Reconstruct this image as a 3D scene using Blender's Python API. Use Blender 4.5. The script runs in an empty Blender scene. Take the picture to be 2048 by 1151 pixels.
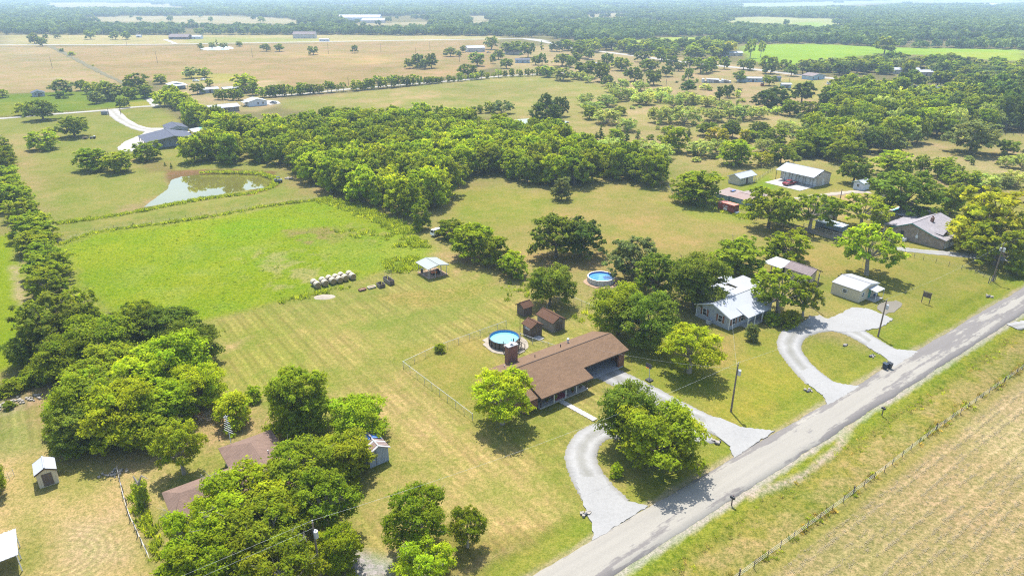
import bpy, math, random
import numpy as np
from mathutils import Vector, Matrix

# ------------------------------------------------------------------ camera, sky, sun, exposure
scene = bpy.context.scene
PW, PH, FPX, HORIZON, CAM_Z = 2048., 1151., 1365., -18., 60.
PITCH = math.atan((PH / 2 - HORIZON) / FPX)
SP, CP = math.sin(PITCH), math.cos(PITCH)
cam_data = bpy.data.cameras.new('camera')
cam = bpy.data.objects.new('camera', cam_data)
scene.collection.objects.link(cam)
cam.location = (0, 0, CAM_Z)
cam.rotation_euler = (math.pi / 2 - PITCH, 0, 0)
cam_data.sensor_width = 36.0
cam_data.lens = 36.0 * FPX / PW
cam_data.clip_start = 1.0
cam_data.clip_end = 60000.0
scene.camera = cam

SUN_EL, SUN_AZ = math.radians(64.0), math.radians(101.0)      # azimuth measured from +X, sun in front and a little left
world = bpy.data.worlds.new('World')
scene.world = world
world.use_nodes = True
wn = world.node_tree.nodes
sky = wn.new('ShaderNodeTexSky')
sky.sky_type = 'NISHITA'
sky.sun_disc = False
sky.sun_elevation = SUN_EL
sky.sun_rotation = math.pi / 2 - SUN_AZ
sky.air_density = 1.3
sky.dust_density = 1.6
wn['Background'].inputs['Strength'].default_value = 0.15
world.node_tree.links.new(sky.outputs['Color'], wn['Background'].inputs['Color'])
sun_data = bpy.data.lights.new('sun', 'SUN')
sun_data.energy = 4.6
sun_data.angle = math.radians(0.55)
sun_data.color = (1.0, 0.97, 0.91)
sun = bpy.data.objects.new('sun', sun_data)
scene.collection.objects.link(sun)
sdir = Vector((math.cos(SUN_AZ) * math.cos(SUN_EL), math.sin(SUN_AZ) * math.cos(SUN_EL), math.sin(SUN_EL)))
sun.rotation_euler = sdir.to_track_quat('Z', 'Y').to_euler()
sun.location = sdir * 300
scene.view_settings.view_transform = 'Standard'
scene.view_settings.look = 'None'
scene.view_settings.gamma = 1.0
scene.view_settings.exposure = 1.2
scene.cycles.use_denoising = False
scene.cycles.filter_width = 1.15
scene.cycles.use_adaptive_sampling = False
scene.cycles.max_bounces = 8
scene.cycles.diffuse_bounces = 5
scene.cycles.transmission_bounces = 6
scene.cycles.volume_bounces = 1
scene.cycles.transparent_max_bounces = 12

# ------------------------------------------------------------------ helpers
COL = scene.collection
rng = np.random.default_rng(11)
random.seed(5)
RA = math.radians(36.2)
CA, SA = math.cos(RA), math.sin(RA)


def g(x, y, z=0.0):
    """photo pixel -> point of the ground (or of height z)"""
    u, v = (x - PW / 2) / FPX, (y - PH / 2) / FPX
    t = (CAM_Z - z) / (SP + v * CP)
    return (u * t, (CP - v * SP) * t)


def dist_at(x, y):
    v = (y - PH / 2) / FPX
    return CAM_Z / (SP + v * CP)


def rise(x, by, ty):
    """height of an upright thing whose foot and top are seen at rows by and ty"""
    X, Y = g(x, by)
    k = (ty - PH / 2) / FPX
    dz = -(k * Y * CP + Y * SP) / (CP - k * SP)
    return CAM_Z + dz


def ab(s, t):
    return (s * CA - t * SA, s * SA + t * CA)


def to_st(X, Y):
    return (X * CA + Y * SA, -X * SA + Y * CA)


def gpoly(pts, z=0.0):
    return [g(x, y, z) for x, y in pts]


def tag(o, label=None, cat=None, group=None, kind=None):
    if label: o['label'] = label
    if cat: o['category'] = cat
    if group: o['group'] = group
    if kind: o['kind'] = kind
    return o


def thing(name, label, cat, loc=(0, 0, 0), rz=0.0, group=None):
    o = bpy.data.objects.new(name, None)
    o.empty_display_size = 0.3
    COL.objects.link(o)
    o.location = loc
    o.rotation_euler = (0, 0, rz)
    return tag(o, label, cat, group)


def site(name, label, cat, s, t, group=None, rz=RA, z=0.0):
    X, Y = ab(s, t)
    return thing(name, label, cat, (X, Y, z), rz, group)


def np_mesh(name, V, F, mat=None, smooth=False, attrs=None):
    """V (n,3); F (m,k) with constant k"""
    V = np.asarray(V, dtype=np.float32)
    F = np.asarray(F, dtype=np.int32)
    me = bpy.data.meshes.new(name)
    me.vertices.add(len(V))
    me.vertices.foreach_set('co', V.ravel())
    k = F.shape[1]
    me.loops.add(F.size)
    me.loops.foreach_set('vertex_index', F.ravel())
    me.polygons.add(len(F))
    me.polygons.foreach_set('loop_start', np.arange(0, F.size, k, dtype=np.int32))
    me.polygons.foreach_set('use_smooth', np.full(len(F), smooth, dtype=bool))
    if attrs:
        for an, (ty, data) in attrs.items():
            a = me.attributes.new(an, ty, 'POINT')
            data = np.asarray(data, dtype=np.float32)
            if ty == 'FLOAT_COLOR':
                a.data.foreach_set('color', data.ravel())
            else:
                a.data.foreach_set('value', data.ravel())
    me.update(calc_edges=True)
    if mat: me.materials.append(mat)
    return me


def link_mesh(name, me, parent=None, loc=None):
    o = bpy.data.objects.new(name, me)
    COL.objects.link(o)
    if parent: o.parent = parent
    if loc is not None: o.location = loc
    return o


class MB:
    def __init__(self):
        self.v, self.f = [], []

    def poly(self, pts):
        n = len(self.v)
        self.v += [tuple(p) for p in pts]
        self.f.append(list(range(n, n + len(pts))))
        return self

    def box(self, x0, x1, y0, y1, z0, z1):
        n = len(self.v)
        self.v += [(x0, y0, z0), (x1, y0, z0), (x1, y1, z0), (x0, y1, z0), (x0, y0, z1), (x1, y0, z1), (x1, y1, z1), (x0, y1, z1)]
        for q in ((3, 2, 1, 0), (4, 5, 6, 7), (0, 1, 5, 4), (1, 2, 6, 5), (2, 3, 7, 6), (3, 0, 4, 7)):
            self.f.append([n + i for i in q])
        return self

    def slab(self, pts, th):
        """a flat plate: upper outline pts (counter-clockwise from above), thickness th downwards"""
        n, k = len(self.v), len(pts)
        self.v += [tuple(p) for p in pts] + [(p[0], p[1], p[2] - th) for p in pts]
        self.f.append([n + i for i in range(k)])
        self.f.append([n + k + i for i in reversed(range(k))])
        for i in range(k):
            j = (i + 1) % k
            self.f.append([n + i, n + k + i, n + k + j, n + j])
        return self

    def tube(self, p, q, r0, r1=None, n=8, caps=True):
        r1 = r0 if r1 is None else r1
        p, q = Vector(p), Vector(q)
        d = (q - p)
        if d.length < 1e-6: return self
        d.normalize()
        a = d.orthogonal().normalized()
        b = d.cross(a)
        m = len(self.v)
        for c, r in ((p, r0), (q, r1)):
            for i in range(n):
                th = 2 * math.pi * i / n
                self.v.append(tuple(c + (a * math.cos(th) + b * math.sin(th)) * r))
        for i in range(n):
            j = (i + 1) % n
            self.f.append([m + i, m + j, m + n + j, m + n + i])
        if caps:
            self.f.append([m + i for i in reversed(range(n))])
            self.f.append([m + n + i for i in range(n)])
        return self

    def ring(self, cx, cy, r_in, r_out, z0, z1, n=40):
        m = len(self.v)
        for i in range(n):
            c, s_ = math.cos(2 * math.pi * i / n), math.sin(2 * math.pi * i / n)
            self.v += [(cx + c * r_in, cy + s_ * r_in, z0), (cx + c * r_out, cy + s_ * r_out, z0),
                       (cx + c * r_out, cy + s_ * r_out, z1), (cx + c * r_in, cy + s_ * r_in, z1)]
        for i in range(n):
            a, b = m + 4 * i, m + 4 * ((i + 1) % n)
            for k in range(4):
                l = (k + 1) % 4
                self.f.append([a + k, b + k, b + l, a + l])
        return self

    def disc(self, cx, cy, r, z, n=40):
        return self.poly([(cx + r * math.cos(2 * math.pi * i / n), cy + r * math.sin(2 * math.pi * i / n), z) for i in range(n)])

    def mesh(self, name, mat, smooth=False):
        me = bpy.data.meshes.new(name)
        me.from_pydata(self.v, [], self.f)
        me.update()
        if mat: me.materials.append(mat)
        if smooth:
            me.polygons.foreach_set('use_smooth', [True] * len(me.polygons))
        return me

    def build(self, name, mat, parent=None, smooth=False):
        return link_mesh(name, self.mesh(name, mat, smooth), parent)


def add_lc(o):
    n = len(o.data.vertices)
    v = np.repeat(np.random.default_rng(n).uniform(0.7, 1.25, (n // 4 + 1, 1)), 4, 0)[:n]
    a = o.data.attributes.new('lc', 'FLOAT_COLOR', 'POINT')
    a.data.foreach_set('color', np.hstack([v, v, v, np.ones((n, 1))]).astype(np.float32).ravel())
    return o


# value noise in numpy
_tab = np.random.default_rng(3).random((256, 256))


def vnoise(x, y, seed=0):
    x = np.asarray(x, dtype=np.float64) + seed * 17.31
    y = np.asarray(y, dtype=np.float64) + seed * 9.77
    xi, yi = np.floor(x).astype(np.int64), np.floor(y).astype(np.int64)
    fx, fy = x - xi, y - yi
    fx, fy = fx * fx * (3 - 2 * fx), fy * fy * (3 - 2 * fy)
    a, b = _tab[xi & 255, yi & 255], _tab[(xi + 1) & 255, yi & 255]
    c, d = _tab[xi & 255, (yi + 1) & 255], _tab[(xi + 1) & 255, (yi + 1) & 255]
    return (a * (1 - fx) + b * fx) * (1 - fy) + (c * (1 - fx) + d * fx) * fy


def fbm(x, y, seed=0, octv=4):
    s, a, tot = 0, 1.0, 0.0
    for i in range(octv):
        s = s + a * vnoise(x * 2 ** i, y * 2 ** i, seed + i * 3)
        tot += a
        a *= 0.5
    return s / tot


def sdf_poly(px, py, poly):
    """signed distance, positive inside"""
    d = np.full(px.shape, 1e18)
    inside = np.zeros(px.shape, dtype=bool)
    n = len(poly)
    for i in range(n):
        x0, y0 = poly[i]
        x1, y1 = poly[(i + 1) % n]
        ex, ey = x1 - x0, y1 - y0
        wx, wy = px - x0, py - y0
        t = np.clip((wx * ex + wy * ey) / (ex * ex + ey * ey + 1e-12), 0, 1)
        d = np.minimum(d, (wx - ex * t) ** 2 + (wy - ey * t) ** 2)
        cond = (y0 > py) != (y1 > py)
        if y1 != y0:
            inside ^= cond & (px < ex * (py - y0) / (y1 - y0) + x0)
    d = np.sqrt(d)
    return np.where(inside, d, -d)


def in_poly(x, y, poly):
    return sdf_poly(np.atleast_1d(np.float64(x)), np.atleast_1d(np.float64(y)), poly) > 0


KALB = 3.1


def alb(r, gg, b, k=1.0):
    """base colour that looks like this photo colour in full sun"""
    def l(c):
        c /= 255.
        return c / 12.92 if c <= 0.04045 else ((c + 0.055) / 1.055) ** 2.4
    return (l(r) / KALB * k, l(gg) / KALB * k, l(b) / KALB * k)


# ------------------------------------------------------------------ materials
class NT:
    def __init__(self, name):
        self.m = bpy.data.materials.new(name)
        self.m.use_nodes = True
        self.t = self.m.node_tree
        self.b = self.t.nodes['Principled BSDF']
        self.out = self.t.nodes['Material Output']

    def n(self, kind, **kw):
        nd = self.t.nodes.new('ShaderNode' + kind)
        for k, v in kw.items():
            if hasattr(nd, k): setattr(nd, k, v)
            else: nd.inputs[k].default_value = v
        return nd

    def l(self, a, b):
        self.t.links.new(a, b)

    def coord(self, which='Object'):
        return self.n('TexCoord').outputs[which]

    def noise(self, scale, detail=3.0, rough=0.55, vec=None, stretch=None):
        nd = self.n('TexNoise')
        nd.inputs['Scale'].default_value = scale
        nd.inputs['Detail'].default_value = detail
        nd.inputs['Roughness'].default_value = rough
        if stretch is not None:
            mp = self.n('Mapping')
            mp.inputs['Scale'].default_value = stretch
            self.l(vec if vec is not None else self.coord(), mp.inputs['Vector'])
            self.l(mp.outputs[0], nd.inputs['Vector'])
        else:
            self.l(vec if vec is not None else self.coord(), nd.inputs['Vector'])
        return nd.outputs['Fac']

    def ramp(self, fac, stops):
        r = self.n('ValToRGB')
        e = r.color_ramp.elements
        while len(e) < len(stops): e.new(0.5)
        for i, (p, c) in enumerate(stops):
            e[i].position = p
            e[i].color = (c[0], c[1], c[2], 1) if len(c) == 3 else c
        self.l(fac, r.inputs['Fac'])
        return r.outputs['Color']

    def mix(self, a, b, fac, mode='MIX'):
        m = self.n('Mix', data_type='RGBA', blend_type=mode)
        for sock, val in ((m.inputs[6], a), (m.inputs[7], b), (m.inputs[0], fac)):
            if hasattr(val, 'is_linked') or hasattr(val, 'links'):
                self.l(val, sock)
            elif isinstance(val, (tuple, list)):
                sock.default_value = (val[0], val[1], val[2], 1)
            else:
                sock.default_value = val
        return m.outputs[2]

    def math(self, op, a, b=None, c=None):
        m = self.n('Math', operation=op)
        for i, val in enumerate((a, b, c)):
            if val is None: continue
            if hasattr(val, 'links'): self.l(val, m.inputs[i])
            else: m.inputs[i].default_value = val
        return m.outputs[0]

    def maprange(self, v, a, b, c, d):
        m = self.n('MapRange')
        self.l(v, m.inputs[0])
        for i, q in enumerate((a, b, c, d)): m.inputs[i + 1].default_value = q
        return m.outputs[0]

    def bump(self, h, strength=0.3, distance=0.05):
        b = self.n('Bump')
        b.inputs['Strength'].default_value = strength
        b.inputs['Distance'].default_value = distance
        self.l(h, b.inputs['Height'])
        self.l(b.outputs[0], self.b.inputs['Normal'])

    def col(self, c):
        if isinstance(c, (tuple, list)): self.b.inputs['Base Color'].default_value = (c[0], c[1], c[2], 1)
        else: self.l(c, self.b.inputs['Base Color'])


def plain(name, c, rough=0.7, var=0.12, scale=1.5, metal=0.0, spec=0.3, bump=0.0, stretch=None):
    n = NT(name)
    f = n.noise(scale, 4, 0.6, stretch=stretch)
    n.col(n.ramp(f, [(0.25, tuple(q * (1 - var) for q in c)), (0.75, tuple(min(1, q * (1 + var)) for q in c))]))
    n.b.inputs['Roughness'].default_value = rough
    n.b.inputs['Metallic'].default_value = metal
    n.b.inputs['Specular IOR Level'].default_value = spec
    if bump: n.bump(n.noise(scale * 8, 3), bump, 0.03)
    return n.m


def metal_roof(name, c, axis=0, pitch=0.9, stain=(0.35, 0.3, 0.24), amount=0.25, rough=0.62):
    n = NT(name)
    co = n.coord()
    sep = n.n('SeparateXYZ')
    n.l(co, sep.inputs[0])
    st = (0.25, 3.0, 3.0) if axis == 1 else (3.0, 0.25, 0.25)
    f = n.noise(0.8, 5, 0.65, stretch=st)
    f2 = n.noise(0.35, 3, 0.5)
    base = n.mix(tuple(q * 0.9 for q in c), tuple(min(1, q * 1.06) for q in c), f2)
    msk = n.maprange(f, 0.52, 0.8, 0.0, amount)
    n.col(n.mix(base, stain, msk))
    w = n.math('FRACT', n.math('DIVIDE', sep.outputs[axis], pitch / 3))
    rib = n.math('GREATER_THAN', n.math('ABSOLUTE', n.math('SUBTRACT', w, 0.5)), 0.42)
    n.bump(rib, 0.5, 0.02)
    n.b.inputs['Roughness'].default_value = rough
    n.b.inputs['Metallic'].default_value = 0.0
    n.b.inputs['Specular IOR Level'].default_value = 0.12
    return n.m


def shingles(name, c):
    n = NT(name)
    bt = n.n('TexBrick')
    bt.offset = 0.5
    for k, v in dict(Scale=1.0).items(): bt.inputs[k].default_value = v
    bt.inputs['Brick Width'].default_value = 0.55
    bt.inputs['Row Height'].default_value = 0.2
    bt.inputs['Mortar Size'].default_value = 0.012
    bt.inputs['Color1'].default_value = (c[0] * 0.88, c[1] * 0.87, c[2] * 0.86, 1)
    bt.inputs['Color2'].default_value = (c[0] * 1.12, c[1] * 1.11, c[2] * 1.1, 1)
    bt.inputs['Mortar'].default_value = (c[0] * 0.6, c[1] * 0.58, c[2] * 0.56, 1)
    n.l(n.coord(), bt.inputs['Vector'])
    f = n.noise(0.35, 4, 0.6)
    f2 = n.noise(9.0, 2, 0.6)
    a = n.mix(bt.outputs['Color'], n.ramp(f, [(0.3, (0.93, 0.93, 0.93)), (0.7, (1.06, 1.05, 1.04))]), 1.0, 'MULTIPLY')
    a = n.mix(a, n.ramp(f2, [(0.3, (0.86, 0.86, 0.86)), (0.7, (1.14, 1.14, 1.14))]), 1.0, 'MULTIPLY')
    n.col(a)
    n.bump(bt.outputs['Fac'], -0.3, 0.02)
    n.b.inputs['Roughness'].default_value = 0.95
    n.b.inputs['Specular IOR Level'].default_value = 0.15
    return n.m


def bricks(name, c1, c2, mortar):
    n = NT(name)
    bt = n.n('TexBrick')
    bt.inputs['Scale'].default_value = 1.0
    bt.inputs['Brick Width'].default_value = 0.22
    bt.inputs['Row Height'].default_value = 0.075
    bt.inputs['Mortar Size'].default_value = 0.009
    bt.inputs['Color1'].default_value = (*c1, 1)
    bt.inputs['Color2'].default_value = (*c2, 1)
    bt.inputs['Mortar'].default_value = (*mortar, 1)
    sep = n.n('SeparateXYZ')
    n.l(n.coord(), sep.inputs[0])
    cmb = n.n('CombineXYZ')
    n.l(n.math('ADD', sep.outputs[0], sep.outputs[1]), cmb.inputs[0])
    n.l(sep.outputs[2], cmb.inputs[1])
    n.l(cmb.outputs[0], bt.inputs['Vector'])
    f = n.noise(1.3, 4, 0.6)
    n.col(n.mix(bt.outputs['Color'], n.ramp(f, [(0.3, (0.7, 0.7, 0.7)), (0.7, (1.25, 1.22, 1.2))]), 1.0, 'MULTIPLY'))
    n.b.inputs['Roughness'].default_value = 0.9
    return n.m


def siding(name, c, pitch=0.2, vert=False, var=0.1, rough=0.6):
    n = NT(name)
    sep = n.n('SeparateXYZ')
    n.l(n.coord(), sep.inputs[0])
    v = n.math('ADD', sep.outputs[0], sep.outputs[1]) if vert else sep.outputs[2]
    w = n.math('FRACT', n.math('DIVIDE', v, pitch))
    f = n.noise(1.2, 4, 0.6, stretch=(1, 1, 0.25) if vert else None)
    base = n.mix(tuple(q * (1 - var) for q in c), tuple(min(1, q * (1 + var)) for q in c), f)
    line = n.math('LESS_THAN', w, 0.1)
    n.col(n.mix(base, tuple(q * 0.55 for q in c), n.math('MULTIPLY', line, 0.6)))
    n.bump(w, 0.25, 0.02)
    n.b.inputs['Roughness'].default_value = rough
    return n.m


def glass_mat():
    n = NT('window_glass')
    n.col(n.ramp(n.noise(0.7, 2), [(0.3, (0.012, 0.016, 0.02)), (0.7, (0.03, 0.038, 0.045))]))
    n.b.inputs['Roughness'].default_value = 0.06
    n.b.inputs['Specular IOR Level'].default_value = 0.6
    return n.m


def leaf_mat(name, use_obj=True, c=(0.1, 0.14, 0.02), trans=0.55):
    n = NT(name)
    oi = n.n('ObjectInfo')
    at = n.n('Attribute', attribute_name='lc')
    if use_obj:
        base = oi.outputs['Color']
    else:
        base = n.ramp(oi.outputs['Random'], [(0.0, tuple(q * 0.6 for q in c)), (0.4, c), (0.75, (c[0] * 1.1, c[1] * 1.02, c[2])), (1.0, (c[0] * 1.75, c[1] * 1.5, c[2] * 1.2))])
    col = n.mix(base, at.outputs['Color'], 1.0, 'MULTIPLY')
    rv = n.ramp(oi.outputs['Random'], [(0.0, (0.86, 0.88, 0.9)), (1.0, (1.14, 1.12, 1.05))])
    col = n.mix(col, rv, 1.0, 'MULTIPLY')
    d = n.n('BsdfDiffuse')
    tr = n.n('BsdfTranslucent')
    n.l(col, d.inputs['Color'])
    n.l(n.mix(col, (1.35, 1.25, 0.5), 1.0, 'MULTIPLY'), tr.inputs['Color'])
    ms = n.n('MixShader')
    ms.inputs[0].default_value = trans
    n.l(d.outputs[0], ms.inputs[1])
    n.l(tr.outputs[0], ms.inputs[2])
    n.l(ms.outputs[0], n.out.inputs['Surface'])
    n.t.nodes.remove(n.b)
    return n.m


M = {}
M['bark'] = plain('bark', (0.10, 0.08, 0.06), 0.95, 0.3, 3, stretch=(4, 4, 0.6))
M['bark_pale'] = plain('bark_pale', (0.24, 0.21, 0.17), 0.95, 0.25, 3, stretch=(4, 4, 0.6))
M['leaf'] = leaf_mat('leaf')
M['leaf_far'] = leaf_mat('leaf_far', False, (0.105, 0.160, 0.048), 0.3)
M['leaf_weed'] = leaf_mat('leaf_weed', False, (0.25, 0.33, 0.030), 0.55)
M['leaf_dry'] = leaf_mat('leaf_dry', False, (0.36, 0.31, 0.12), 0.45)
M['glass'] = glass_mat()
M['white'] = plain('white_paint', (0.55, 0.55, 0.545), 0.5, 0.06)
M['white_roof'] = metal_roof('white_metal_roof', (0.29, 0.30, 0.32))
M['white_roof_y'] = metal_roof('white_metal_roof_y', (0.29, 0.30, 0.32), 1)
M['grey_roof'] = metal_roof('grey_metal_roof', (0.24, 0.24, 0.25), 1, amount=0.15)
M['grey_roof_x'] = metal_roof('grey_metal_roof_x', (0.25, 0.25, 0.26), 0, amount=0.15)
M['pale_green_roof'] = metal_roof('pale_green_metal_roof', (0.215, 0.232, 0.215), 0, amount=0.12)
M['blue_grey_roof'] = metal_roof('blue_grey_metal_roof', (0.048, 0.052, 0.074), 0, amount=0.1)
M['rust_roof'] = metal_roof('rusty_metal_roof', (0.20, 0.145, 0.125), 0, stain=(0.20, 0.075, 0.035), amount=0.8, rough=0.7)
M['rust_roof_y'] = metal_roof('rusty_metal_roof_y', (0.20, 0.16, 0.145), 1, stain=(0.24, 0.08, 0.03), amount=1.0, rough=0.7)
M['shingle'] = shingles('brown_shingles', alb(168, 136, 108, 1.0))
M['shingle_old'] = shingles('old_brown_shingles', alb(170, 142, 126, 1.12))
M['shingle_shed'] = shingles('shed_shingles', alb(140, 104, 82))
M['shingle_grey'] = shingles('grey_shingles', alb(192, 186, 190, 1.25))
M['shingle_mauve'] = shingles('mauve_shingles', alb(176, 160, 158, 1.2))
M['red_brick'] = bricks('red_brick', (0.20, 0.065, 0.035), (0.14, 0.05, 0.03), (0.20, 0.14, 0.11))
M['tan_brick'] = bricks('tan_brick', (0.26, 0.19, 0.13), (0.19, 0.14, 0.10), (0.26, 0.23, 0.19))
M['grey_siding'] = siding('grey_siding', (0.27, 0.29, 0.32))
M['cream_siding'] = siding('cream_siding', (0.44, 0.39, 0.28), 0.3, True)
M['tan_siding'] = siding('tan_siding', (0.45, 0.39, 0.28), 0.25, True)
M['pale_panel'] = siding('pale_panel', (0.40, 0.36, 0.32), 0.3, True)
M['white_siding'] = siding('white_siding', (0.50, 0.52, 0.56), 0.2)
M['blue_panel'] = siding('blue_panel', (0.28, 0.37, 0.43), 0.3, True)
M['dark_wood'] = siding('dark_wood', (0.10, 0.072, 0.052), 0.22, True, 0.35, 0.9)
M['grey_wood'] = siding('grey_wood', (0.20, 0.17, 0.14), 0.22, True, 0.35, 0.9)
M['weathered_blue'] = siding('weathered_blue_board', (0.27, 0.30, 0.34), 0.2, True, 0.3, 0.9)
M['post_wood'] = plain('post_wood', (0.13, 0.10, 0.075), 0.95, 0.25, 3)
M['pole_wood'] = plain('pole_wood', (0.15, 0.115, 0.085), 0.95, 0.25, 2, stretch=(5, 5, 0.4))
M['shutter'] = plain('shutter_brown', (0.16, 0.06, 0.03), 0.6, 0.15)
M['fascia'] = plain('fascia_brown', (0.07, 0.045, 0.032), 0.7, 0.2)
M['steel'] = plain('galvanised_steel', (0.42, 0.43, 0.44), 0.45, 0.15, 2, metal=0.3)
M['dark_steel'] = plain('dark_steel', (0.06, 0.06, 0.065), 0.5, 0.2, 2)
M['black'] = plain('black_plastic', (0.018, 0.02, 0.024), 0.5, 0.2)
M['bin_blue'] = plain('dark_blue_plastic', (0.02, 0.03, 0.05), 0.5, 0.2)
M['concrete'] = plain('concrete', (0.30, 0.28, 0.25), 0.9, 0.15, 0.8, bump=0.15)
M['dark_concrete'] = plain('carport_slab', (0.26, 0.255, 0.26), 0.9, 0.12, 0.8)
M['red_paint'] = plain('container_red', (0.20, 0.034, 0.022), 0.55, 0.3, 0.8, bump=0.1)
M['red_car'] = plain('red_car_paint', (0.17, 0.008, 0.01), 0.25, 0.1, spec=0.6)
M['white_car'] = plain('white_car_paint', (0.7, 0.7, 0.7), 0.25, 0.05, spec=0.6)
M['grey_car'] = plain('grey_car_paint', (0.16, 0.17, 0.18), 0.25, 0.1, spec=0.6)
M['blue_car'] = plain('blue_car_paint', (0.06, 0.1, 0.2), 0.25, 0.1, spec=0.6)
M['tyre'] = plain('tyre', (0.015, 0.015, 0.015), 0.9, 0.2)
M['orange'] = plain('orange_paint', (0.5, 0.12, 0.02), 0.6, 0.15)
M['tarp'] = plain('blue_tarp', (0.07, 0.15, 0.40), 0.5, 0.5, 3)
M['hay'] = plain('hay', (0.34, 0.305, 0.225), 0.95, 0.25, 5, bump=0.6)
M['hay_end'] = plain('hay_end', (0.25, 0.18, 0.085), 0.95, 0.3, 6, bump=0.6)
M['pool_wall'] = siding('pool_wall', (0.09, 0.075, 0.065), 0.35, True, 0.3)
M['pool_wall_pale'] = siding('pool_wall_pale', (0.40, 0.39, 0.36), 0.5, True, 0.2)
M['pool_liner'] = plain('pool_liner', (0.05, 0.28, 0.55), 0.4, 0.1)
M['pool_liner_dark'] = plain('pool_liner_dark', (0.025, 0.09, 0.33), 0.4, 0.2)
M['rock'] = plain('limestone_rock', (0.22, 0.195, 0.16), 0.95, 0.3, 2, bump=0.4)
M['dirt'] = plain('dirt', (0.24, 0.16, 0.10), 0.95, 0.25, 1.2, bump=0.4)
M['chalk'] = plain('chalk_dirt', (0.235, 0.20, 0.155), 0.95, 0.2, 1.0, bump=0.4)
M['rug'] = plain('red_rug', (0.26, 0.05, 0.08), 0.9, 0.3, 5)
M['deadwood'] = plain('deadwood', (0.33, 0.28, 0.23), 0.95, 0.3, 3)
M['flower'] = plain('flower_pink', (0.55, 0.12, 0.2), 0.8, 0.2)
M['teal'] = plain('teal_trim', (0.03, 0.20, 0.17), 0.5, 0.1)


def pool_water(name, c):
    n = NT(name)
    f = n.noise(1.3, 3, 0.5)
    n.col(n.ramp(f, [(0.3, tuple(q * 0.9 for q in c)), (0.7, tuple(min(1, q * 1.1) for q in c))]))
    n.b.inputs['Roughness'].default_value = 0.03
    n.bump(n.noise(2.2, 3, 0.6), 0.12, 0.05)
    return n.m


M['pool_water'] = pool_water('pool_water', (0.14, 0.40, 0.50))
M['pool_water_blue'] = pool_water('pool_water_blue', (0.06, 0.19, 0.46))
M['pool_water_teal'] = pool_water('pool_water_teal', (0.10, 0.52, 0.55))


def pond_mat():
    n = NT('pond_water')
    n.col(n.ramp(n.noise(0.08, 3), [(0.3, (0.085, 0.080, 0.016)), (0.7, (0.105, 0.098, 0.022))]))
    n.b.inputs['Roughness'].default_value = 0.02
    n.b.inputs['Specular IOR Level'].default_value = 0.5
    n.bump(n.noise(1.2, 4, 0.6), 0.06, 0.03)
    return n.m


M['pond'] = pond_mat()


def gravel_mat(name, c):
    n = NT(name)
    f1, f2, f3 = n.noise(0.25, 4, 0.6), n.noise(2.2, 4, 0.65), n.noise(14.0, 2, 0.6)
    a = n.ramp(f1, [(0.3, tuple(q * 0.86 for q in c)), (0.7, tuple(q * 1.06 for q in c))])
    a = n.mix(a, n.ramp(f2, [(0.3, (0.93, 0.925, 0.915)), (0.6, (1.03, 1.03, 1.03))]), 1.0, 'MULTIPLY')
    a = n.mix(a, n.ramp(f3, [(0.3, (0.86, 0.855, 0.85)), (0.65, (1.07, 1.07, 1.07))]), 1.0, 'MULTIPLY')
    ac = n.n('Attribute', attribute_name='across')
    u = n.math('ADD', n.math('ABSOLUTE', ac.outputs['Fac']), n.math('MULTIPLY', n.math('SUBTRACT', f1, .5), .5))
    tr = n.ramp(u, [(0.0, (0.78, 0.775, 0.72)), (0.26, (0.90, 0.895, 0.87)), (0.46, (1.1, 1.1, 1.1)), (0.66, (1.0, 1.0, 1.0)), (1.0, (0.82, 0.80, 0.75))])
    a = n.mix(a, tr, 1.0, 'MULTIPLY')
    n.col(a)
    n.b.inputs['Roughness'].default_value = 0.95
    n.b.inputs['Specular IOR Level'].default_value = 0.1
    n.bump(f3, 0.5, 0.04)
    return n.m


M['gravel'] = gravel_mat('gravel', alb(206, 204, 200, 1.1))
M['gravel_far'] = gravel_mat('gravel_far', alb(222, 216, 206, 1.15))


def asphalt_mat():
    n = NT('worn_asphalt')
    co = n.coord()
    c1, c2 = alb(204, 197, 184, 1.08), alb(168, 161, 156, 1.0)
    big = n.noise(0.3, 5, 0.66, stretch=(0.22, 1.0, 1.0))
    streak = n.noise(0.5, 4, 0.6, stretch=(0.05, 1.6, 1))
    fine = n.noise(9, 3, 0.6)
    # the newer dark chip-seal shows in ragged blotches, mostly along the wheel tracks and edges
    dark = n.math('ADD', n.math('MULTIPLY', big, 0.75), n.math('ADD', n.math('MULTIPLY', streak, 0.45), n.math('MULTIPLY', n.noise(1.1, 4, .7, vec=co), .12)))
    sep = n.n('SeparateXYZ')
    n.l(co, sep.inputs[0])
    far = n.maprange(sep.outputs[0], 60, 150, -0.06, 0.10)
    edge = n.math('ABSOLUTE', n.math('SUBTRACT', sep.outputs[1], 0.0))
    dark = n.math('ADD', n.math('ADD', dark, far), n.math('MULTIPLY', n.maprange(edge, 0.9, 2.5, 0.0, 1.0), 0.10))
    a = n.ramp(dark, [(0.71, c1), (0.76, c2)])
    a = n.mix(a, n.ramp(streak, [(0.3, (0.9, 0.9, 0.9)), (0.7, (1.06, 1.06, 1.05))]), 1.0, 'MULTIPLY')
    a = n.mix(a, n.ramp(fine, [(0.3, (0.88, 0.88, 0.88)), (0.7, (1.08, 1.08, 1.08))]), 1.0, 'MULTIPLY')
    n.col(a)
    n.b.inputs['Roughness'].default_value = 0.92
    n.b.inputs['Specular IOR Level'].default_value = 0.15
    n.bump(fine, 0.3, 0.02)
    return n.m


M['asphalt'] = asphalt_mat()


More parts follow.
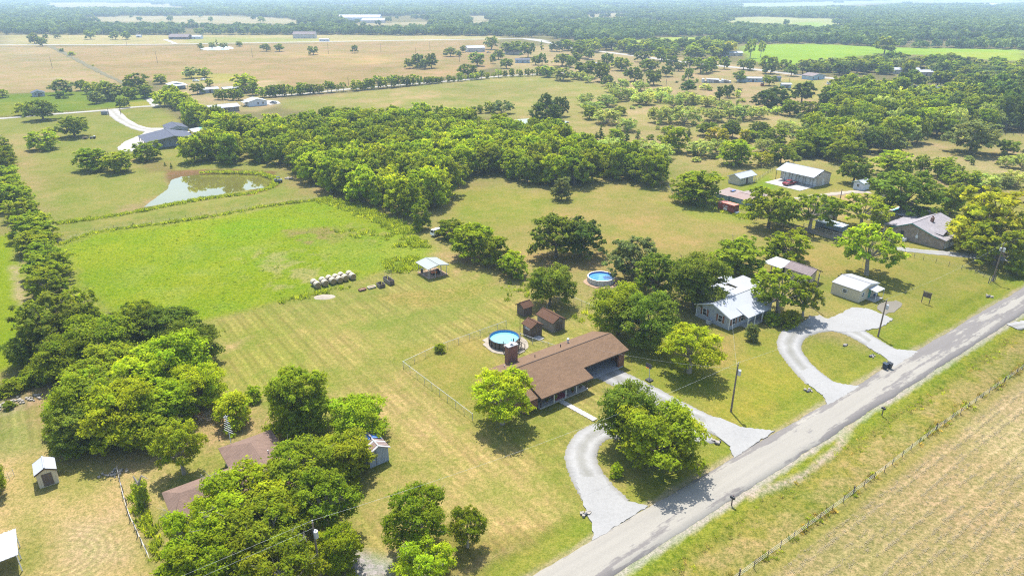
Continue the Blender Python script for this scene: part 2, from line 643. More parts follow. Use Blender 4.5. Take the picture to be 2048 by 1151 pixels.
def ground_mat():
    n = NT('ground_cover')
    co = n.coord()
    at = n.n('Attribute', attribute_name='tint')
    wt = n.n('Attribute', attribute_name='wt')          # R mown stripes, G dryness range, B clumpiness
    ws = n.n('SeparateColor')
    n.l(wt.outputs['Color'], ws.inputs[0])
    patch = n.noise(0.06, 5, 0.62, vec=co)
    huge = n.noise(0.012, 4, 0.6, vec=co)
    mid = n.noise(0.33, 5, 0.66, vec=co)
    sm = n.noise(1.5, 4, 0.7, vec=co)
    fine = n.noise(6.0, 3, 0.7, vec=co)
    # drier straw shows through in uneven patches
    dry = n.mix(at.outputs['Color'], (1.26, 1.10, 1.38), 1.0, 'MULTIPLY')
    grn = n.mix(at.outputs['Color'], (0.78, 0.96, 0.66), 1.0, 'MULTIPLY')
    k = n.math('ADD', n.math('MULTIPLY', patch, 0.5), n.math('ADD', n.math('MULTIPLY', mid, 0.35), n.math('MULTIPLY', sm, 0.25)))
    a = n.mix(grn, dry, n.maprange(k, 0.45, 0.66, 0.0, 1.0))
    a = n.mix(at.outputs['Color'], a, ws.outputs[1])
    # mower stripes run away from the road
    sep = n.n('SeparateXYZ')
    n.l(co, sep.inputs[0])
    s_ = n.math('ADD', n.math('MULTIPLY', sep.outputs[0], CA), n.math('MULTIPLY', sep.outputs[1], SA))
    s_ = n.math('ADD', s_, n.math('MULTIPLY', mid, 0.7))
    wav = n.math('SINE', n.math('MULTIPLY', s_, 2 * math.pi / 1.2))
    wav = n.math('ADD', wav, n.math('SINE', n.math('MULTIPLY', s_, 2 * math.pi / 3.3)))
    strp = n.math('ADD', 1.0, n.math('MULTIPLY', n.math('MULTIPLY', wav, n.math('MULTIPLY', ws.outputs[0], n.maprange(patch, 0.40, 0.62, 0.15, 1.1))), n.math('MULTIPLY', n.maprange(sm, 0.3, 0.7, 0.3, 1.0), 0.15)))
    cmb = n.n('CombineXYZ')
    for i in range(3): n.l(strp, cmb.inputs[i])
    a = n.mix(a, cmb.outputs[0], 1.0, 'MULTIPLY')
    # turning tracks of a mower in the dry south-west yard
    cx_, cy_ = g(118, 1112)
    dx, dy = n.math('SUBTRACT', sep.outputs[0], cx_), n.math('SUBTRACT', sep.outputs[1], cy_)
    rad = n.math('SQRT', n.math('ADD', n.math('MULTIPLY', dx, dx), n.math('MULTIPLY', n.math('MULTIPLY', dy, dy), 1.6)))
    rad = n.math('ADD', rad, n.math('MULTIPLY', mid, 0.5))
    arc = n.math('SINE', n.math('MULTIPLY', rad, 2 * math.pi / 0.95))
    arcv = n.math('ADD', 1.0, n.math('MULTIPLY', n.math('MULTIPLY', arc, wt.outputs['Alpha']), n.math('MULTIPLY', n.maprange(sm, 0.3, 0.6, 0.2, 1.0), 0.17)))
    cmb2 = n.n('CombineXYZ')
    for i in range(3): n.l(arcv, cmb2.inputs[i])
    a = n.mix(a, cmb2.outputs[0], 1.0, 'MULTIPLY')
    # raked rows of the hay field run along the road
    hw_ = n.n('Attribute', attribute_name='hay')
    t_ = n.math('SUBTRACT', n.math('MULTIPLY', sep.outputs[1], CA), n.math('MULTIPLY', sep.outputs[0], SA))
    t_ = n.math('ADD', t_, n.math('MULTIPLY', mid, 1.1))
    rw = n.math('ADD', n.math('SINE', n.math('MULTIPLY', t_, 2 * math.pi / 2.0)), n.math('MULTIPLY', n.math('SINE', n.math('MULTIPLY', t_, 2 * math.pi / 0.83)), 0.5))
    rw = n.maprange(n.math('ADD', rw, n.math('MULTIPLY', n.math('SUBTRACT', sm, .5), 3.0)), -.4, 1.6, 0.0, 1.0)
    a = n.mix(a, n.mix(a, (1.22, 1.2, 1.3), 1.0, 'MULTIPLY'), n.math('MULTIPLY', rw, hw_.outputs['Fac']))
    cl = n.ramp(sm, [(0.34, (0.62, 0.70, 0.60)), (0.60, (1.14, 1.10, 1.14))])
    a = n.mix(a, n.mix(a, cl, 1.0, 'MULTIPLY'), ws.outputs[2])
    a = n.mix(a, n.ramp(fine, [(0.32, (0.70, 0.72, 0.68)), (0.68, (1.26, 1.23, 1.26))]), 1.0, 'MULTIPLY')
    a = n.mix(a, n.ramp(huge, [(0.32, (0.84, 0.86, 0.80)), (0.5, (1.0, 1.0, 1.0)), (0.68, (1.12, 1.09, 1.10))]), 1.0, 'MULTIPLY')
    n.col(a)
    n.b.inputs['Roughness'].default_value = 1.0
    n.b.inputs['Specular IOR Level'].default_value = 0.0
    n.bump(n.math('ADD', fine, n.math('MULTIPLY', sm, 2.0)), 0.55, 0.10)
    return n.m


M['ground'] = ground_mat()

# ------------------------------------------------------------------ ground sheet
def axis_steps(lo, hi, d0, grow, end_lo, end_hi):
    mid = list(np.arange(lo, hi + 1e-6, d0))
    up, d, x = [], d0, hi
    while x < end_hi:
        d *= grow
        x += d
        up.append(x)
    dn, d, x = [], d0, lo
    while x > end_lo:
        d *= grow
        x -= d
        dn.append(x)
    return np.array(dn[::-1] + mid + up)


gx = axis_steps(-125, 165, 0.75, 1.035, -9000, 9000)
gy = axis_steps(46, 270, 0.75, 1.022, -300, 15000)
GX, GY = np.meshgrid(gx, gy)
px_, py_ = GX.ravel(), GY.ravel()
NV = len(px_)
tint = np.empty((NV, 3))
wts = np.zeros((NV, 3))
n1 = fbm(px_ / 40, py_ / 40, 1)
n2 = fbm(px_ / 9, py_ / 9, 7)
nE = fbm(px_ / 5.0, py_ / 5.0, 21, 4) - 0.5
nE2 = fbm(px_ / 40.0, py_ / 40.0, 31, 3) - 0.5
far_floor = np.array(alb(150, 140, 92))
tint[:] = far_floor * (0.8 + 0.4 * n1[:, None])
nearm = np.clip((330 - py_) / 60, 0, 1)[:, None]
tint[:] = tint * (1 - nearm) + np.array(alb(176, 166, 96)) * (0.85 + 0.3 * n2[:, None]) * nearm
wts[:, 1] = 0.8
wts[:, 2] = 0.6


def paint(poly, c, soft=1.0, edge=1.0, amt=1.0, w=None, world=False, nz=None):
    """lay a ground cover of colour c over a field outline (photo pixels unless world)"""
    P = poly if world else gpoly(poly)
    xs, ys = [p[0] for p in P], [p[1] for p in P]
    pad = soft + edge * 2
    m = (px_ > min(xs) - pad) & (px_ < max(xs) + pad) & (py_ > min(ys) - pad) & (py_ < max(ys) + pad)
    idx = np.nonzero(m)[0]
    if not len(idx): return
    d = sdf_poly(px_[idx], py_[idx], P)
    d = d + edge * 2.2 * (nE[idx] if edge < 12 else nE2[idx])
    a = np.clip(d / soft * 0.5 + 0.5, 0, 1)
    a = a * a * (3 - 2 * a) * amt
    if nz is not None:                                   # broken up by noise: (scale, threshold, width)
        sc, th, wd = nz
        q = fbm(px_[idx] / sc, py_[idx] / sc, 40, 4)
        a = a * np.clip((q - th) / wd + 0.5, 0, 1)
    c = np.array(c)
    tint[idx] = tint[idx] * (1 - a[:, None]) + c * a[:, None]
    if w is not None:
        wts[idx] = wts[idx] * (1 - a[:, None]) + np.array(w) * a[:, None]


def spath(pts, width, world=False):
    """outline of a band along photo-pixel points, width in metres"""
    P = [Vector(p) for p in (pts if world else gpoly(pts))]
    L, R = [], []
    for i, p in enumerate(P):
        d = (P[min(i + 1, len(P) - 1)] - P[max(i - 1, 0)]).normalized()
        nrm = Vector((-d.y, d.x))
        wd = width[i] if isinstance(width, (list, tuple)) else width
        L.append(tuple(p + nrm * wd / 2))
        R.append(tuple(p - nrm * wd / 2))
    return L + R[::-1]


TAN = alb(206, 176, 128)
PALE = alb(196, 182, 138)
OLIVE = alb(168, 164, 92)
LAWN = alb(176, 170, 88)
DRYLAWN = alb(200, 180, 108)
VIVID = alb(162, 182, 40, .95)
DIRT = alb(196, 160, 118)

# far country, from the back forward
paint([(60, 8), (330, 7), (420, 13), (250, 16), (90, 15)], PALE, 40, 20, 0.7)
paint([(1440, 9), (1560, 8), (1760, 6), (1700, 12), (1480, 15)], alb(190, 200, 150), 60, 20, 0.8)
paint([(1340, 12), (2048, -2), (2048, 6), (1500, 12)], alb(180, 186, 160), 60, 20, 0.6)
paint([(90, 41), (240, 33), (420, 32), (560, 36), (645, 44), (600, 48), (300, 46)], PALE, 20, 14, 1)
paint([(0, 30), (90, 31), (80, 35), (0, 34)], PALE, 20, 14, 0.8)
paint([(660, 47), (900, 43), (860, 50), (700, 52)], PALE, 20, 14, 0.8)
paint([(920, 32), (985, 32), (1000, 48), (930, 46)], PALE, 20, 14, 0.8)
paint([(1040, 38), (1230, 26), (1350, 34), (1200, 36)], PALE, 20, 14, 0.8)
paint([(1030, 53), (1160, 57), (1160, 55), (1040, 50)], PALE, 12, 6, 0.9)
paint([(1410, 36), (1520, 34), (1680, 38), (1740, 44), (1660, 54), (1560, 48), (1440, 44)], alb(196, 196, 130), 20, 12, 1)
paint([(1590, 46), (1640, 44), (1660, 54), (1600, 54)], alb(170, 200, 90), 20, 12, 0.9)
paint([(1780, 72), (1830, 68), (2048, 68), (2048, 74), (1900, 77), (1790, 76)], alb(196, 204, 100), 14, 8, 1)
paint([(1240, 82), (1300, 76), (1470, 72), (1520, 78), (1420, 86), (1300, 86)], alb(190, 206, 88), 10, 6, 1)
paint([(1480, 92), (1560, 88), (1640, 88), (1800, 95), (2048, 99), (2048, 122), (1940, 118), (1860, 110), (1760, 108), (1640, 122), (1580, 130), (1500, 122)], alb(168, 200, 62), 8, 6, 1, (0, 0.6, 0.2))
paint([(1860, 104), (2048, 104), (2048, 122), (1950, 118)], alb(190, 200, 70), 14, 10, 0.8)
# strip beyond the far road and the wide tan fields
paint([(0, 70), (360, 70), (700, 70), (1000, 72), (1000, 80), (560, 86), (0, 91)], alb(206, 190, 130), 12, 6, 1, (0, 0.9, 0.4))
paint([(350, 74), (520, 76), (640, 78), (620, 84), (400, 86)], alb(180, 182, 100), 14, 8, 0.8)
paint([(-60, 91), (95, 90), (246, 162), (250, 178), (-160, 194)], alb(196, 172, 122), 5, 3, 1, (0, 0.9, 0.5))
paint([(98, 92), (560, 86), (985, 80), (1010, 105), (985, 135), (905, 152), (700, 172), (540, 182), (520, 172), (330, 160), (250, 162)], alb(192, 164, 112), 5, 3, 1, (0, 0.9, 0.5))
paint([(560, 100), (760, 110), (860, 132), (700, 140), (560, 124)], alb(212, 182, 118), 30, 20, 0.7, nz=(60, 0.5, 0.2))
paint([(700, 95), (900, 100), (880, 135), (760, 150)], alb(178, 164, 96), 30, 20, 0.6, nz=(50, 0.52, 0.2))
paint([(250, 110), (500, 120), (480, 160), (330, 150)], alb(186, 168, 110), 30, 20, 0.5, nz=(50, 0.5, 0.2))
paint([(-60, 105), (120, 110), (180, 150), (-60, 160)], alb(190, 168, 115), 30, 20, 0.5, nz=(50, 0.5, 0.2))
paint(spath([(98, 92), (150, 118), (200, 145), (248, 165)], 7), alb(150, 148, 84), 4, 2, 0.85)
# middle country
paint([(985, 108), (1100, 88), (1240, 105), (1420, 118), (1560, 145), (1700, 158), (1800, 175), (1760, 215), (1600, 235), (1500, 225), (1300, 190), (1190, 172), (1130, 148), (1010, 150)], alb(196, 174, 122), 8, 6, 1, (0, 0.9, 0.6))
paint([(1560, 158), (1660, 160), (1640, 200), (1560, 190)], alb(180, 180, 80), 8, 6, 0.7)
paint([(545, 200), (700, 186), (900, 165), (1010, 152), (1120, 148), (1215, 172), (1225, 200), (1180, 222), (1050, 238), (1000, 236), (650, 228), (560, 216)], alb(176, 170, 96), 5, 3, 1, (0, 1.0, 0.5))
paint([(640, 185), (800, 180), (1000, 195), (960, 215), (700, 215)], alb(204, 178, 124), 12, 8, 0.75, nz=(16, 0.5, 0.15))
paint([(1020, 165), (1200, 180), (1100, 225), (1000, 220)], alb(190, 176, 108), 12, 8, 0.7, nz=(16, 0.5, 0.15))
paint([(-120, 192), (240, 180), (330, 190), (330, 210), (230, 216), (-160, 240)], alb(132, 152, 48), 5, 3, 1, (0, 0.8, 0.6))
paint([(-120, 200), (200, 205), (200, 222), (-160, 242)], alb(168, 168, 62), 5, 4, 0.6, nz=(12, 0.5, 0.2))
paint([(250, 205), (320, 198), (330, 210), (230, 217)], alb(190, 180, 80), 4, 3, 0.7)
paint([(320, 160), (560, 160), (560, 212), (500, 225), (350, 212)], alb(204, 182, 130), 5, 4, 0.9)
paint([(355, 145), (470, 148), (480, 165), (380, 165)], alb(190, 184, 88), 5, 4, 0.7)
# meadow with mesquites
paint([(1010, 240), (1200, 185), (1420, 200), (1560, 225), (1700, 245), (1780, 290), (1860, 280), (2060, 260), (2120, 380), (1960, 400), (1700, 330), (1560, 330), (1440, 350), (1340, 330), (1200, 300), (1100, 280)], alb(190, 176, 108), 6, 5, 1, (0, 1.0, 0.7))
paint([(1180, 200), (1700, 240), (1560, 320), (1300, 300)], alb(208, 184, 132), 6, 5, 0.6, nz=(13, 0.5, 0.12))
paint([(1700, 270), (2060, 270), (2060, 370), (1800, 330)], alb(204, 184, 130), 6, 5, 0.65, nz=(13, 0.5, 0.12))
paint([(1580, 225), (1700, 250), (1690, 270), (1580, 262)], alb(182, 180, 90), 4, 3, 0.7)
# left yard, berm
paint([(-60, 242), (110, 230), (235, 220), (310, 213), (360, 240), (400, 300), (570, 330), (640, 370), (640, 400), (540, 415), (330, 448), (180, 470), (110, 492), (60, 440), (-60, 300)], alb(164, 164, 82), 3, 2, 1, (0.0, 1.0, 0.4))
paint([(-60, 300), (20, 270), (100, 265), (75, 330), (110, 420), (60, 440)], alb(190, 172, 110), 4, 3, 0.75)
paint([(120, 300), (330, 300), (310, 345), (180, 345)], alb(180, 170, 98), 4, 3, 0.5, nz=(9, 0.5, 0.15))
paint([(240, 412), (285, 404), (330, 380), (335, 352), (348, 352), (345, 390), (290, 420), (240, 424)], alb(186, 160, 116), 2.0, 1.6, 0.65)
paint([(330, 340), (460, 338), (552, 342), (556, 372), (500, 392), (480, 390), (545, 362), (500, 346), (370, 352), (342, 372)], alb(150, 118, 80), 1.4, 1.0, 0.9)
paint([(560, 330), (640, 350), (660, 385), (600, 390), (560, 360)], alb(186, 160, 108), 3, 2, 0.7)
paint([(260, 318), (340, 322), (350, 342), (300, 345)], alb(150, 124, 86), 3, 2, 0.55)
# vivid pasture
paint([(112, 492), (180, 468), (340, 447), (540, 414), (640, 400), (700, 412), (780, 448), (850, 480), (860, 512), (790, 535), (700, 565), (560, 604), (420, 640), (380, 652), (200, 620), (140, 545)], VIVID, 3.5, 2.2, 1, (0, 0.75, 1.0))
paint([(200, 560), (420, 480), (640, 420), (760, 470), (640, 560), (420, 620)], alb(166, 182, 70), 6, 4, 0.7, nz=(7, 0.52, 0.2))
paint([(300, 460), (620, 410), (700, 440), (500, 480)], alb(154, 184, 34), 6, 4, 0.7, nz=(12, 0.48, 0.2))
paint([(560, 460), (680, 455), (700, 480), (600, 500)], alb(178, 158, 98), 3, 3, 0.9, nz=(4.0, 0.55, 0.1))
paint([(480, 500), (640, 500), (650, 570), (520, 590)], alb(190, 182, 110), 4, 3, 0.8, nz=(3.0, 0.55, 0.1))
paint([(660, 470), (860, 480), (840, 520), (700, 545)], alb(160, 178, 60), 4, 3, 0.8)
paint([(690, 440), (820, 470), (760, 490), (680, 470)], alb(186, 176, 96), 3, 3, 0.7, nz=(3.0, 0.54, 0.1))
paint([(-140, 460), (20, 470), (45, 560), (60, 650), (30, 730), (-140, 800)], VIVID, 2.0, 1.5, 1, (0, 0.5, 0.7))
paint([(20, 530), (40, 535), (58, 600), (50, 615), (30, 600)], alb(214, 190, 146), 1.2, 1.0, 0.85, nz=(2.0, 0.45, 0.2))
# lawn of the brown-roofed house and everything round it
LAWNW = (1.0, 1.0, 0.42)
paint([(-140, 820), (0, 790), (140, 770), (440, 690), (400, 645), (560, 606), (700, 567), (790, 538), (880, 512), (1000, 540), (1180, 600), (1330, 640), (1420, 690), (1640, 780), (1560, 870), (1300, 1005), (1060, 1160), (700, 1200), (-140, 1300)], LAWN, 2.0, 1.5, 1, LAWNW)
paint([(440, 660), (540, 620), (640, 720), (760, 840), (640, 830), (480, 760)], alb(164, 170, 70), 4, 3, 0.6, LAWNW)
paint([(560, 610), (800, 560), (980, 580), (860, 690), (700, 720)], alb(168, 168, 84), 4, 3, 0.8, LAWNW)
paint([(560, 640), (900, 590), (1000, 620), (820, 700), (700, 760), (600, 720)], alb(188, 176, 96), 5, 4, 0.8, nz=(6, 0.5, 0.15))
paint([(690, 790), (830, 730), (960, 850), (1140, 900), (1180, 1040), (1060, 1150), (760, 1151), (700, 1000), (780, 900)], DRYLAWN, 5, 4, 0.85, LAWNW)
paint([(660, 800), (820, 780), (900, 860), (760, 880)], alb(206, 186, 116), 4, 3, 0.6, LAWNW)
paint([(980, 840), (1150, 850), (1140, 960), (1180, 1030), (1090, 960)], alb(156, 160, 66), 3, 3, 0.7)
paint([(850, 1060), (1180, 1060), (1060, 1160), (900, 1160)], alb(150, 146, 64), 3, 3, 0.75)
paint([(900, 1160), (960, 1110), (1080, 1075), (1125, 1100), (1110, 1110), (1060, 1090), (985, 1125), (940, 1160)], alb(196, 170, 116), 1.0, 1, 0.9)
paint([(700, 1100), (790, 1120), (790, 1160), (700, 1160)], alb(206, 202, 196), 1.5, 1, 0.9)
paint([(790, 700), (950, 670), (1000, 740), (1060, 800), (960, 860)], alb(178, 168, 82), 2, 2, 0.8, (0.2, 1, 0.3))
paint([(1000, 560), (1120, 540), (1200, 600), (1220, 660), (1060, 640)], alb(186, 172, 104), 3, 2, 0.6, (0.1, 1, 0.5))
paint([(760, 590), (1000, 560), (940, 600), (850, 612), (800, 612)], alb(182, 168, 88), 1.5, 1.5, 0.8, (0, 1, 1))
paint([(300, 830), (440, 800), (560, 830), (580, 880), (420, 900), (320, 880)], alb(200, 172, 118), 2.5, 2, 0.8, (0, 1, 0.5))
paint([(640, 680), (680, 665), (860, 640), (640, 700)], alb(190, 172, 100), 3, 2, 0.4)
paint(spath([(770, 676), (850, 646), (920, 621), (985, 600)], 0.9), alb(200, 178, 116), .5, .6, .75)
paint(spath([(1000, 560), (1060, 590), (1150, 620)], 1.5), alb(200, 176, 120), 1, 1, .5)
paint([(440, 690), (500, 672), (480, 695), (446, 704)], alb(206, 180, 120), 1.2, 1, 0.8)
# south-west yard
paint([(-140, 880), (110, 900), (330, 900), (330, 1010), (420, 1100), (300, 1180), (-140, 1300)], alb(216, 188, 126), 3, 2, 1.0, (0, .6, 0.6))
paint([(40, 930), (170, 900), (250, 960), (180, 1000), (60, 990)], alb(176, 172, 84), 3, 2, 0.7)
paint([(30, 1030), (110, 1050), (120, 1120), (60, 1160), (20, 1160)], alb(150, 156, 66), 3, 2, 0.8)
paint([(270, 1010), (330, 1030), (360, 1160), (300, 1160)], alb(160, 164, 70), 2, 1.5, 0.8)
paint([(130, 1040), (240, 1020), (250, 1110), (150, 1160), (110, 1110)], alb(212, 190, 140), 3, 2, 0.8)
paint([(-20, 790), (60, 770), (110, 790), (20, 830), (-20, 830)], alb(190, 174, 130), 1.5, 1.2, 0.9)
paint([(60, 770), (150, 750), (180, 820), (110, 880), (60, 850)], alb(196, 164, 116), 2, 1.6, 0.8)
paint([(-140, 830), (60, 830), (90, 890), (-140, 960)], alb(164, 168, 92), 3, 2, 0.8)
# meadow in the middle
paint([(900, 372), (1080, 380), (1240, 370), (1340, 380), (1420, 410), (1520, 430), (1660, 470), (1690, 530), (1560, 560), (1480, 590), (1360, 560), (1220, 540), (1060, 520), (900, 500), (880, 440)], alb(180, 168, 92), 3, 2, 1, (0, 1.0, 0.35))
paint([(900, 380), (1000, 375), (1120, 395), (1080, 440), (960, 470), (900, 440)], alb(168, 168, 74), 6, 4, 0.8)
paint([(1300, 400), (1440, 420), (1520, 450), (1400, 440)], alb(170, 176, 70), 3, 2, 0.7)
paint([(1230, 460), (1345, 470), (1340, 482), (1250, 480)], alb(150, 172, 62), 3, 2, 0.7)
paint([(1100, 430), (1400, 430), (1420, 500), (1200, 500)], alb(200, 170, 104), 8, 6, 0.6, nz=(14, 0.48, 0.2))
paint([(860, 510), (1000, 500), (1070, 545), (1010, 570), (920, 560)], alb(200, 172, 116), 3, 2, 0.8, nz=(5, 0.42, 0.2))
paint([(1040, 505), (1210, 500), (1230, 540), (1100, 545)], alb(190, 160, 108), 3, 2, 0.7)
# yards east
paint([(1420, 395), (1440, 345), (1530, 335), (1680, 345), (1760, 385), (1960, 380), (2100, 420), (2100, 600), (1840, 690), (1660, 620), (1640, 560), (1690, 520), (1640, 470), (1500, 430)], alb(172, 168, 78), 3, 2, 0.85, (0.1, 1, 0.3))
paint([(1440, 390), (1500, 370), (1540, 345), (1550, 375), (1500, 395)], alb(150, 172, 52), 2, 1.5, 0.85)
paint([(1590, 395), (1700, 378), (1760, 400), (1680, 440), (1600, 430)], alb(206, 180, 124), 3, 2, 0.7)
paint([(1560, 500), (1700, 480), (1800, 540), (1660, 560)], alb(188, 168, 92), 4, 3, 0.7)
paint([(1340, 640), (1450, 650), (1560, 660), (1640, 790), (1540, 860), (1320, 790), (1250, 740)], alb(166, 166, 66), 3, 2, 0.85, (0.2, 1, 0.3))
paint([(1440, 660), (1480, 690), (1450, 740), (1420, 720)], alb(196, 164, 104), 3, 2, 0.6)
paint([(1620, 680), (1700, 690), (1760, 710), (1720, 770), (1650, 760), (1600, 710)], alb(164, 166, 64), 2, 1.5, 0.9)
paint([(1500, 720), (1580, 740), (1640, 780), (1560, 860), (1440, 840)], alb(174, 170, 62), 4, 3, 0.7)
paint([(1740, 660), (1900, 600), (2060, 540), (2060, 580), (1830, 700), (1760, 690)], alb(164, 170, 58), 3, 2, 0.8)
paint([(1240, 760), (1340, 640), (1180, 640), (1200, 720)], alb(182, 166, 92), 2, 2, 0.5)
# verges and the hay field, laid out along the road
S0, S1 = -60, 420
paint([ab(S0, 45), ab(S1, 45), ab(S1, 49.5), ab(S0, 49.5)], alb(158, 164, 62), 0.9, 0.8, 0.75, (0, 1, 0.5), world=True)
paint([ab(S0, 31), ab(S1, 31), ab(S1, 40), ab(S0, 40)], alb(164, 160, 72), 0.6, 0.8, 1, (0, 1, 1), world=True)
paint([ab(S0, 37), ab(S1, 37), ab(S1, 40), ab(S0, 40)], alb(158, 168, 54), 0.8, 0.8, 0.85, world=True)
paint([ab(S0, 31), ab(S1, 31), ab(S1, 35.5), ab(S0, 35.5)], alb(186, 170, 104), 0.8, 0.8, 0.75, world=True, nz=(2.2, 0.45, 0.15))
paint([ab(S0, 38.9), ab(S1, 38.9), ab(S1, 39.9), ab(S0, 39.9)], alb(212, 204, 184), 0.3, 0.45, 0.9, (0, 0.5, 0.5), world=True)
paint([ab(S0, 44.6), ab(S1, 44.6), ab(S1, 45.6), ab(S0, 45.6)], alb(204, 188, 150), 0.35, 0.5, 0.85, (0, 0.5, 0.5), world=True)
paint([ab(S0, -120), ab(S1, -120), ab(S1, 30.7), ab(S0, 30.7)], alb(192, 172, 116), 0.6, 0.6, 1, (0, 0.5, 0.9), world=True)
paint([ab(S0, 29.2), ab(S1, 29.2), ab(S1, 30.6), ab(S0, 30.6)], alb(172, 166, 78), 0.7, 0.6, 0.8, world=True)
paint([ab(92, 10), ab(140, 10), ab(140, 29), ab(106, 29)], alb(208, 188, 134), 2.5, 1.5, 0.7, world=True)
paint(spath([ab(94, 40), ab(86, 37.6), ab(76, 37.0), ab(66, 38.6)], 0.9, True), alb(212, 198, 166), 0.4, 0.4, 0.9, world=True)

DR_PX = [([(1222, 1012), (1198, 985), (1172, 945), (1162, 908), (1180, 874), (1215, 860), (1280, 868), (1350, 872), (1420, 868)], 5.9), ([(1200, 738), (1280, 777), (1340, 806), (1400, 836), (1455, 862)], 5.7),
         ([(1640, 765), (1610, 738), (1582, 703), (1580, 680), (1600, 660), (1650, 650), (1700, 660), (1745, 684), (1778, 704)], 5.9), ([(1772, 492), (1850, 503), (1970, 514), (2060, 520)], 4.6)]
for pts, wd in DR_PX: paint(spath(pts, wd), alb(200, 186, 150), .5, .5, .8, (0, .6, .8))
for s_, t_, sg in ((60, 47, 1),): pass

# heights: small unevenness, ditches beside the road, the pond's basin
POND_PX = [(287, 414), (304, 401), (335, 378), (342, 360), (363, 353), (406, 348), (457, 346), (520, 348), (536, 352), (544, 361), (535, 374), (510, 382), (482, 385), (432, 392), (355, 404), (305, 412)]
POND = gpoly(POND_PX, -0.45)
POND2 = gpoly([(985, 246), (1010, 240), (1060, 237), (1110, 239), (1140, 243), (1120, 250), (1060, 249), (1010, 252)], -0.2)
GS, GT = to_st(px_, py_)
gz = -0.075 + 0.075 * (fbm(px_ / 6, py_ / 6, 50, 3) - 0.5) + 0.05 * (vnoise(px_ / 1.7, py_ / 1.7, 60) - 0.5)
inroad = (GS > -200) & (GS < 500)
mouth = np.zeros(NV)
for sc in (51, 76.5, 98, 119): mouth = np.maximum(mouth, np.exp(-((GS - sc) / 7.0) ** 4))
gz -= np.where(inroad, 0.38 * np.exp(-((GT - 48.2) / 1.0) ** 2) * (1 - mouth) + 0.34 * np.exp(-((GT - 36.0) / 1.1) ** 2), 0)
for poly, dep in ((POND, 1.3), (POND2, 0.8)):
    d = sdf_poly(px_, py_, poly)
    gz -= dep * np.clip((d + 4.5) / 6.0, 0, 1) ** 1.3
# berm of the pond and the low hills far away
bermP = gpoly([(115, 470), (340, 426), (520, 395), (640, 380)])
for i in range(3):
    a_, b_ = np.array(bermP[i]), np.array(bermP[i + 1])
    e_ = b_ - a_
    tt = np.clip(((px_ - a_[0]) * e_[0] + (py_ - a_[1]) * e_[1]) / (e_ @ e_), 0, 1)
    dd = np.hypot(px_ - a_[0] - e_[0] * tt, py_ - a_[1] - e_[1] * tt)
    gz = np.maximum(gz, np.where(dd < 12, 0.55 * np.exp(-(dd / 4.0) ** 2) - 0.08, -9))
hill = np.clip((py_ - 2600) / 3500, 0, 1)
gz += hill * 26 * fbm(px_ / 1500, py_ / 1500, 80, 3)


def ground_z(X, Y):
    h = np.clip((np.asarray(Y) - 2600) / 3500, 0, 1)
    return h * 26 * fbm(np.asarray(X) / 1500, np.asarray(Y) / 1500, 80, 3) - 0.08


nx, ny = len(gx), len(gy)
ii = np.arange(nx - 1)[None, :] + np.arange(ny - 1)[:, None] * nx
GF = np.stack([ii, ii + 1, ii + nx + 1, ii + nx], -1).reshape(-1, 4)
one = np.ones((NV, 1))
acx, acy = g(118, 1112)
arad = np.hypot(px_ - acx, (py_ - acy) * 1.265)
arcw = (np.clip((arad - 1.5) / 1.5, 0, 1) * np.clip((7.6 - arad) / 1.5, 0, 1) * (px_ > acx - 1.0))[:, None]
me = np_mesh('ground', np.stack([px_, py_, gz], 1), GF, M['ground'], True,
             {'tint': ('FLOAT_COLOR', np.hstack([np.clip(tint, 0, 1), one])), 'wt': ('FLOAT_COLOR', np.hstack([wts, arcw])), 'hay': ('FLOAT', np.clip((29.6 - to_st(px_, py_)[1]) / 1.5, 0, 1))})
tag(link_mesh('ground', me), 'grass, pasture and dry fields of the whole valley floor', kind='structure')


# ------------------------------------------------------------------ roads, drives, ponds
def catmull(pts, per=8):
    P = [np.array(p, float) for p in pts]
    P = [2 * P[0] - P[1]] + P + [2 * P[-1] - P[-2]]
    out = []
    for i in range(1, len(P) - 2):
        for k in range(per):
            t = k / per
            out.append(0.5 * ((2 * P[i]) + (-P[i - 1] + P[i + 1]) * t + (2 * P[i - 1] - 5 * P[i] + 4 * P[i + 1] - P[i + 2]) * t * t + (-P[i - 1] + 3 * P[i] - 3 * P[i + 1] + P[i + 2]) * t ** 3))
    out.append(P[-2])
    return out


def ribbon(name, pts, widths, mat, z, label, px=True, jag=0.25, per=10, step=None, cross=5):
    W = list(widths) if isinstance(widths, (list, tuple)) else [widths] * len(pts)
    src = [(*(g(*p) if px else p), w) for p, w in zip(pts, W)]
    C = catmull(src, per)
    V, F, AC = [], [], []
    US = (0, .03, .25, .5, .75, .97, 1)
    cross = 7
    for i, c in enumerate(C):
        d = C[min(i + 1, len(C) - 1)][:2] - C[max(i - 1, 0)][:2]
        d /= np.linalg.norm(d) + 1e-9
        nrm = np.array((-d[1], d[0]))
        jl, jr = jag * (random.random() - 0.5) * 2, jag * (random.random() - 0.5) * 2
        for k, u in enumerate(US):
            off = -c[2] / 2 - jl + (c[2] + jl + jr) * u
            p = c[:2] + nrm * off
            V.append((p[0], p[1], z + 0.03 * math.sin(math.pi * u) if 0 < k < cross - 1 else -0.16))
            AC.append(u * 2 - 1)
    for i in range(len(C) - 1):
        for k in range(cross - 1):
            a = i * cross + k
            F.append((a, a + cross, a + cross + 1, a + 1))
    o = link_mesh(name, np_mesh(name, V, F, mat, True, {'across': ('FLOAT', AC)}))
    return tag(o, label, kind='structure')


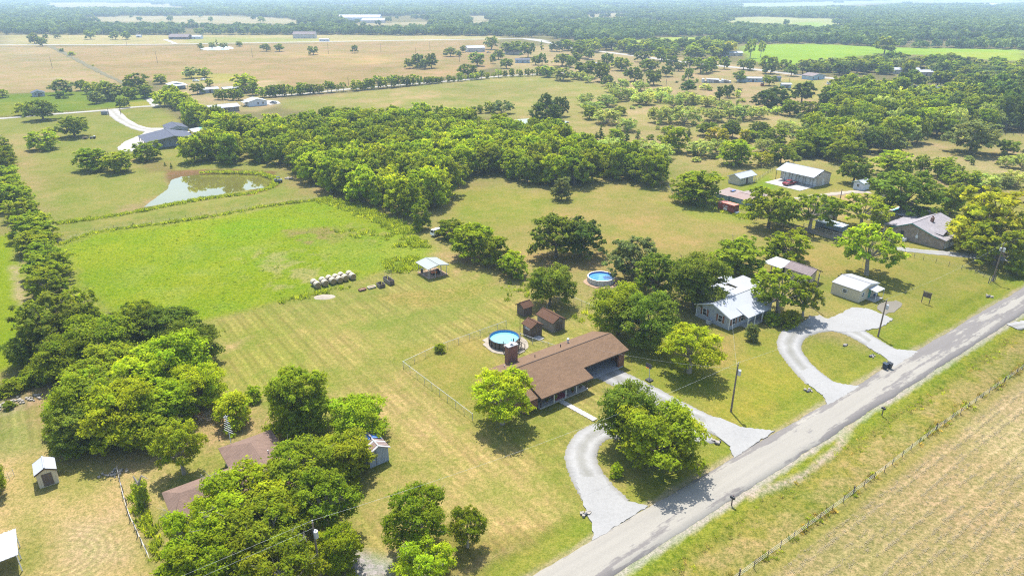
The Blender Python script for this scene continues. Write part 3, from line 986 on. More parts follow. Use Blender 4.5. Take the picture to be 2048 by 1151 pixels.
def patch_poly(name, pts, mat, z, label, px=True, jag=0.25, kind='structure', zpx=0.0, step=0.8):
    P = gpoly(pts, zpx) if px else pts
    V = []
    for i in range(len(P)):
        a, b = np.array(P[i]), np.array(P[(i + 1) % len(P)])
        n = max(1, int(np.linalg.norm(b - a) / step))
        for k in range(n):
            p = a + (b - a) * k / n
            V.append((p[0] + (random.random() - 0.5) * 2 * jag, p[1] + (random.random() - 0.5) * 2 * jag, z))
    mb = MB()
    if name == 'pond': mb.poly(V)
    else: mb.slab(V[::-1] if sum(a[0] * b[1] - b[0] * a[1] for a, b in zip(V, V[1:] + V[:1])) < 0 else V, .2)
    o = mb.build(name, mat)
    a = o.data.attributes.new('across', 'FLOAT', 'POINT')
    a.data.foreach_set('value', np.full(len(o.data.vertices), .6, np.float32))
    return tag(o, label, kind=kind)


# county road: its own frame, X along the road
RS = np.arange(-40, 460, 0.8)
V, F = [], []
for i, s in enumerate(RS):
    l = -2.72 + 0.16 * (random.random() - 0.5) + .5 * (float(fbm(np.array([s / 5.]), np.array([1.]), 3, 3)[0]) - .5)
    r = 2.72 + 0.16 * (random.random() - 0.5) + .5 * (float(fbm(np.array([s / 5.]), np.array([9.]), 3, 3)[0]) - .5)
    for k in range(7):
        u = (0, .015, .2, .5, .8, .985, 1)[k]
        V.append((s, l + (r - l) * u, 0.015 + 0.06 * math.sin(math.pi * u) if 0 < k < 6 else -.2))
for i in range(len(RS) - 1):
    for k in range(6):
        a = i * 7 + k
        F.append((a, a + 7, a + 8, a + 1))
road = link_mesh('county_road', np_mesh('county_road', V, F, M['asphalt'], True))
X, Y = ab(0, 42.25)
road.location = (X, Y, 0)
road.rotation_euler = (0, 0, RA)
tag(road, 'worn pale grey chip-seal road with darker patches', kind='structure')

DRIVES = dict(a=([(1222, 1012), (1198, 985), (1172, 945), (1162, 908), (1180, 874), (1215, 860), (1280, 868), (1350, 872), (1420, 868)], [6.0, 5.4, 4.8, 4.7, 4.4, 4.2, 4, 4, 4]),
              b=([(1200, 738), (1232, 754), (1280, 777), (1340, 806), (1400, 836), (1455, 862)], [5.2, 5.2, 5.0, 4.2, 4.0, 4.6]),
              c=([(1640, 765), (1610, 738), (1582, 703), (1580, 680), (1600, 660), (1650, 650), (1700, 660), (1745, 684), (1778, 704)], [5.2, 4.5, 4.3, 4.4, 4.8, 5.2, 5.0, 4.2, 4.6]))
MOUTHS = dict(a=[(1150, 955), (1205, 950), (1222, 978), (1250, 1001), (1297, 1011), (1186, 1080), (1184, 1048), (1168, 1008)],
              b=[(1405, 832), (1440, 834), (1480, 853), (1549, 861), (1467, 915), (1460, 893), (1425, 864)],
              c=[(1600, 742), (1626, 732), (1650, 755), (1675, 766), (1720, 772), (1656, 810), (1645, 790), (1616, 768)],
              d=[(1745, 677), (1785, 697), (1838, 702), (1790, 733), (1768, 713), (1732, 692)])
ribbon('gravel_drive', *DRIVES['a'], M['gravel'], 0.012, 'pale gravel half-circle drive in front of the brown-roofed house', jag=.14, per=22)
patch_poly('gravel_mouth', MOUTHS['a'], M['gravel'], 0.046, 'flared gravel mouth of the half-circle drive at the road', jag=.14, step=.4)
ribbon('gravel_drive', *DRIVES['b'], M['gravel'], 0.018, 'pale gravel driveway running from the carport down to the road', jag=.14, per=22)
patch_poly('gravel_mouth', MOUTHS['b'], M['gravel'], 0.052, 'flared gravel mouth of the carport driveway at the road', jag=.14, step=.4)
ribbon('gravel_drive', *DRIVES['c'], M['gravel'], 0.012, 'pale gravel loop drive at the grey house with the metal roof', jag=.14, per=22)
patch_poly('gravel_mouth', MOUTHS['c'], M['gravel'], 0.046, 'lower gravel mouth of the loop drive at the road', jag=.14, step=.4)
patch_poly('gravel_mouth', MOUTHS['d'], M['gravel'], 0.046, 'upper gravel mouth of the loop drive beside the bins', jag=.14, step=.4)
patch_poly('gravel_pad', [(1600, 650), (1620, 632), (1640, 630), (1655, 637), (1685, 625), (1705, 614), (1735, 617), (1765, 628), (1786, 638), (1762, 654), (1720, 663), (1690, 664), (1650, 660)], M['gravel'], 0.05, 'gravel parking apron in front of the small cream building', jag=.18, step=.4)
ribbon('gravel_drive', [(1772, 492), (1800, 497), (1850, 503), (1910, 508), (1970, 514), (2060, 520)], [2.6, 3.0, 3.2, 3.6, 3.6, 3.6], M['gravel'], 0.012, 'narrow white gravel drive below the tan brick house')
ribbon('gravel_drive', [(2024, 653), (2060, 646), (2110, 641)], [2.5, 3.2, 3.5], M['gravel'], 0.006, 'gravel turnout on the far side of the road')
ribbon('gravel_road', [(-60, 241), (0, 237), (110, 228), (225, 219), (270, 214), (312, 212), (345, 211)], 4.6, M['gravel_far'], 0.03, 'white gravel lane in front of the blue-roofed barn', jag=0.4)
ribbon('gravel_road', [(312, 212), (303, 204), (296, 195)], 4, M['gravel_far'], 0.04, 'short gravel spur beside the shrubs off the white lane', jag=0.4)
ribbon('concrete_drive', [(222, 219), (240, 236), (268, 252), (300, 260), (345, 261)], [7, 6.5, 6, 8, 12], M['gravel_far'], 0.05, 'white curved drive leading to the blue-roofed barn', jag=0.3)
patch_poly('concrete_drive', [(300, 256), (346, 256), (346, 275), (300, 290), (268, 303), (238, 303), (234, 296), (250, 283), (285, 268)], M['gravel_far'], 0.07, 'white yard in front of the blue-roofed barn')
ribbon('far_road', [(-100, 92), (0, 90), (300, 89), (560, 85), (800, 81), (1000, 78), (1060, 78), (1095, 82)], [9] * 8, M['gravel_far'], 0.10, 'pale straight road behind the tan fields', jag=0.5)
ribbon('far_road', [(1050, 78), (1090, 84), (1150, 97), (1200, 103), (1280, 113), (1340, 121), (1420, 130), (1500, 138), (1600, 150), (1680, 158), (1740, 162), (1800, 180)], [9] * 12, M['gravel_far'], 0.12, 'pale road bending between the oaks', jag=0.5)
ribbon('far_lane', [(528, 192), (600, 188), (700, 178), (800, 170), (900, 162), (1010, 152), (1130, 146)], 5, M['gravel_far'], 0.05, 'white lane behind the row of small trees', jag=0.4)
ribbon('far_lane', [(330, 79), (345, 85), (352, 89)], 6, M['gravel_far'], 0.12, 'driveway of the far grey-roofed house', jag=0.4)
ribbon('farm_track', [(1590, 398), (1650, 390), (1700, 384), (1740, 384)], 3.0, M['chalk'], 0.012, 'bare farm track beside the metal shop', jag=0.5)
patch_poly('gravel_pad', [(1752, 614), (1772, 602), (1792, 600), (1806, 606), (1800, 617), (1786, 624), (1768, 629)], gravel_mat('grey_gravel', alb(176, 168, 152)), 0.012, 'rough grey gravel patch beside the apron utility pole', jag=.35)

M['rough_strip'] = plain('rough_strip', alb(146, 134, 82, .9), .95, .3, .25)
ribbon('grass_strip', [(97, 91), (124, 104), (150, 118), (200, 144), (248, 167)], [7, 6, 5, 4.5, 4], M['rough_strip'], 0.06, 'dark rough grass strip dividing the two tan fields', jag=1.0)
ribbon('grass_strip', [(-40, 93.5), (120, 92.5), (300, 91.5), (520, 88.5), (620, 87)], 5, M['rough_strip'], 0.06, 'dark grass verge below the straight far road', jag=1.0)
patch_poly('pond', [(400, 98), (418, 94), (440, 92.5), (462, 94), (468, 97), (452, 100.5), (415, 101)], plain('pond_painted_glint', (.33, .36, .38), .2, .2), 0.08, 'pale pond sheet with painted glint in the tan field', jag=.8, step=3)  # pond sheet in place of white clutter, glint put into its pale colour
wo = patch_poly('pond', POND, M['pond'], -0.45, 'murky green pond reflecting the sky and the grove', px=False, jag=0.15, step=1.5)
patch_poly('pond', POND2, M['pond'], -0.2, 'small pale pond behind the grove', px=False, jag=0.2, step=2)

# ------------------------------------------------------------------ buildings (local frame: x along the road, y away from it)
def gable_wall(name, parent, x0, x1, y0, y1, zw, zr, axis, mat, ridge=None, z0=-0.1):
    mb = MB()
    if axis == 'x':
        r = (y0 + y1) / 2 if ridge is None else ridge
        a = [(x0, y0, z0), (x0, y1, z0), (x0, y1, zw), (x0, r, zr), (x0, y0, zw)]
        b = [(x1, p[1], p[2]) for p in a]
    else:
        r = (x0 + x1) / 2 if ridge is None else ridge
        a = [(x1, y0, z0), (x0, y0, z0), (x0, y0, zw), (r, y0, zr), (x1, y0, zw)]
        b = [(p[0], y1, p[2]) for p in a]
    mb.poly(a)
    mb.poly(b[::-1])
    n = len(a)
    for i in range(n):
        if i == 2 or i == 3: continue
        j = (i + 1) % n
        mb.poly([a[j], a[i], b[i], b[j]])
    return mb.build(name, mat, parent)


def roof_slope(mb, e0, e1, r1, r0, th=0.12):
    """one slope: eave corners e0 e1, ridge corners r1 r0"""
    mb.slab([e0, e1, r1, r0], th)


def gable_roof(parent, x0, x1, y0, y1, ze, zr, axis, mat, ridge=None, ov=0.35, th=0.1, fascia=None, name='roof', cap=None):
    mb = MB()
    if axis == 'x':
        r = (y0 + y1) / 2 if ridge is None else ridge
        k0 = (zr - ze) / (r - y0)
        k1 = (zr - ze) / (y1 - r)
        A, B = x0 - ov, x1 + ov
        mb.slab([(A, y0 - ov, ze - k0 * ov + th), (B, y0 - ov, ze - k0 * ov + th), (B, r, zr + th), (A, r, zr + th)], th)
        mb.slab([(A, r, zr + th), (B, r, zr + th), (B, y1 + ov, ze - k1 * ov + th), (A, y1 + ov, ze - k1 * ov + th)], th)
        capb = MB().tube((A, r, zr + th), (B, r, zr + th), 0.10, n=6)
        fas = []
        for xx in (A, B):
            f = MB()
            fas.append(f)
            for (p, q) in (((xx, y0 - ov, ze - k0 * ov), (xx, r, zr)), ((xx, r, zr), (xx, y1 + ov, ze - k1 * ov))):
                s = 0.03 if xx == B else -0.03
                f.poly([(xx + s, p[1], p[2] - 0.12), (xx + s, q[1], q[2] - 0.12), (xx + s, q[1], q[2] + th + .01), (xx + s, p[1], p[2] + th + .01)])
    else:
        r = (x0 + x1) / 2 if ridge is None else ridge
        k0 = (zr - ze) / (r - x0)
        k1 = (zr - ze) / (x1 - r)
        A, B = y0 - ov, y1 + ov
        mb.slab([(r, A, zr + th), (r, B, zr + th), (x0 - ov, B, ze - k0 * ov + th), (x0 - ov, A, ze - k0 * ov + th)], th)
        mb.slab([(x1 + ov, A, ze - k1 * ov + th), (x1 + ov, B, ze - k1 * ov + th), (r, B, zr + th), (r, A, zr + th)], th)
        capb = MB().tube((r, A, zr + th), (r, B, zr + th), 0.10, n=6)
        fas = []
        for yy in (A, B):
            f = MB()
            fas.append(f)
            for (p, q) in (((x0 - ov, yy, ze - k0 * ov), (r, yy, zr)), ((r, yy, zr), (x1 + ov, yy, ze - k1 * ov))):
                s = 0.03 if yy == B else -0.03
                f.poly([(p[0], yy + s, p[2] - 0.12), (q[0], yy + s, q[2] - 0.12), (q[0], yy + s, q[2] + th + .01), (p[0], yy + s, p[2] + th + .01)])
    o = mb.build(name, mat, parent)
    capb.build('ridge_cap', cap or mat, o)
    if fascia:
        for f in fas: f.build('fascia', fascia, o)
    return o


def window(parent, face, u, z, w=0.9, h=1.2, at=0.0, frame=None, shutters=None, name='window'):
    """face: '-x','+x','-y','+y'; u along the wall, z sill height, at = wall plane"""
    fr = MB()
    pn = MB()
    d = -1 if face[0] == '-' else 1

    def bx(mb, u0, u1, z0, z1, d0, d1):
        lo, hi = sorted((at + d * d0, at + d * d1))
        if face[1] == 'x': mb.box(lo, hi, u0, u1, z0, z1)
        else: mb.box(u0, u1, lo, hi, z0, z1)
    t = 0.09
    bx(fr, u - w / 2 - t, u + w / 2 + t, z - t, z, 0.0, 0.07)
    bx(fr, u - w / 2 - t, u + w / 2 + t, z + h, z + h + t, 0.0, 0.07)
    bx(fr, u - w / 2 - t, u - w / 2, z, z + h, 0.0, 0.07)
    bx(fr, u + w / 2, u + w / 2 + t, z, z + h, 0.0, 0.07)
    bx(fr, u - w / 2, u + w / 2, z + h / 2 - .03, z + h / 2 + .03, 0.0, 0.06)
    bx(pn, u - w / 2, u + w / 2, z, z + h, -0.02, 0.025)
    f = fr.build(name, frame or M['white'], parent)
    pn.build('pane', M['glass'], f)
    if shutters:
        for sgn in (-1, 1):
            sh = MB()
            c = u + sgn * (w / 2 + t + 0.22)
            bx(sh, c - 0.2, c + 0.2, z - 0.05, z + h + 0.05, 0.0, 0.05)
            sh.build('shutter', shutters, parent)
    return f


def door(parent, face, u, w, h, at, mat, z0=0.0, name='door', panels=0, th=0.05):
    d = -1 if face[0] == '-' else 1
    mb = MB()
    lo, hi = sorted((at, at + d * th))
    if face[1] == 'x': mb.box(lo, hi, u - w / 2, u + w / 2, z0, z0 + h)
    else: mb.box(u - w / 2, u + w / 2, lo, hi, z0, z0 + h)
    o = mb.build(name, mat, parent)
    hb = MB()
    lo, hi = sorted((at + d * (th + .002), at + d * (th + 0.05)))
    uu = u + w / 2 - 0.12
    if face[1] == 'x': hb.box(lo, hi, uu - .05, uu + .05, z0 + 0.95, z0 + 1.05)
    else: hb.box(uu - .05, uu + .05, lo, hi, z0 + 0.95, z0 + 1.05)
    hb.build('handle', M['dark_steel'], o)
    if panels:
        pb = MB()
        lo, hi = sorted((at + d * (th + .002), at + d * (th + 0.03)))
        for k in range(1, panels):
            zz = z0 + h * k / panels
            if face[1] == 'x': pb.box(lo, hi, u - w / 2, u + w / 2, zz - .02, zz + .02)
            else: pb.box(u - w / 2, u + w / 2, lo, hi, zz - .02, zz + .02)
        pb.build('panel_rail', M['steel'], o)
    return o


def post(parent, x, y, z0, z1, r=0.07, mat=None, name='post'):
    return MB().box(x - r, x + r, y - r, y + r, z0, z1).build(name, mat or M['post_wood'], parent)


# --- the brown-roofed brick ranch house
H = site('ranch_house', 'long red brick ranch house with brown shingle roof, porch, chimney and carport', 'house', 53.5, 69.0)
def L(s, t): return s - 53.5, t - 69.0
ex, ey = L(77.4, 80.8)
# walls: the main body with rooms, the open carport at the east end
wl = MB()
def wallbox(mb, s0, s1, t0, t1, z0, z1):
    a, b = L(s0, t0)
    c, d = L(s1, t1)
    mb.box(a, c, b, d, z0, z1)
wallbox(wl, 54.1, 68.0, 73.2, 80.7, -0.1, 2.75)
wallbox(wl, 54.1, 56.9, 70.9, 73.2, -0.1, 2.15)
wl.build('wall', M['red_brick'], H)
w2 = MB()
wallbox(w2, 76.9, 77.2, 72.4, 80.7, -0.1, 2.75)
wallbox(w2, 68.0, 76.9, 80.4, 80.7, -0.1, 2.75)
wallbox(w2, 75.9, 76.9, 72.4, 72.75, -0.1, 3.0)
w2.build('carport_wall', M['red_brick'], H)
gb = MB()                                                            # gable ends under the roof
for s in (68.0,):
    pass
a0 = L(77.2, 72.4); a1 = L(77.2, 80.7); ar = L(77.2, 76.6)
gb.poly([(a0[0] - .1, a0[1], 2.75), (a0[0] - .1, a1[1], 2.75), (a0[0] - .1, ar[1], 4.40)])
gb.build('gable', M['red_brick'], H)
rf = MB()
def RP(s, t, z): a, b = L(s, t); return (a, b, z)
ZR = 4.52
fs = 0.297
def fz(t): return ZR - fs * (76.6 - t)
rf.slab([RP(56.6, 69.6, fz(69.6)), RP(67.35, 69.6, fz(69.6)), RP(67.35, 72.0, fz(72.0)), RP(77.75, 72.0, fz(72.0)), RP(77.75, 76.6, ZR), RP(56.6, 76.6, ZR)], 0.14)
roof_main = rf.build('roof', M['shingle'], H)
rb = MB().slab([RP(53.6, 76.55, ZR - .02), RP(77.75, 76.6, ZR - .006), RP(77.75, 81.2, 2.95), RP(53.6, 81.2, 2.95)], 0.14)
rb.build('roof', M['shingle'], H)
rl = MB().slab([RP(53.6, 70.3, 2.28), RP(56.75, 70.3, 2.28), RP(56.75, 76.54, 4.12), RP(53.6, 76.54, 4.12)], 0.14)
rl.build('roof', M['shingle'], H)
rk = MB().poly([RP(53.9, 70.4, 2.1), RP(53.9, 76.5, 4.0), RP(53.9, 80.9, 2.9), RP(53.9, 80.9, 2.3), RP(53.9, 70.4, 2.0)])
rk.build('gable', M['red_brick'], H)
fa = MB()
fa.box(*[q for p in zip(RP(56.58, 69.57, 0)[:2], RP(67.37, 69.63, 0)[:2]) for q in p], fz(69.6) - 0.26, fz(69.6) - 0.015)
fa.box(*[q for p in zip(RP(67.3, 71.97, 0)[:2], RP(77.77, 72.03, 0)[:2]) for q in p], fz(72) - 0.26, fz(72) - 0.015)
fa.poly([RP(56.57, 69.6, fz(69.6) - .3), RP(56.57, 69.6, fz(69.6) - .01), RP(56.57, 76.6, ZR - .01), RP(56.57, 76.6, ZR - .45)])
fa.poly([RP(67.38, 69.6, fz(69.6) - .3), RP(67.38, 72.0, fz(72.0) - .3), RP(67.38, 72.0, fz(72.0) - .01), RP(67.38, 69.6, fz(69.6) - .01)])
fa.build('fascia', M['fascia'], roof_main)
MB().tube(RP(56.7, 76.6, ZR + .0), RP(77.7, 76.6, ZR + .0), 0.09, n=6).build('ridge_cap', M['fascia'], roof_main)
for s, t, r, h in ((62.2, 78.5, .07, .5), (56.4, 79.2, .06, .4), (68.2, 79.0, .08, .45)):
    x, y = L(s, t)
    z = ZR - (t - 76.6) * (ZR - 2.95) / 4.6
    MB().tube((x, y, z - .1), (x, y, z + h), r).build('vent_pipe', M['black'] if h > .42 else M['steel'], roof_main)
x, y = L(70.5, 79.7)
z = 3.5
tv = MB().tube((x, y, z - .2), (x, y, z + .55), 0.12).disc(x, y, .01, z)
tv.v += []
tv.tube((x, y, z + .55), (x, y, z + .8), 0.28, 0.2, 12)
tv.build('turbine_vent', M['steel'], roof_main)
ch = MB()
wallbox(ch, 57.9, 59.8, 80.1, 81.15, 0, 6.3)
chm = ch.build('chimney', M['red_brick'], H)
cc = MB()
wallbox(cc, 57.8, 59.9, 80.0, 81.25, 6.3, 6.42)
cc.build('chimney_cap', M['dark_concrete'], chm)
x, y = L(58.9, 80.6)
MB().tube((x, y, 6.42), (x, y, 6.75), .17, n=12).tube((x, y, 6.85), (x, y, 6.92), .3, .05, n=12).build('flue', M['steel'], chm)
# porch
pf = MB()
wallbox(pf, 56.9, 67.0, 70.35, 73.2, -0.05, 0.14)
pf.build('porch_floor', M['concrete'], H)
cf = MB()
wallbox(cf, 68.0, 76.9, 72.2, 80.4, -0.05, 0.06)
cf.build('carport_floor', M['dark_concrete'], H)
for s in (57.25, 59.9, 62.35, 64.6, 66.75):
    x, y = L(s, 70.55)
    post(H, x, y, 0.14, fz(70.55) - 0.15, 0.07, M['fascia'] if s in (57.25, 66.75) else M['white'])
for s in (58.4, 60.2, 64.6, 66.4): window(H, '-y', L(s, 0)[0], 0.75, 1.0, 1.3, L(0, 73.2)[1])
door(H, '-y', L(62.3, 0)[0], 1.0, 2.05, L(0, 73.2)[1], M['shutter'], 0.14)
door(H, '+x', L(0, 77.0)[1], 0.9, 2.05, L(68.0, 0)[0], M['white'], 0.06)
window(H, '-x', L(0, 78.3)[1], 0.9, 1.0, 1.2, L(54.1, 0)[0])
o = MB()
x, y = L(61.7, 71.3)
o.box(x - 1.3, x + 1.2, y - 0.65, y + 1.0, 0.141, 0.156)
tag(o.build('rug', M['rug']), 'red rug on the porch floor of the brown-roofed house', 'rug').matrix_world = H.matrix_basis
rug = bpy.data.objects['rug']
rug.location, rug.rotation_euler = H.location, H.rotation_euler


def potted(s, t, z, label, h=0.6, flower=False):
    r = site('potted_plant', label, 'plant', s, t, 'potted plants on the porch', z=z)
    MB().tube((0, 0, 0), (0, 0, 0.3), 0.13, 0.2, 10).build('pot', M['shutter'], r)
    mb = MB()
    for k in range(46):
        a, e = random.random() * 6.28, random.random()
        c = Vector((math.cos(a) * .32 * random.random(), math.sin(a) * .32 * random.random(), 0.3 + h * e))
        d = Vector((random.gauss(0, 1), random.gauss(0, 1), random.gauss(0.5, .6))).normalized() * .13
        q = d.orthogonal().normalized() * .07
        mb.poly([c - d, c + q, c + d, c - q])
    c = add_lc(mb.build('leaves', M['leaf_weed'], r))
    return r


potted(59.0, 71.2, 0.14, 'leafy potted plant at the west end of the porch')
potted(60.5, 70.9, 0.14, 'leafy potted plant beside the red rug on the porch')
potted(64.2, 71.0, 0.14, 'small potted plant between the white porch posts')
potted(66.2, 71.3, 0.14, 'potted plant at the east corner of the porch')


def bench(s, t, z, label):
    r = site('porch_bench', label, 'bench', s, t, z=z)
    MB().box(-.7, .7, -.25, .25, .38, .44).build('seat', M['dark_wood'], r)
    MB().box(-.7, .7, .2, .26, .5, .9).build('backrest', M['dark_wood'], r)
    for a in (-.62, .62):
        for b in (-.2, .2):
            MB().box(a - .04, a + .04, b - .04, b + .04, 0, .38).build('leg', M['dark_wood'], r)
    return r


bench(65.3, 72.6, 0.14, 'dark wooden bench against the porch wall')
bench(58.2, 72.6, 0.14, 'dark wooden bench under the west porch window')
wk = MB()
for k in range(10):                                                   # concrete walk in slabs
    s0, t0 = 61.15 + 0.085 * k, 70.3 - 0.72 * k
    X0, Y0 = s0, t0
    wk.box(s0 - .5, s0 + .5, t0 - .70, t0, -0.05, 0.035 + 0.004 * (k % 2))
walk = wk.build('front_walk', M['concrete'])
walk.rotation_euler = (0, 0, RA)
tag(walk, 'narrow concrete walk from the porch to the half-circle drive', kind='structure')

# --- small brown sheds behind
def small_shed(name, label, s0, s1, t0, t1, zw, zr, wall, roof, axis='y', door_face='-y', group='brown sheds behind the ranch house', ov=0.25, doors=True, fascia='fascia'):
    r = site(name, label, 'shed', s0, t0, group)
    w, d = s1 - s0, t1 - t0
    gable_wall('wall', r, 0, w, 0, d, zw, zr, axis, wall)
    gable_roof(r, 0, w, 0, d, zw, zr, axis, roof, ov=ov, fascia=M[fascia])
    if doors:
        u = w / 2 if door_face[1] == 'y' else d / 2
        door(r, door_face, u, min(1.6, w * .6), zw - 0.25, 0.0 if door_face[0] == '-' else (w if door_face[1] == 'x' else d), M['dark_wood'], 0.05)
    return r


sh = small_shed('garden_shed', 'brown-roofed wooden pool shed with an open dark front', 70.4, 73.0, 90.1, 92.6, 2.15, 2.85, M['dark_wood'], M['shingle_shed'])
for k in (0.7, 1.2, 1.7): window(sh, '-x', k, 1.5, 0.3, 0.3, 0.0)
MB().box(.5, 1.9, -1.6, -0.05, -.05, .05).build('step_slab', M['concrete'], sh)
small_shed('garden_shed', 'longest of the brown-roofed sheds, grey board walls', 75.1, 78.1, 89.4, 94.2, 2.1, 2.95, M['grey_wood'], M['shingle_shed'])
small_shed('garden_shed', 'smallest brown-roofed shed, farthest from the ranch house', 74.9, 77.0, 98.3, 100.6, 1.9, 2.6, M['dark_wood'], M['shingle_shed'], 'x', '-x')

# --- round pools
def round_pool(name, label, s, t, r, h, wall, liner, water, depth=0.25, rim='black'):
    o = site(name, label, 'pool', s, t)
    w = MB().ring(0, 0, r - 0.05, r, -0.05, h, 48)
    wo = w.build('pool_wall', wall, o)
    rb = MB().ring(0, 0, r - 0.12, r + 0.1, h + .001, h + 0.06, 48)
    rb.build('rim', M[rim], o)
    MB().ring(0, 0, r - 0.075, r - 0.052, 0.05, h - .002, 48).build('liner', liner, o)
    MB().disc(0, 0, r - 0.08, h - depth, 48).build('water', water, o)
    for k in range(20):
        a = 2 * math.pi * k / 20
        p = MB().box(-.05, .05, -.07, .07, 0, h)
        q = p.build('upright', M[rim], wo)
        q.location = (math.cos(a) * (r + .06), math.sin(a) * (r + .06), 0)
        q.rotation_euler = (0, 0, a + math.pi / 2)
    return o


round_pool('swimming_pool', 'round above-ground pool with brown sides behind the chimney', 65.2, 91.5, 2.8, 1.28, M['pool_wall'], M['pool_liner'], M['pool_water'], 0.38)
X, Y = ab(65.0, 91.2)
patch_poly('gravel_pad', [(X + 4.6 * math.cos(a) + (0.8 if 3 < a < 5.5 else 0), Y + 3.9 * math.sin(a)) for a in np.linspace(0, 6.283, 28)[:-1]], M['chalk'], 0.008, 'bare chalky pad under the brown-sided pool', px=False, jag=0.3)
round_pool('swimming_pool', 'round above-ground pool with pale sides and deep blue water', 100.0, 102.7, 2.95, 1.15, M['pool_wall_pale'], M['pool_liner_dark'], M['pool_water_blue'], 0.3, 'white')
X, Y = ab(100.2, 102.4)
patch_poly('gravel_pad', [(X + 4.2 * math.cos(a), Y + 3.9 * math.sin(a)) for a in np.linspace(0, 6.283, 26)[:-1]], M['dirt'], 0.008, 'bare dirt ring under the blue pool', px=False, jag=0.4)
# pool deck and stairs by the first pool
dk = site('pool_deck', 'small wooden pool deck with railings and stairs behind the chimney', 'deck', 63.0, 87.2)
for k in range(9):
    MB().box(0 + k * .26, .25 + k * .26, 0, 1.7, 1.2, 1.25).build('deck_board', M['grey_wood'], dk)
for (x, y) in ((.05, .05), (2.3, .05), (.05, 1.6), (2.3, 1.6)): post(dk, x, y, 0, 2.15, .06)
for (x0, y0, x1, y1) in ((.05, .05, 2.3, .05), (.05, .05, .05, 1.6), (2.3, 1.0, 2.3, 1.6)):
    MB().tube((x0, y0, 2.1), (x1, y1, 2.1), .05).build('railing', M['grey_wood'], dk)
    MB().tube((x0, y0, 1.7), (x1, y1, 1.7), .03).build('railing', M['grey_wood'], dk)
for k in range(5):
    z = 1.0 - .22 * k
    MB().box(2.42 + k * .28, 2.7 + k * .28, .2, 1.1, z - .05, z).build('stair_tread', M['grey_wood'], dk)
for yy in (.16, 1.14):
    MB().tube((2.4, yy, 2.1), (3.9, yy, 0.95), .045).build('stair_rail', M['grey_wood'], dk)
    MB().tube((2.4, yy, 1.15), (3.9, yy, 0.0), .06).build('stringer', M['grey_wood'], dk)
    post(dk, 3.85, yy, 0, .98, .05)
ld = site('pool_ladder', 'dark a-frame ladder standing over the brown-sided pool edge', 'ladder', 65.1, 89.0)
for xx in (0, .5):
    MB().tube((xx, -.3, 0), (xx, .1, 1.9), .035).build('side_rail', M['dark_steel'], ld)
    MB().tube((xx, .5, .9), (xx, .1, 1.9), .035).build('side_rail', M['dark_steel'], ld)
for k in range(5):
    MB().tube((0, -.3 + .066 * k, .3 + .32 * k), (.5, -.3 + .066 * k, .3 + .32 * k), .03).build('rung', M['dark_steel'], ld)

# --- pavilion
pv = site('pole_pavilion', 'open pavilion with pale metal roof on thin white posts beside the pasture', 'pavilion', 69.3, 126.6)
gable_roof(pv, 0, 4.8, 0, 5.0, 2.5, 2.98, 'y', M['pale_green_roof'], ov=.4, th=.06, fascia=M['steel'])
for x in (0.1, 1.7, 3.2, 4.7):
    for y in (0.1, 4.9): post(pv, x, y, 0, 2.5, .045, M['steel'])
for x in (0.1, 4.7): post(pv, x, 2.5, 0, 2.5, .045, M['steel'])
MB().box(-.2, 5.0, -.2, 5.2, -.05, .03).build('floor', M['dirt'], pv)
tb = site('garden_tractor', 'orange garden tractor parked under the pavilion', 'tractor', 72.0, 128.4)
MB().box(-.9, .2, -.4, .4, .35, .8).build('hood', M['orange'], tb)
MB().box(.2, .9, -.5, .5, .35, .6).build('body', M['orange'], tb)
MB().box(.5, .9, -.25, .25, .6, 1.1).build('seat', M['black'], tb)
for (x, y, r_) in ((-.7, .45, .25), (-.7, -.45, .25), (.6, .55, .4), (.6, -.55, .4)):
    MB().tube((x, y - .1, r_), (x, y + .1, r_), r_, n=14).build('wheel', M['tyre'], tb)
dr = site('steel_drum', 'dark steel drum at the west post of the pavilion', 'drum', 69.9, 131.0)
MB().tube((0, 0, 0), (0, 0, .88), .3, n=14).build('body', M['dark_steel'], dr)
MB().ring(0, 0, .28, .32, .88, .92, 16).build('rim', M['steel'], dr)

# --- hay bales
bale_me = None
def bale(s, t, label):
    global bale_me
    r = site('hay_bale', label, 'hay bale', s, t, 'round hay bales lined up in the pasture', rz=RA + math.radians(random.uniform(-4, 4)))
    if bale_me is None:
        mb = MB()
        n, R_ = 26, 0.78
        prof = [(-.66, R_ * .93), (-.6, R_), (0, R_ * 1.015), (.6, R_), (.66, R_ * .93)]
        for (yy, rr) in prof:
            for i in range(n):
                a = 2 * math.pi * i / n
                zz = max(0.0, R_ * .97 + rr * math.sin(a))
                mb.v.append((rr * math.cos(a), yy, zz))
        for k in range(len(prof) - 1):
            for i in range(n):
                j = (i + 1) % n
                mb.f.append([k * n + i, (k + 1) * n + i, (k + 1) * n + j, k * n + j])
        e = MB()
        for yy, fl in ((-.665, 1), (.665, -1)):
            for q in range(4):
                r0, r1 = R_ * .92 * q / 4, R_ * .92 * (q + 1) / 4
                for i in range(n):
                    a, b = 2 * math.pi * i / n, 2 * math.pi * (i + 1) / n
                    off = yy - .02 * (q % 2) * (1 if yy < 0 else -1)
                    pts = [(r0 * math.cos(a), off, R_ * .97 + r0 * math.sin(a)), (r1 * math.cos(a), off, R_ * .97 + r1 * math.sin(a)), (r1 * math.cos(b), off, R_ * .97 + r1 * math.sin(b)), (r0 * math.cos(b), off, R_ * .97 + r0 * math.sin(b))]
                    if q == 0: pts = pts[1:]
                    e.poly(pts if fl > 0 else pts[::-1])
        bale_me = (mb.mesh('bale_wrap', M['hay'], True), e.mesh('bale_end', M['hay_end']))
    r.scale = (.92, .95, .92)
    link_mesh('wrap', bale_me[0], r)
    link_mesh('end_face', bale_me[1], r)
    return r


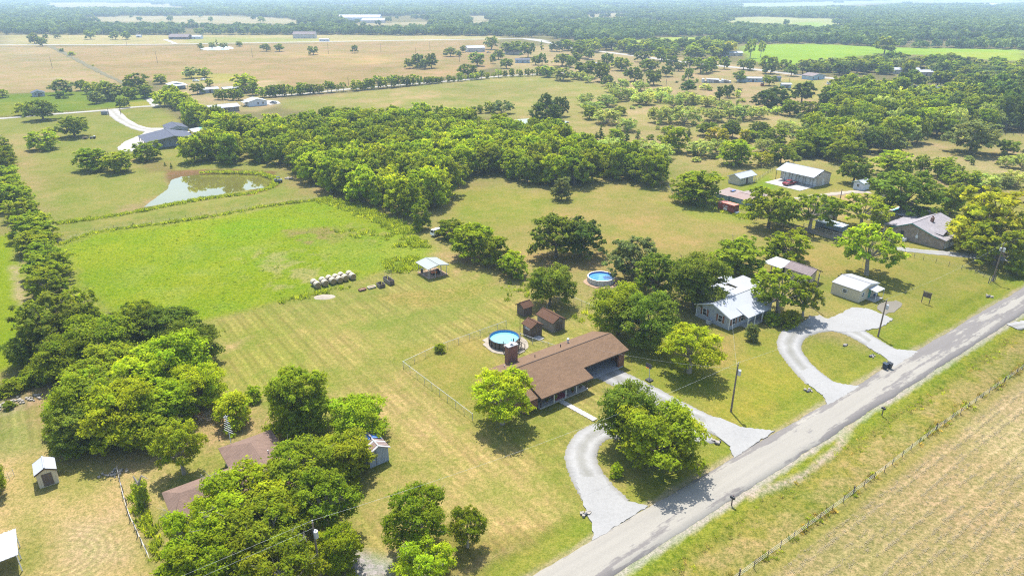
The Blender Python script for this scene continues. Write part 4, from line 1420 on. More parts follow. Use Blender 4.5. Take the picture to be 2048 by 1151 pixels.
ords = ['first', 'second', 'third', 'fourth', 'fifth', 'sixth', 'seventh', 'eighth', 'ninth', 'tenth', 'eleventh', 'twelfth', 'thirteenth', 'fourteenth', 'fifteenth', 'sixteenth', 'seventeenth', 'eighteenth', 'nineteenth', 'twentieth']
for k, (s, t) in enumerate([(47.0, 136.9), (48.75, 136.9), (50.6, 137.0), (52.1, 136.8), (53.6, 137.1), (55.3, 136.9)]):
    bale(s, t, f'round hay bale in the front row, {ords[k]} from the sand pile')
for k, (s, t) in enumerate([(46.9, 138.5), (48.9, 138.6), (50.5, 138.7), (52.0, 138.5), (53.4, 138.8), (55.3, 138.5)]):
    bale(s, t, f'round hay bale in the back row, {ords[k]} from the sand pile')

# --- sand pile, garden beds and pens
X, Y = ab(46.4, 131.2)
sp_ = []
for i in range(26):
    for j in range(26):
        u, v = (i / 25 - .5) * 2, (j / 25 - .5) * 2
        rr = math.hypot(u, v)
        h = max(0, 1 - rr ** 1.6) * 0.38 * (0.8 + 0.4 * random.random()) - 0.1
        sp_.append((u * 2.4, v * 1.5, h))
F = [(i * 26 + j, (i + 1) * 26 + j, (i + 1) * 26 + j + 1, i * 26 + j + 1) for i in range(25) for j in range(25)]
o = link_mesh('sand_pile', np_mesh('sand_pile', sp_, F, M['chalk'], True), loc=(X, Y, 0))
tag(o, 'low pale heap of sand at the edge of the pasture', 'sand pile')


def raised_bed(s, t, w, d, label, mat, plants=True):
    r = site('raised_bed', label, 'garden bed', s, t)
    for (a, b, c, e) in ((-w / 2, w / 2, -d / 2, -d / 2 + .12), (-w / 2, w / 2, d / 2 - .12, d / 2), (-w / 2, -w / 2 + .12, -d / 2 + .12, d / 2 - .12), (w / 2 - .12, w / 2, -d / 2 + .12, d / 2 - .12)):
        MB().box(a, b, c, e, 0, .32).build('edging', mat, r)
    MB().box(-w / 2 + .121, w / 2 - .121, -d / 2 + .121, d / 2 - .121, -.03, .2).build('soil', M['dirt'], r)
    return r


raised_bed(54.4, 129.8, 1.6, 0.9, 'empty red brick garden bed beside the sand pile', M['red_brick'])
raised_bed(56.6, 129.8, 1.7, 1.0, 'planted garden bed edged with pale timber', M['cream_siding'])
for k, (s, t, w, d, h, lab) in enumerate(((58.6, 129.3, 1.3, 1.8, .75, 'low grey wooden animal pen beside the garden beds'), (61.0, 130.2, 1.1, 3.4, .95, 'long grey wooden animal pen nearest the pavilion'))):
    r = site('animal_pen', lab, 'pen', s, t)
    for x in (-w / 2, w / 2):
        nb = int(d / .32)
        for q in range(nb): MB().box(x - .03, x + .03, -d / 2 + q * .32, -d / 2 + q * .32 + .28, 0, h + .1 * random.random()).build('plank', M['grey_wood'], r)
    for y in (-d / 2, d / 2): MB().box(-w / 2 + .04, w / 2 - .04, y - .03, y + .03, 0, h).build('end_board', M['dark_wood'], r)
    MB().box(-w / 2 + .05, w / 2 - .05, -d / 2 + .05, d / 2 - .05, -.05, .06).build('floor', M['dirt'], r)
tw = site('wire_trellis', 'tall rusty wire trellis panel behind the grey animal pens', 'trellis', 61.6, 131.6)
for k in range(5): MB().tube((k * .45 - .9, 0, 0), (k * .45 - .9, 0, 2.4), .02, n=5).build('upright', M['rust_roof'], tw)
for k in range(5): MB().tube((-.9, 0, .4 + k * .48), (.9, 0, .4 + k * .48), .012, n=4).build('wire', M['steel'], tw)

# --- grey house with white metal roof
W = site('grey_house', 'grey clapboard house with white metal roof, brown shutters and front porch', 'house', 103.2, 70.2)
gable_wall('wall', W, 0, 13.5, 0, 8.0, 2.65, 4.2, 'x', M['grey_siding'], ridge=4.0)
gable_roof(W, 0, 13.5, 0, 8.0, 2.65, 4.2, 'x', M['white_roof'], ridge=4.0, ov=.45, fascia=M['white'])
for yy in (0.03, 7.97): MB().box(-.06, .02, yy - .08, yy + .08, 0, 2.6).build('corner_trim', M['white'], W)
window(W, '-x', 2.2, .95, .85, 1.35, 0, shutters=M['shutter'])
window(W, '-x', 6.0, .95, .85, 1.35, 0, shutters=M['shutter'])
window(W, '-y', 1.2, .95, .85, 1.35, 0, shutters=M['shutter'])
window(W, '-y', 3.9, .95, .9, 1.35, 0, shutters=M['shutter'])
window(W, '-y', 8.6, .95, .9, 1.35, 0, shutters=M['shutter'])
door(W, '-y', 6.3, 1.0, 2.0, 0, M['white'], .15)
pr_ = MB().slab([(3.3, -1.75, 2.3), (10.6, -1.75, 2.3), (10.6, 1.2, 3.3), (3.3, 1.2, 3.3)], .08)
prf = pr_.build('porch_roof', M['white_roof'], W)
MB().poly([(3.28, -1.7, 2.2), (3.28, 1.2, 3.2), (3.28, -.0, 2.55)]).build('porch_gable', M['grey_siding'], prf)
MB().box(3.4, 10.5, -1.65, -0.01, -.05, .15).build('porch_floor', M['concrete'], W)
for x in (3.6, 5.8, 8.2, 10.3): post(W, x, -1.55, .15, 2.25, .08, M['white'])
ac = site('air_conditioner', 'grey air conditioning unit beside the grey house', 'air conditioner', 102.3, 74.3)
MB().box(-.4, .4, -.4, .4, 0.02, .85).build('casing', M['steel'], ac)
MB().ring(0, 0, .05, .32, .851, .87, 20).build('fan_grille', M['dark_steel'], ac)
ad = MB().box(4.6, 12.2, 8.01, 12.4, -.1, 2.3).build('back_room', M['grey_siding'], W)
MB().slab([(4.3, 8.4, 2.75), (12.5, 8.4, 2.75), (12.5, 12.7, 2.4), (4.3, 12.7, 2.4)], .08).build('back_roof', M['white_roof'], W)
cp = site('metal_carport', 'cream-walled carport with flat white roof behind the grey house', 'carport', 116.9, 77.3)
MB().box(0.1, 5.4, 2.9, 4.2, -.05, 2.35).build('wall', M['cream_siding'], cp)
MB().slab([(-.2, -.2, 2.55), (5.8, -.2, 2.65), (5.8, 4.5, 2.85), (-.2, 4.5, 2.75)], .1).build('roof', M['grey_roof_x'], cp)
for x in (.1, 2.8, 5.5): post(cp, x, .1, 0, 2.5, .06, M['white'])
window(cp, '-x', 3.6, 1.1, .6, .6, .1)
cp = site('garden_shed', 'small shed with white metal roof behind the flat-roofed carport', 'shed', 116.9, 82.2)
gable_wall('wall', cp, 0, 3.2, 0, 2.6, 2.2, 2.8, 'x', M['tan_siding'])
gable_roof(cp, 0, 3.2, 0, 2.6, 2.2, 2.8, 'x', M['white_roof'], fascia=M['white'])
door(cp, '-x', 1.3, .9, 1.8, 0, M['white'])

# --- cream building with awning
cb = site('cream_building', 'small cream metal building with pale metal roof and white awning', 'building', 135.6, 62.2)
gable_wall('wall', cb, 0, 7.6, 0, 6.2, 2.55, 3.3, 'y', M['cream_siding'])
gable_roof(cb, 0, 7.6, 0, 6.2, 2.55, 3.3, 'y', M['grey_roof_x'], ov=.12, fascia=M['white'])
window(cb, '-x', 3.2, 1.2, .9, .7, 0)
window(cb, '-y', 1.4, 1.0, .6, .9, 0)
door(cb, '-y', 4.2, .95, 2.0, 0, M['teal'], .05)
window(cb, '-y', 5.4, 1.0, .8, 1.0, 0)
aw = MB().slab([(3.0, -2.0, 2.25), (6.4, -2.0, 2.25), (6.4, -.03, 2.5), (3.0, -.03, 2.5)], .06).build('awning', M['white_roof'], cb)
for x in (3.1, 6.3): MB().box(x - .04, x + .04, -1.95, -1.87, 0, 2.2).build('awning_post', M['white'], aw)
MB().box(3.0, 6.4, -2.0, -.02, -.05, .06).build('step_slab', M['concrete'], cb)
gr = site('barbecue_grill', 'dark barbecue grill under the white awning', 'grill', 140.9, 61.4)
MB().box(-.45, .45, -.25, .25, .5, .8).build('firebox', M['black'], gr)
MB().tube((-.45, 0, .8), (.45, 0, .8), .27, n=12).build('lid', M['blue_car'], gr)
for x in (-.4, .4):
    for y in (-.2, .2): MB().box(x - .03, x + .03, y - .03, y + .03, 0, .5).build('leg', M['dark_steel'], gr)

# --- cabin with lean-to
cb = site('wood_cabin', 'tan cabin with mauve-grey gable roof and white lean-to', 'cabin', 135.5, 73.6)
gable_wall('wall', cb, 0, 4.2, 0.9, 6.2, 2.4, 3.3, 'y', M['tan_siding'])
gable_roof(cb, 0, 4.2, 0, 6.0, 2.4, 3.3, 'y', M['shingle_mauve'], ov=.3, fascia=M['fascia'])
for x in (0.1, 4.1): post(cb, x, 0.05, 0, 2.4, .06)
door(cb, '-y', 1.5, .9, 1.9, .9, M['fascia'], .1)
window(cb, '-x', 2.4, 1.0, .8, .8, 0)
window(cb, '-x', 4.8, 1.0, .8, .8, 0)
lt = MB().slab([(-1.4, 6.35, 2.35), (4.0, 6.35, 2.55), (4.0, 11.2, 2.55), (-1.4, 11.2, 2.35)], .08).build('lean_to_roof', M['white_roof_y'], cb)
for x, y in ((-1.2, 6.6), (-1.2, 11.0), (3.8, 11.0), (-1.2, 8.8), (3.8, 8.8)): post(cb, x, y, 0, 2.35, .06)
for k, (x, y, m) in enumerate(((0.3, 8, 'dark_wood'), (1.6, 9.2, 'steel'), (2.7, 7.6, 'dark_steel'))):
    X, Y = 135.5 + x, 73.6 + y
    r = site('storage_crate', ['brown crate stored under the white lean-to', 'grey metal crate stored under the white lean-to', 'black crate stored under the white lean-to'][k], 'crate', X, Y)
    MB().box(-.5, .5, -.4, .4, 0.02, .8).build('box', M[m], r)
    MB().box(-.53, .53, -.43, .43, .801, .86).build('lid', M['fascia'], r)

# --- metal shop with roll-up doors
sp2 = site('metal_shop', 'long pale metal shop with a row of white doors and a front overhang', 'workshop', 211.0, 119.6)
gable_wall('wall', sp2, 3.0, 10.4, 0, 14.0, 3.45, 5.1, 'y', M['pale_panel'], ridge=5.5)
MB().poly([(0.05, .02, 3.3), (3.0, .02, 3.3), (3.0, .02, 4.3)]).build('gable', M['pale_panel'], sp2)
gable_roof(sp2, 0, 10.4, 0, 14.0, 3.45, 5.1, 'y', M['white_roof_y'], ridge=5.5, ov=.15, fascia=M['dark_steel'])
for k, y in enumerate((1.6, 4.0, 6.6, 9.2, 11.8)): door(sp2, '-x', y, 2.1, 2.5, 3.0, M['white'], 0.08, 'rollup_door', 4)
for y in (0.1, 2.8, 5.3, 7.9, 10.5, 13.9): post(sp2, 0.1, y, 0, 3.4, .06, M['dark_steel'])
door(sp2, '-y', 6.2, .95, 2.1, 0, M['white'], .05)
MB().box(-6.4, 2.98, 0.3, 13.7, -.06, .05).build('apron', M['concrete'], sp2)


def vehicle(kind, label, s, t, rz, mat, group=None, z=0.0, sc=1.0):
    """pickup, car or van, nose along +x"""
    r = site(kind, label, {'pickup_truck': 'truck', 'parked_car': 'car', 'parked_van': 'van'}[kind], s, t, group, RA + rz, z)
    r.scale = (sc, sc, sc)
    Lh, Wd = (2.75, .95) if kind == 'pickup_truck' else (2.3, .88)
    if kind == 'pickup_truck':
        pts = [(-Lh, .45), (-Lh, 1.05), (-.35, 1.05), (-.35, 1.1), (1.05, 1.1), (Lh - .1, 1.0), (Lh, .85), (Lh, .42)]
        cab = [(-.45, 1.08), (-.25, 1.72), (.75, 1.75), (1.35, 1.09)]
    elif kind == 'parked_car':
        pts = [(-Lh, .4), (-Lh, .88), (-1.6, .98), (1.0, .95), (Lh - .15, .78), (Lh, .62), (Lh, .36)]
        cab = [(-1.75, .97), (-1.15, 1.42), (.15, 1.45), (1.05, .95)]
    else:
        pts = [(-Lh, .4), (-Lh, 1.1), (1.6, 1.1), (Lh, .95), (Lh, .4)]
        cab = [(-Lh + .02, 1.09), (-Lh + .1, 2.0), (1.1, 2.0), (1.7, 1.1)]

    def extr(P, w, wt=None):
        mb = MB()
        wt = w if wt is None else wt
        zs = [p[1] for p in P]
        z0, z1 = min(zs), max(zs)
        ww = [w + (wt - w) * (p[1] - z0) / (z1 - z0) for p in P]
        mb.poly([(p[0], -q, p[1]) for p, q in zip(P, ww)])
        mb.poly([(p[0], q, p[1]) for p, q in zip(P, ww)][::-1])
        for i in range(len(P)):
            j = (i + 1) % len(P)
            mb.poly([(P[j][0], -ww[j], P[j][1]), (P[i][0], -ww[i], P[i][1]), (P[i][0], ww[i], P[i][1]), (P[j][0], ww[j], P[j][1])])
        return mb
    b = extr(pts, Wd).build('body', mat, r)
    c = extr(cab, Wd * .93, Wd * .76).build('cab', mat, r)
    z0, z1 = cab[0][1], cab[1][1]
    inset = [(cab[1][0] + .12, z1 - .1), (cab[2][0] - .08, z1 - .1), (cab[3][0] - .28, z0 + .08), (cab[0][0] + .2, z0 + .08)]
    for sg in (-1, 1):
        mb = MB()
        q = []
        for p in inset:
            w = Wd * .93 + (Wd * .76 - Wd * .93) * (p[1] - z0) / (z1 - z0) + .012
            q.append((p[0], sg * w, p[1]))
        mb.poly(q if sg < 0 else q[::-1]).build('side_window', M['glass'], c)
    for (p0, p1, dx) in ((cab[2], cab[3], .02), (cab[0], cab[1], -.02)):
        w0, w1 = Wd * .7, Wd * .78
        a, b_ = (p0, p1)
        mb = MB()
        mb.poly([(a[0] + dx, -w1 * .95, a[1] - .08 if a[1] > b_[1] else a[1] + .08), (b_[0] + dx, -w1, b_[1] + .06 if a[1] > b_[1] else b_[1] - .08), (b_[0] + dx, w1, b_[1] + .06 if a[1] > b_[1] else b_[1] - .08), (a[0] + dx, w1 * .95, a[1] - .08 if a[1] > b_[1] else a[1] + .08)])
        mb.build('windscreen', M['glass'], c)
    if kind == 'pickup_truck':
        MB().box(-Lh + .1, -.5, -Wd + .1, Wd - .1, 1.051, 1.06).build('bed', M['dark_steel'], r)
    for x in (-Lh * .6, Lh * .62):
        for sg in (-1, 1):
            w = MB().tube((x, sg * (Wd - .16), .36), (x, sg * (Wd + .03), .36), .36, n=14).build('wheel', M['tyre'], r)
            MB().tube((x, sg * (Wd + .03), .36), (x, sg * (Wd + .045), .36), .2, n=10).build('rim', M['steel'], w)
    for sg in (-1, 1):
        MB().box(Lh - .02, Lh + .02, sg * Wd * .72 - .15, sg * Wd * .72 + .15, .62, .78).build('headlight', M['white'], r)
    return r


vehicle('pickup_truck', 'dark red pickup truck parked on the metal shop apron', 208.6, 126.4, math.radians(175), M['red_car'])

# --- cream shed, rusty sheds, container
cs = site('cream_shed', 'cream shed with white gable roof beside the metal shop', 'shed', 194.4, 136.0)
gable_wall('wall', cs, 0, 7.8, 0.3, 4.6, 2.4, 3.4, 'x', M['cream_siding'])
gable_roof(cs, 0, 8.6, 0, 4.6, 2.4, 3.4, 'x', M['white_roof'], ov=.35, fascia=M['white'])
door(cs, '-y', 4.4, .95, 1.9, .3, M['fascia'])
window(cs, '-y', 1.5, 1.1, .6, .6, .3)
window(cs, '-y', 2.9, 1.1, .6, .6, .3)
for x in (8.5,): post(cs, x, .1, 0, 2.35, .07, M['white'])
rs = site('rusty_shed', 'long low shed with streaked rusty roof and blue wall behind the container', 'shed', 175.2, 118.6)
MB().box(0, 7.5, 0, 6.6, -.1, 1.9).build('wall', M['blue_panel'], rs)
MB().slab([(-.3, -.3, 2.0), (5.0, -.3, 2.35), (5.0, 6.9, 2.35), (-.3, 6.9, 2.0)], .06).build('roof', M['rust_roof'], rs)
MB().slab([(4.9, -.3, 2.42), (10.4, -.3, 2.1), (10.4, 6.9, 2.1), (4.9, 6.9, 2.42)], .06).build('roof', M['rust_roof_y'], rs)
rs = site('rusty_shed', 'flat-topped shed with pinkish rusty roof and blue side under the trees', 'shed', 174.8, 125.6)
MB().box(0, 6.6, 0.2, 5.2, -.1, 1.85).build('wall', M['blue_panel'], rs)
MB().slab([(-.3, 0.0, 1.95), (7.2, 0.0, 2.35), (7.2, 5.4, 2.35), (-.3, 5.4, 1.95)], .06).build('roof', M['rust_roof_y'], rs)
tp = site('folded_tarp', 'dark blue tarp lying on the rusty shed roof', 'tarp', 179.5, 127.6, z=2.28)
MB().slab([(-.9, -.5, .12), (.9, -.6, .16), (.8, .5, .2), (-.8, .6, .14)], .08).build('sheet', M['black'], tp)
MB().slab([(-.5, -.3, .22), (1.2, -.2, .26), (1.1, .2, .28), (-.4, .3, .24)], .05).build('fold', M['tarp'], tp)
ct = site('shipping_container', 'dark red shipping container with white lettering on its side', 'container', 166.0, 116.9)
CL, CW, CH = 5.6, 2.45, 2.5
MB().box(.05, CW - .05, .05, CL - .05, .15, CH - .08).build('shell', M['red_paint'], ct)
MB().slab([(0, 0, CH), (CW, 0, CH), (CW, CL, CH), (0, CL, CH)], .07).build('roof', plain('container_roof', (0.42, 0.13, 0.09), .6, .2, .8), ct)
rb_ = MB()
for k in range(22): rb_.box(.0, .05, .25 + k * .24, .37 + k * .24, .2, CH - .12)
rb_.build('corrugation', M['red_paint'], ct)
for x in (0.06, CW - .06):
    for y in (0.06, CL - .06): MB().box(x - .07, x + .07, y - .07, y + .07, 0, CH - .071).build('corner_post', M['red_paint'], ct)
for x in (.4, .95, 1.5, 2.05): MB().tube((x, -.03, .2), (x, -.03, CH - .2), .025, n=6).build('locking_bar', M['dark_steel'], ct)
MB().box(-.012, -.004, 2.45, 3.6, .55, 1.15).build('white_plate', M['white'], ct)
MB().box(-.016, -.0121, 2.75, 3.3, .6, .85).build('plate_mark', M['steel'], ct)
MB().box(-.012, -.004, 4.5, 5.2, 2.1, 2.26).build('number_strip', M['white'], ct)
fc = bpy.data.curves.new('lettering', 'FONT')
fc.body = 'CAI'
fc.size = .95
fc.extrude = .004
fc.align_x = 'CENTER'
tmp = bpy.data.objects.new('tmp_text', fc)
COL.objects.link(tmp)
bpy.context.view_layer.update()
tm = bpy.data.meshes.new_from_object(tmp.evaluated_get(bpy.context.evaluated_depsgraph_get()))
bpy.data.objects.remove(tmp)
tm.materials.clear()
tm.materials.append(M['white'])
lt = link_mesh('lettering', tm, ct)
lt.location = (-.012, 3.0, 1.3)
lt.rotation_euler = (math.pi / 2, 0, -math.pi / 2)
wb = site('white_tank', 'white plastic tank at the corner of the red container', 'tank', 166.9, 116.3)
MB().tube((-.7, 0, .35), (.7, 0, .35), .33, n=14).build('tank', M['white'], wb)
MB().box(-.5, -.3, -.3, .3, 0, .12).build('cradle', M['dark_steel'], wb)

# small buildings near the brick house
ts = site('garden_shed', 'tan shed with white roof behind the flat carport', 'shed', 180.6, 95.2)
gable_wall('wall', ts, 0, 3.4, 0, 2.6, 2.3, 2.9, 'x', M['tan_siding'])
gable_roof(ts, 0, 3.4, 0, 2.6, 2.3, 2.9, 'x', M['white_roof'], fascia=M['white'])
door(ts, '-y', 1.6, .9, 1.8, 0, M['fascia'])
fp = site('flat_carport', 'long flat-roofed blue-grey carport beside the plank pens', 'carport', 173.0, 88.0)
MB().slab([(-.2, -.2, 2.3), (3.5, -.2, 2.4), (3.5, 7.4, 2.4), (-.2, 7.4, 2.3)], .12).build('roof', metal_roof('pale_blue_roof', (.42, .47, .52), 0, amount=.05), fp)
MB().box(3.2, 3.3, 0.0, 7.2, -.05, 2.2).build('wall', M['blue_panel'], fp)
MB().box(0.0, 3.19, 7.1, 7.2, -.05, 2.15).build('wall', M['blue_panel'], fp)
for y in (0.1, 2.4, 4.8, 7.0): post(fp, 0.1, y, 0, 2.2, .06, M['grey_wood'])
MB().box(0, 3.1, 0, 7.0, -.05, .05).build('floor', M['dirt'], fp)
# pens of planks
pn = site('plank_fence', 'weathered plank fence panels below the trees near the flat carport', 'fence', 168.6, 88.0)
for k in range(46):
    y = -2 + k * .42
    MB().box(-.03, .03, y, y + .36, 0, 1.15 + .1 * random.random()).build('plank', M['grey_wood'], pn)
rl_ = site('rail_fence', 'white timber rail fence behind the plank panels', 'fence', 171.4, 86.6)
for k in range(6): post(rl_, 0, k * 2.2, 0, 1.2, .06, M['cream_siding'])
for z in (.5, 1.05): MB().box(-.03, .03, 0, 11, z - .06, z + .06).build('rail', M['cream_siding'], rl_)

# --- tan brick house
bh = site('brick_house', 'tan brick house with grey shingle roof, twin garage doors and brick chimney', 'house', 183.9, 68.5)
gable_wall('wall', bh, 0, 14.8, 0.0, 11.0, 2.65, 4.75, 'x', M['tan_brick'], ridge=6.5)
gable_roof(bh, 0, 14.8, 0.0, 11.0, 2.65, 4.75, 'x', M['shingle_grey'], ridge=6.5, ov=.45, fascia=M['teal'])
fg = MB()
fg.slab([(-.4, -2.3, 2.45), (7.0, -2.3, 2.45), (7.0, 0.6, 3.0), (-.4, 0.6, 3.0)], .12)
fg.build('garage_roof', M['shingle_grey'], bh)
MB().box(0.02, 6.6, -1.9, -0.01, -.1, 2.35).build('garage_wall', M['tan_brick'], bh)
for u in (1.7, 4.9): door(bh, '-y', u, 2.5, 2.1, -1.9, M['white'], .05, 'garage_door', 4)
dg = MB()
dg.slab([(3.3, -.6, 3.9), (3.3, 3.2, 4.05), (1.4, 3.2, 3.4), (1.4, -.6, 3.1)], .1)
dg.slab([(5.2, -.6, 3.1), (5.2, 3.2, 3.4), (3.3, 3.2, 4.05), (3.3, -.6, 3.9)], .1)
dgo = dg.build('dormer_roof', M['shingle_grey'], bh)
MB().poly([(1.7, -.2, 2.9), (4.9, -.2, 2.9), (3.3, -.2, 3.75)]).build('dormer_face', M['shutter'], dgo)
MB().box(6.6, 7.5, 4.6, 5.2, 3.5, 5.4).build('chimney', M['red_brick'], bh)
MB().box(6.9, 7.2, 4.75, 5.05, 5.4, 5.8).build('flue', M['red_brick'], bh)
window(bh, '-x', 8.6, 1.2, .7, .9, 0, M['fascia'])
MB().box(11.0, 24.0, 11.01, 18.0, -.1, 2.5).build('back_wing', M['tan_brick'], bh)
MB().slab([(10.6, 10.6, 3.25), (24.4, 10.6, 3.25), (24.4, 18.4, 2.7), (10.6, 18.4, 2.7)], .12).build('back_roof', M['shingle_grey'], bh)
MB().slab([(-.4, 9.5, 3.3), (11.0, 9.5, 3.3), (11.0, 13.6, 2.75), (-.4, 13.6, 2.75)], .12).build('patio_roof', M['shingle_grey'], bh)
for x in (0.1, 5, 10.4): post(bh, x, 13.3, 0, 2.65, .07, M['white'])
el = site('air_conditioner', 'white air conditioning unit beside the tan brick house', 'air conditioner', 182.6, 75.6)
MB().box(-.5, .5, -.4, .4, .02, .8).build('casing', M['white'], el)
MB().ring(0, 0, .05, .32, .801, .82, 20).build('fan_grille', M['dark_steel'], el)
eb = site('meter_box', 'white electric meter box on the tan brick wall', 'meter box', 183.84, 73.3, z=1.2)
MB().box(-.12, .0, -.3, .3, 0, .8).build('box', M['white'], eb)
MB().tube((-.06, .0, .8), (-.06, .0, 2.2), .04, n=6).build('conduit', M['white'], eb)
# in-ground pool
X, Y = ab(209.8, 87.3)
ip = thing('inground_pool', 'turquoise in-ground pool with pale coping behind the tan brick house', 'pool', (X, Y, 0), RA)
MB().box(-3.2, 3.2, -4.6, 4.6, -.02, .06).build('coping', M['concrete'], ip)
MB().box(-2.5, 2.5, -3.9, 3.9, .03, .075).build('water', M['pool_water_teal'], ip)
ws = site('white_shed', 'small white shed with green trim beside the broad oak', 'shed', 221.2, 108.0)
gable_wall('wall', ws, 0, 4.4, 0, 3.2, 2.4, 3.0, 'x', M['white_siding'])
gable_roof(ws, 0, 4.4, 0, 3.2, 2.4, 3.0, 'x', M['white_roof'], fascia=M['teal'])
window(ws, '-x', 1.6, 1.0, .8, .8, 0)

# --- south-west house under the trees
ow = site('old_house', 'old house with faded brown hipped shingle roof hidden under trees', 'house', 5.0, 70.5)
MB().box(.5, 15.0, 4.6, 9.6, -.1, 2.5).box(9.0, 15.0, .6, 4.6, -.1, 2.5).box(8.5, 14.6, 9.6, 15.2, -.1, 2.5).build('wall', M['white_siding'], ow)
ro = MB()
ro.slab([(-.1, 4.0, 2.5), (9.0, 4.0, 2.5), (9.0, 7.2, 3.75), (1.6, 7.2, 3.75)], .12)
ro.slab([(1.6, 7.2, 3.75), (11.6, 7.2, 3.75), (8.2, 10.4, 2.5), (-.1, 10.4, 2.5)], .12)
ro.build('roof', M['shingle_old'], ow)
MB().slab([(-.15, 4.0, 2.5), (1.6, 7.2, 3.75), (-.15, 10.4, 2.5)], .12).build('roof', M['shingle_old'], ow)
ro = MB()
ro.slab([(8.0, 2.0, 2.5), (11.6, 5.0, 4.05), (11.6, 12.0, 4.05), (8.0, 15.6, 2.5)], .12)
ro.slab([(15.3, 0.0, 2.5), (15.3, 15.6, 2.5), (11.6, 12.0, 4.05), (11.6, 5.0, 4.05), (11.6, 0.0, 3.6)], .12)
ro.slab([(8.0, 15.6, 2.5), (11.6, 12.0, 4.05), (15.3, 15.6, 2.5)], .12)
ro.slab([(8.6, 0.0, 2.5), (11.61, 0.0, 3.6), (11.61, 5.0, 4.05), (8.6, 2.2, 2.6)], .12)
ro.build('roof', M['shingle_old'], ow)
for y in (5.6, 8.4): window(ow, '-x', y, 1.0, .8, 1.0, .5)
window(ow, '-y', 11.0, 1.0, .9, 1.0, .6)
door(ow, '-y', 13.2, .95, 2.0, .6, M['fascia'])
MB().tube((12.9, 9, 3.2), (12.9, 9, 4.0), .07).build('vent_pipe', M['steel'], ow)
MB().tube((3.2, 5.6, 2.9), (3.2, 5.6, 3.5), .07).build('vent_pipe', M['steel'], ow)
ta = site('tv_antenna', 'tall white television antenna mast behind the old house', 'antenna', 15.0, 87.6)
MB().tube((0, 0, 0), (0, 0, 6.2), .05, n=6).build('mast', M['white'], ta)
MB().tube((-.35, 0, 6.0), (.35, 0, 6.05), .03, n=6).build('boom', M['white'], ta)
for k in range(7):
    w = 1.1 - .12 * k
    MB().tube((0.35 * w, -w * .8, 3.5 + .4 * k), (-.35 * w, w * .8, 3.55 + .4 * k), .025, n=5).build('element', M['white'], ta)

rs = site('board_shed', 'old board shed with rusty striped roof and blue tarp', 'shed', 29.2, 72.9)
gable_wall('wall', rs, 0, 2.9, 0, 3.4, 2.3, 3.1, 'y', M['weathered_blue'])
for k in range(13):
    x = .02 + k * .222
    zt = 2.28 + .8 * (1 - abs(x + .1 - 1.45) / 1.45)
    MB().box(x, x + .2, -.045, -.005, .02, zt).build('board', M['weathered_blue'], rs)
MB().box(1.0, 1.06, -.06, -.046, .1, 2.4).build('door_gap', M['black'], rs)
gable_roof(rs, 0, 2.9, 0, 3.4, 2.3, 3.1, 'y', M['rust_roof_y'], ov=.3, th=.05, cap=M['steel'])
for k in range(8):
    for sgn in (-1, 1):
        y0 = -.25 + k * .48
        x0, x1 = 1.45, 1.45 + sgn * 1.72
        MB().slab([(x0, y0, 3.18), (x1, y0, 2.25), (x1, y0 + .26, 2.25), (x0, y0 + .26, 3.18)][::(-1 if sgn > 0 else 1)][::-1], .03).build('roof_sheet', M['steel' if k % 3 == 0 else 'rust_roof'], rs)
tp = site('roof_tarp', 'crumpled blue tarp over the back of the rusty board shed', 'tarp', 30.6, 75.4, z=0)
mb = MB()
for i in range(7):
    for j in range(5):
        x, y = -1.7 + i * .56, -.5 + j * .33
        z = 3.2 - .52 * abs(x) + .14 * random.random() + .03
        mb.v.append((x, y, z))
for i in range(6):
    for j in range(4): mb.f.append([i * 5 + j, (i + 1) * 5 + j, (i + 1) * 5 + j + 1, i * 5 + j + 1])
mb.build('sheet', M['tarp'], tp)
MB().box(-.1, .1, -.5, .8, 3.36, 3.44).build('weight_board', M['grey_wood'], tp)

wsd = site('garden_shed', 'small tan shed with white gable roof standing alone in the dry yard', 'shed', -7.7, 94.7)
gable_wall('wall', wsd, 0, 2.2, 0, 2.7, 2.2, 2.8, 'y', M['tan_siding'])
gable_roof(wsd, 0, 2.2, 0, 2.7, 2.2, 2.8, 'y', M['white_roof_y'], ov=.18, fascia=M['fascia'])
door(wsd, '-y', 1.15, 1.05, 1.85, 0, M['dark_wood'], .05)
MB().box(.55, .6, -.03, -.002, .05, 1.95).build('door_trim', M['fascia'], wsd)
wcp = site('metal_carport', 'white ribbed metal carport at the corner of the dry yard', 'carport', -16.0, 79.4)
MB().slab([(-.2, -.2, 2.35), (5.8, -.2, 2.5), (5.8, 4.8, 2.5), (-.2, 4.8, 2.35)], .06).build('roof', M['white_roof_y'], wcp)
for k in range(14): MB().box(-.2 + .44 * k, -.13 + .44 * k, -.2, 4.8, 2.36 + .011 * k, 2.42 + .011 * k).build('roof_rib', M['white'], wcp)
for x in (.1, 5.6):
    for y in (.1, 2.3, 4.6): post(wcp, x, y, 0, 2.35, .05, M['white'])

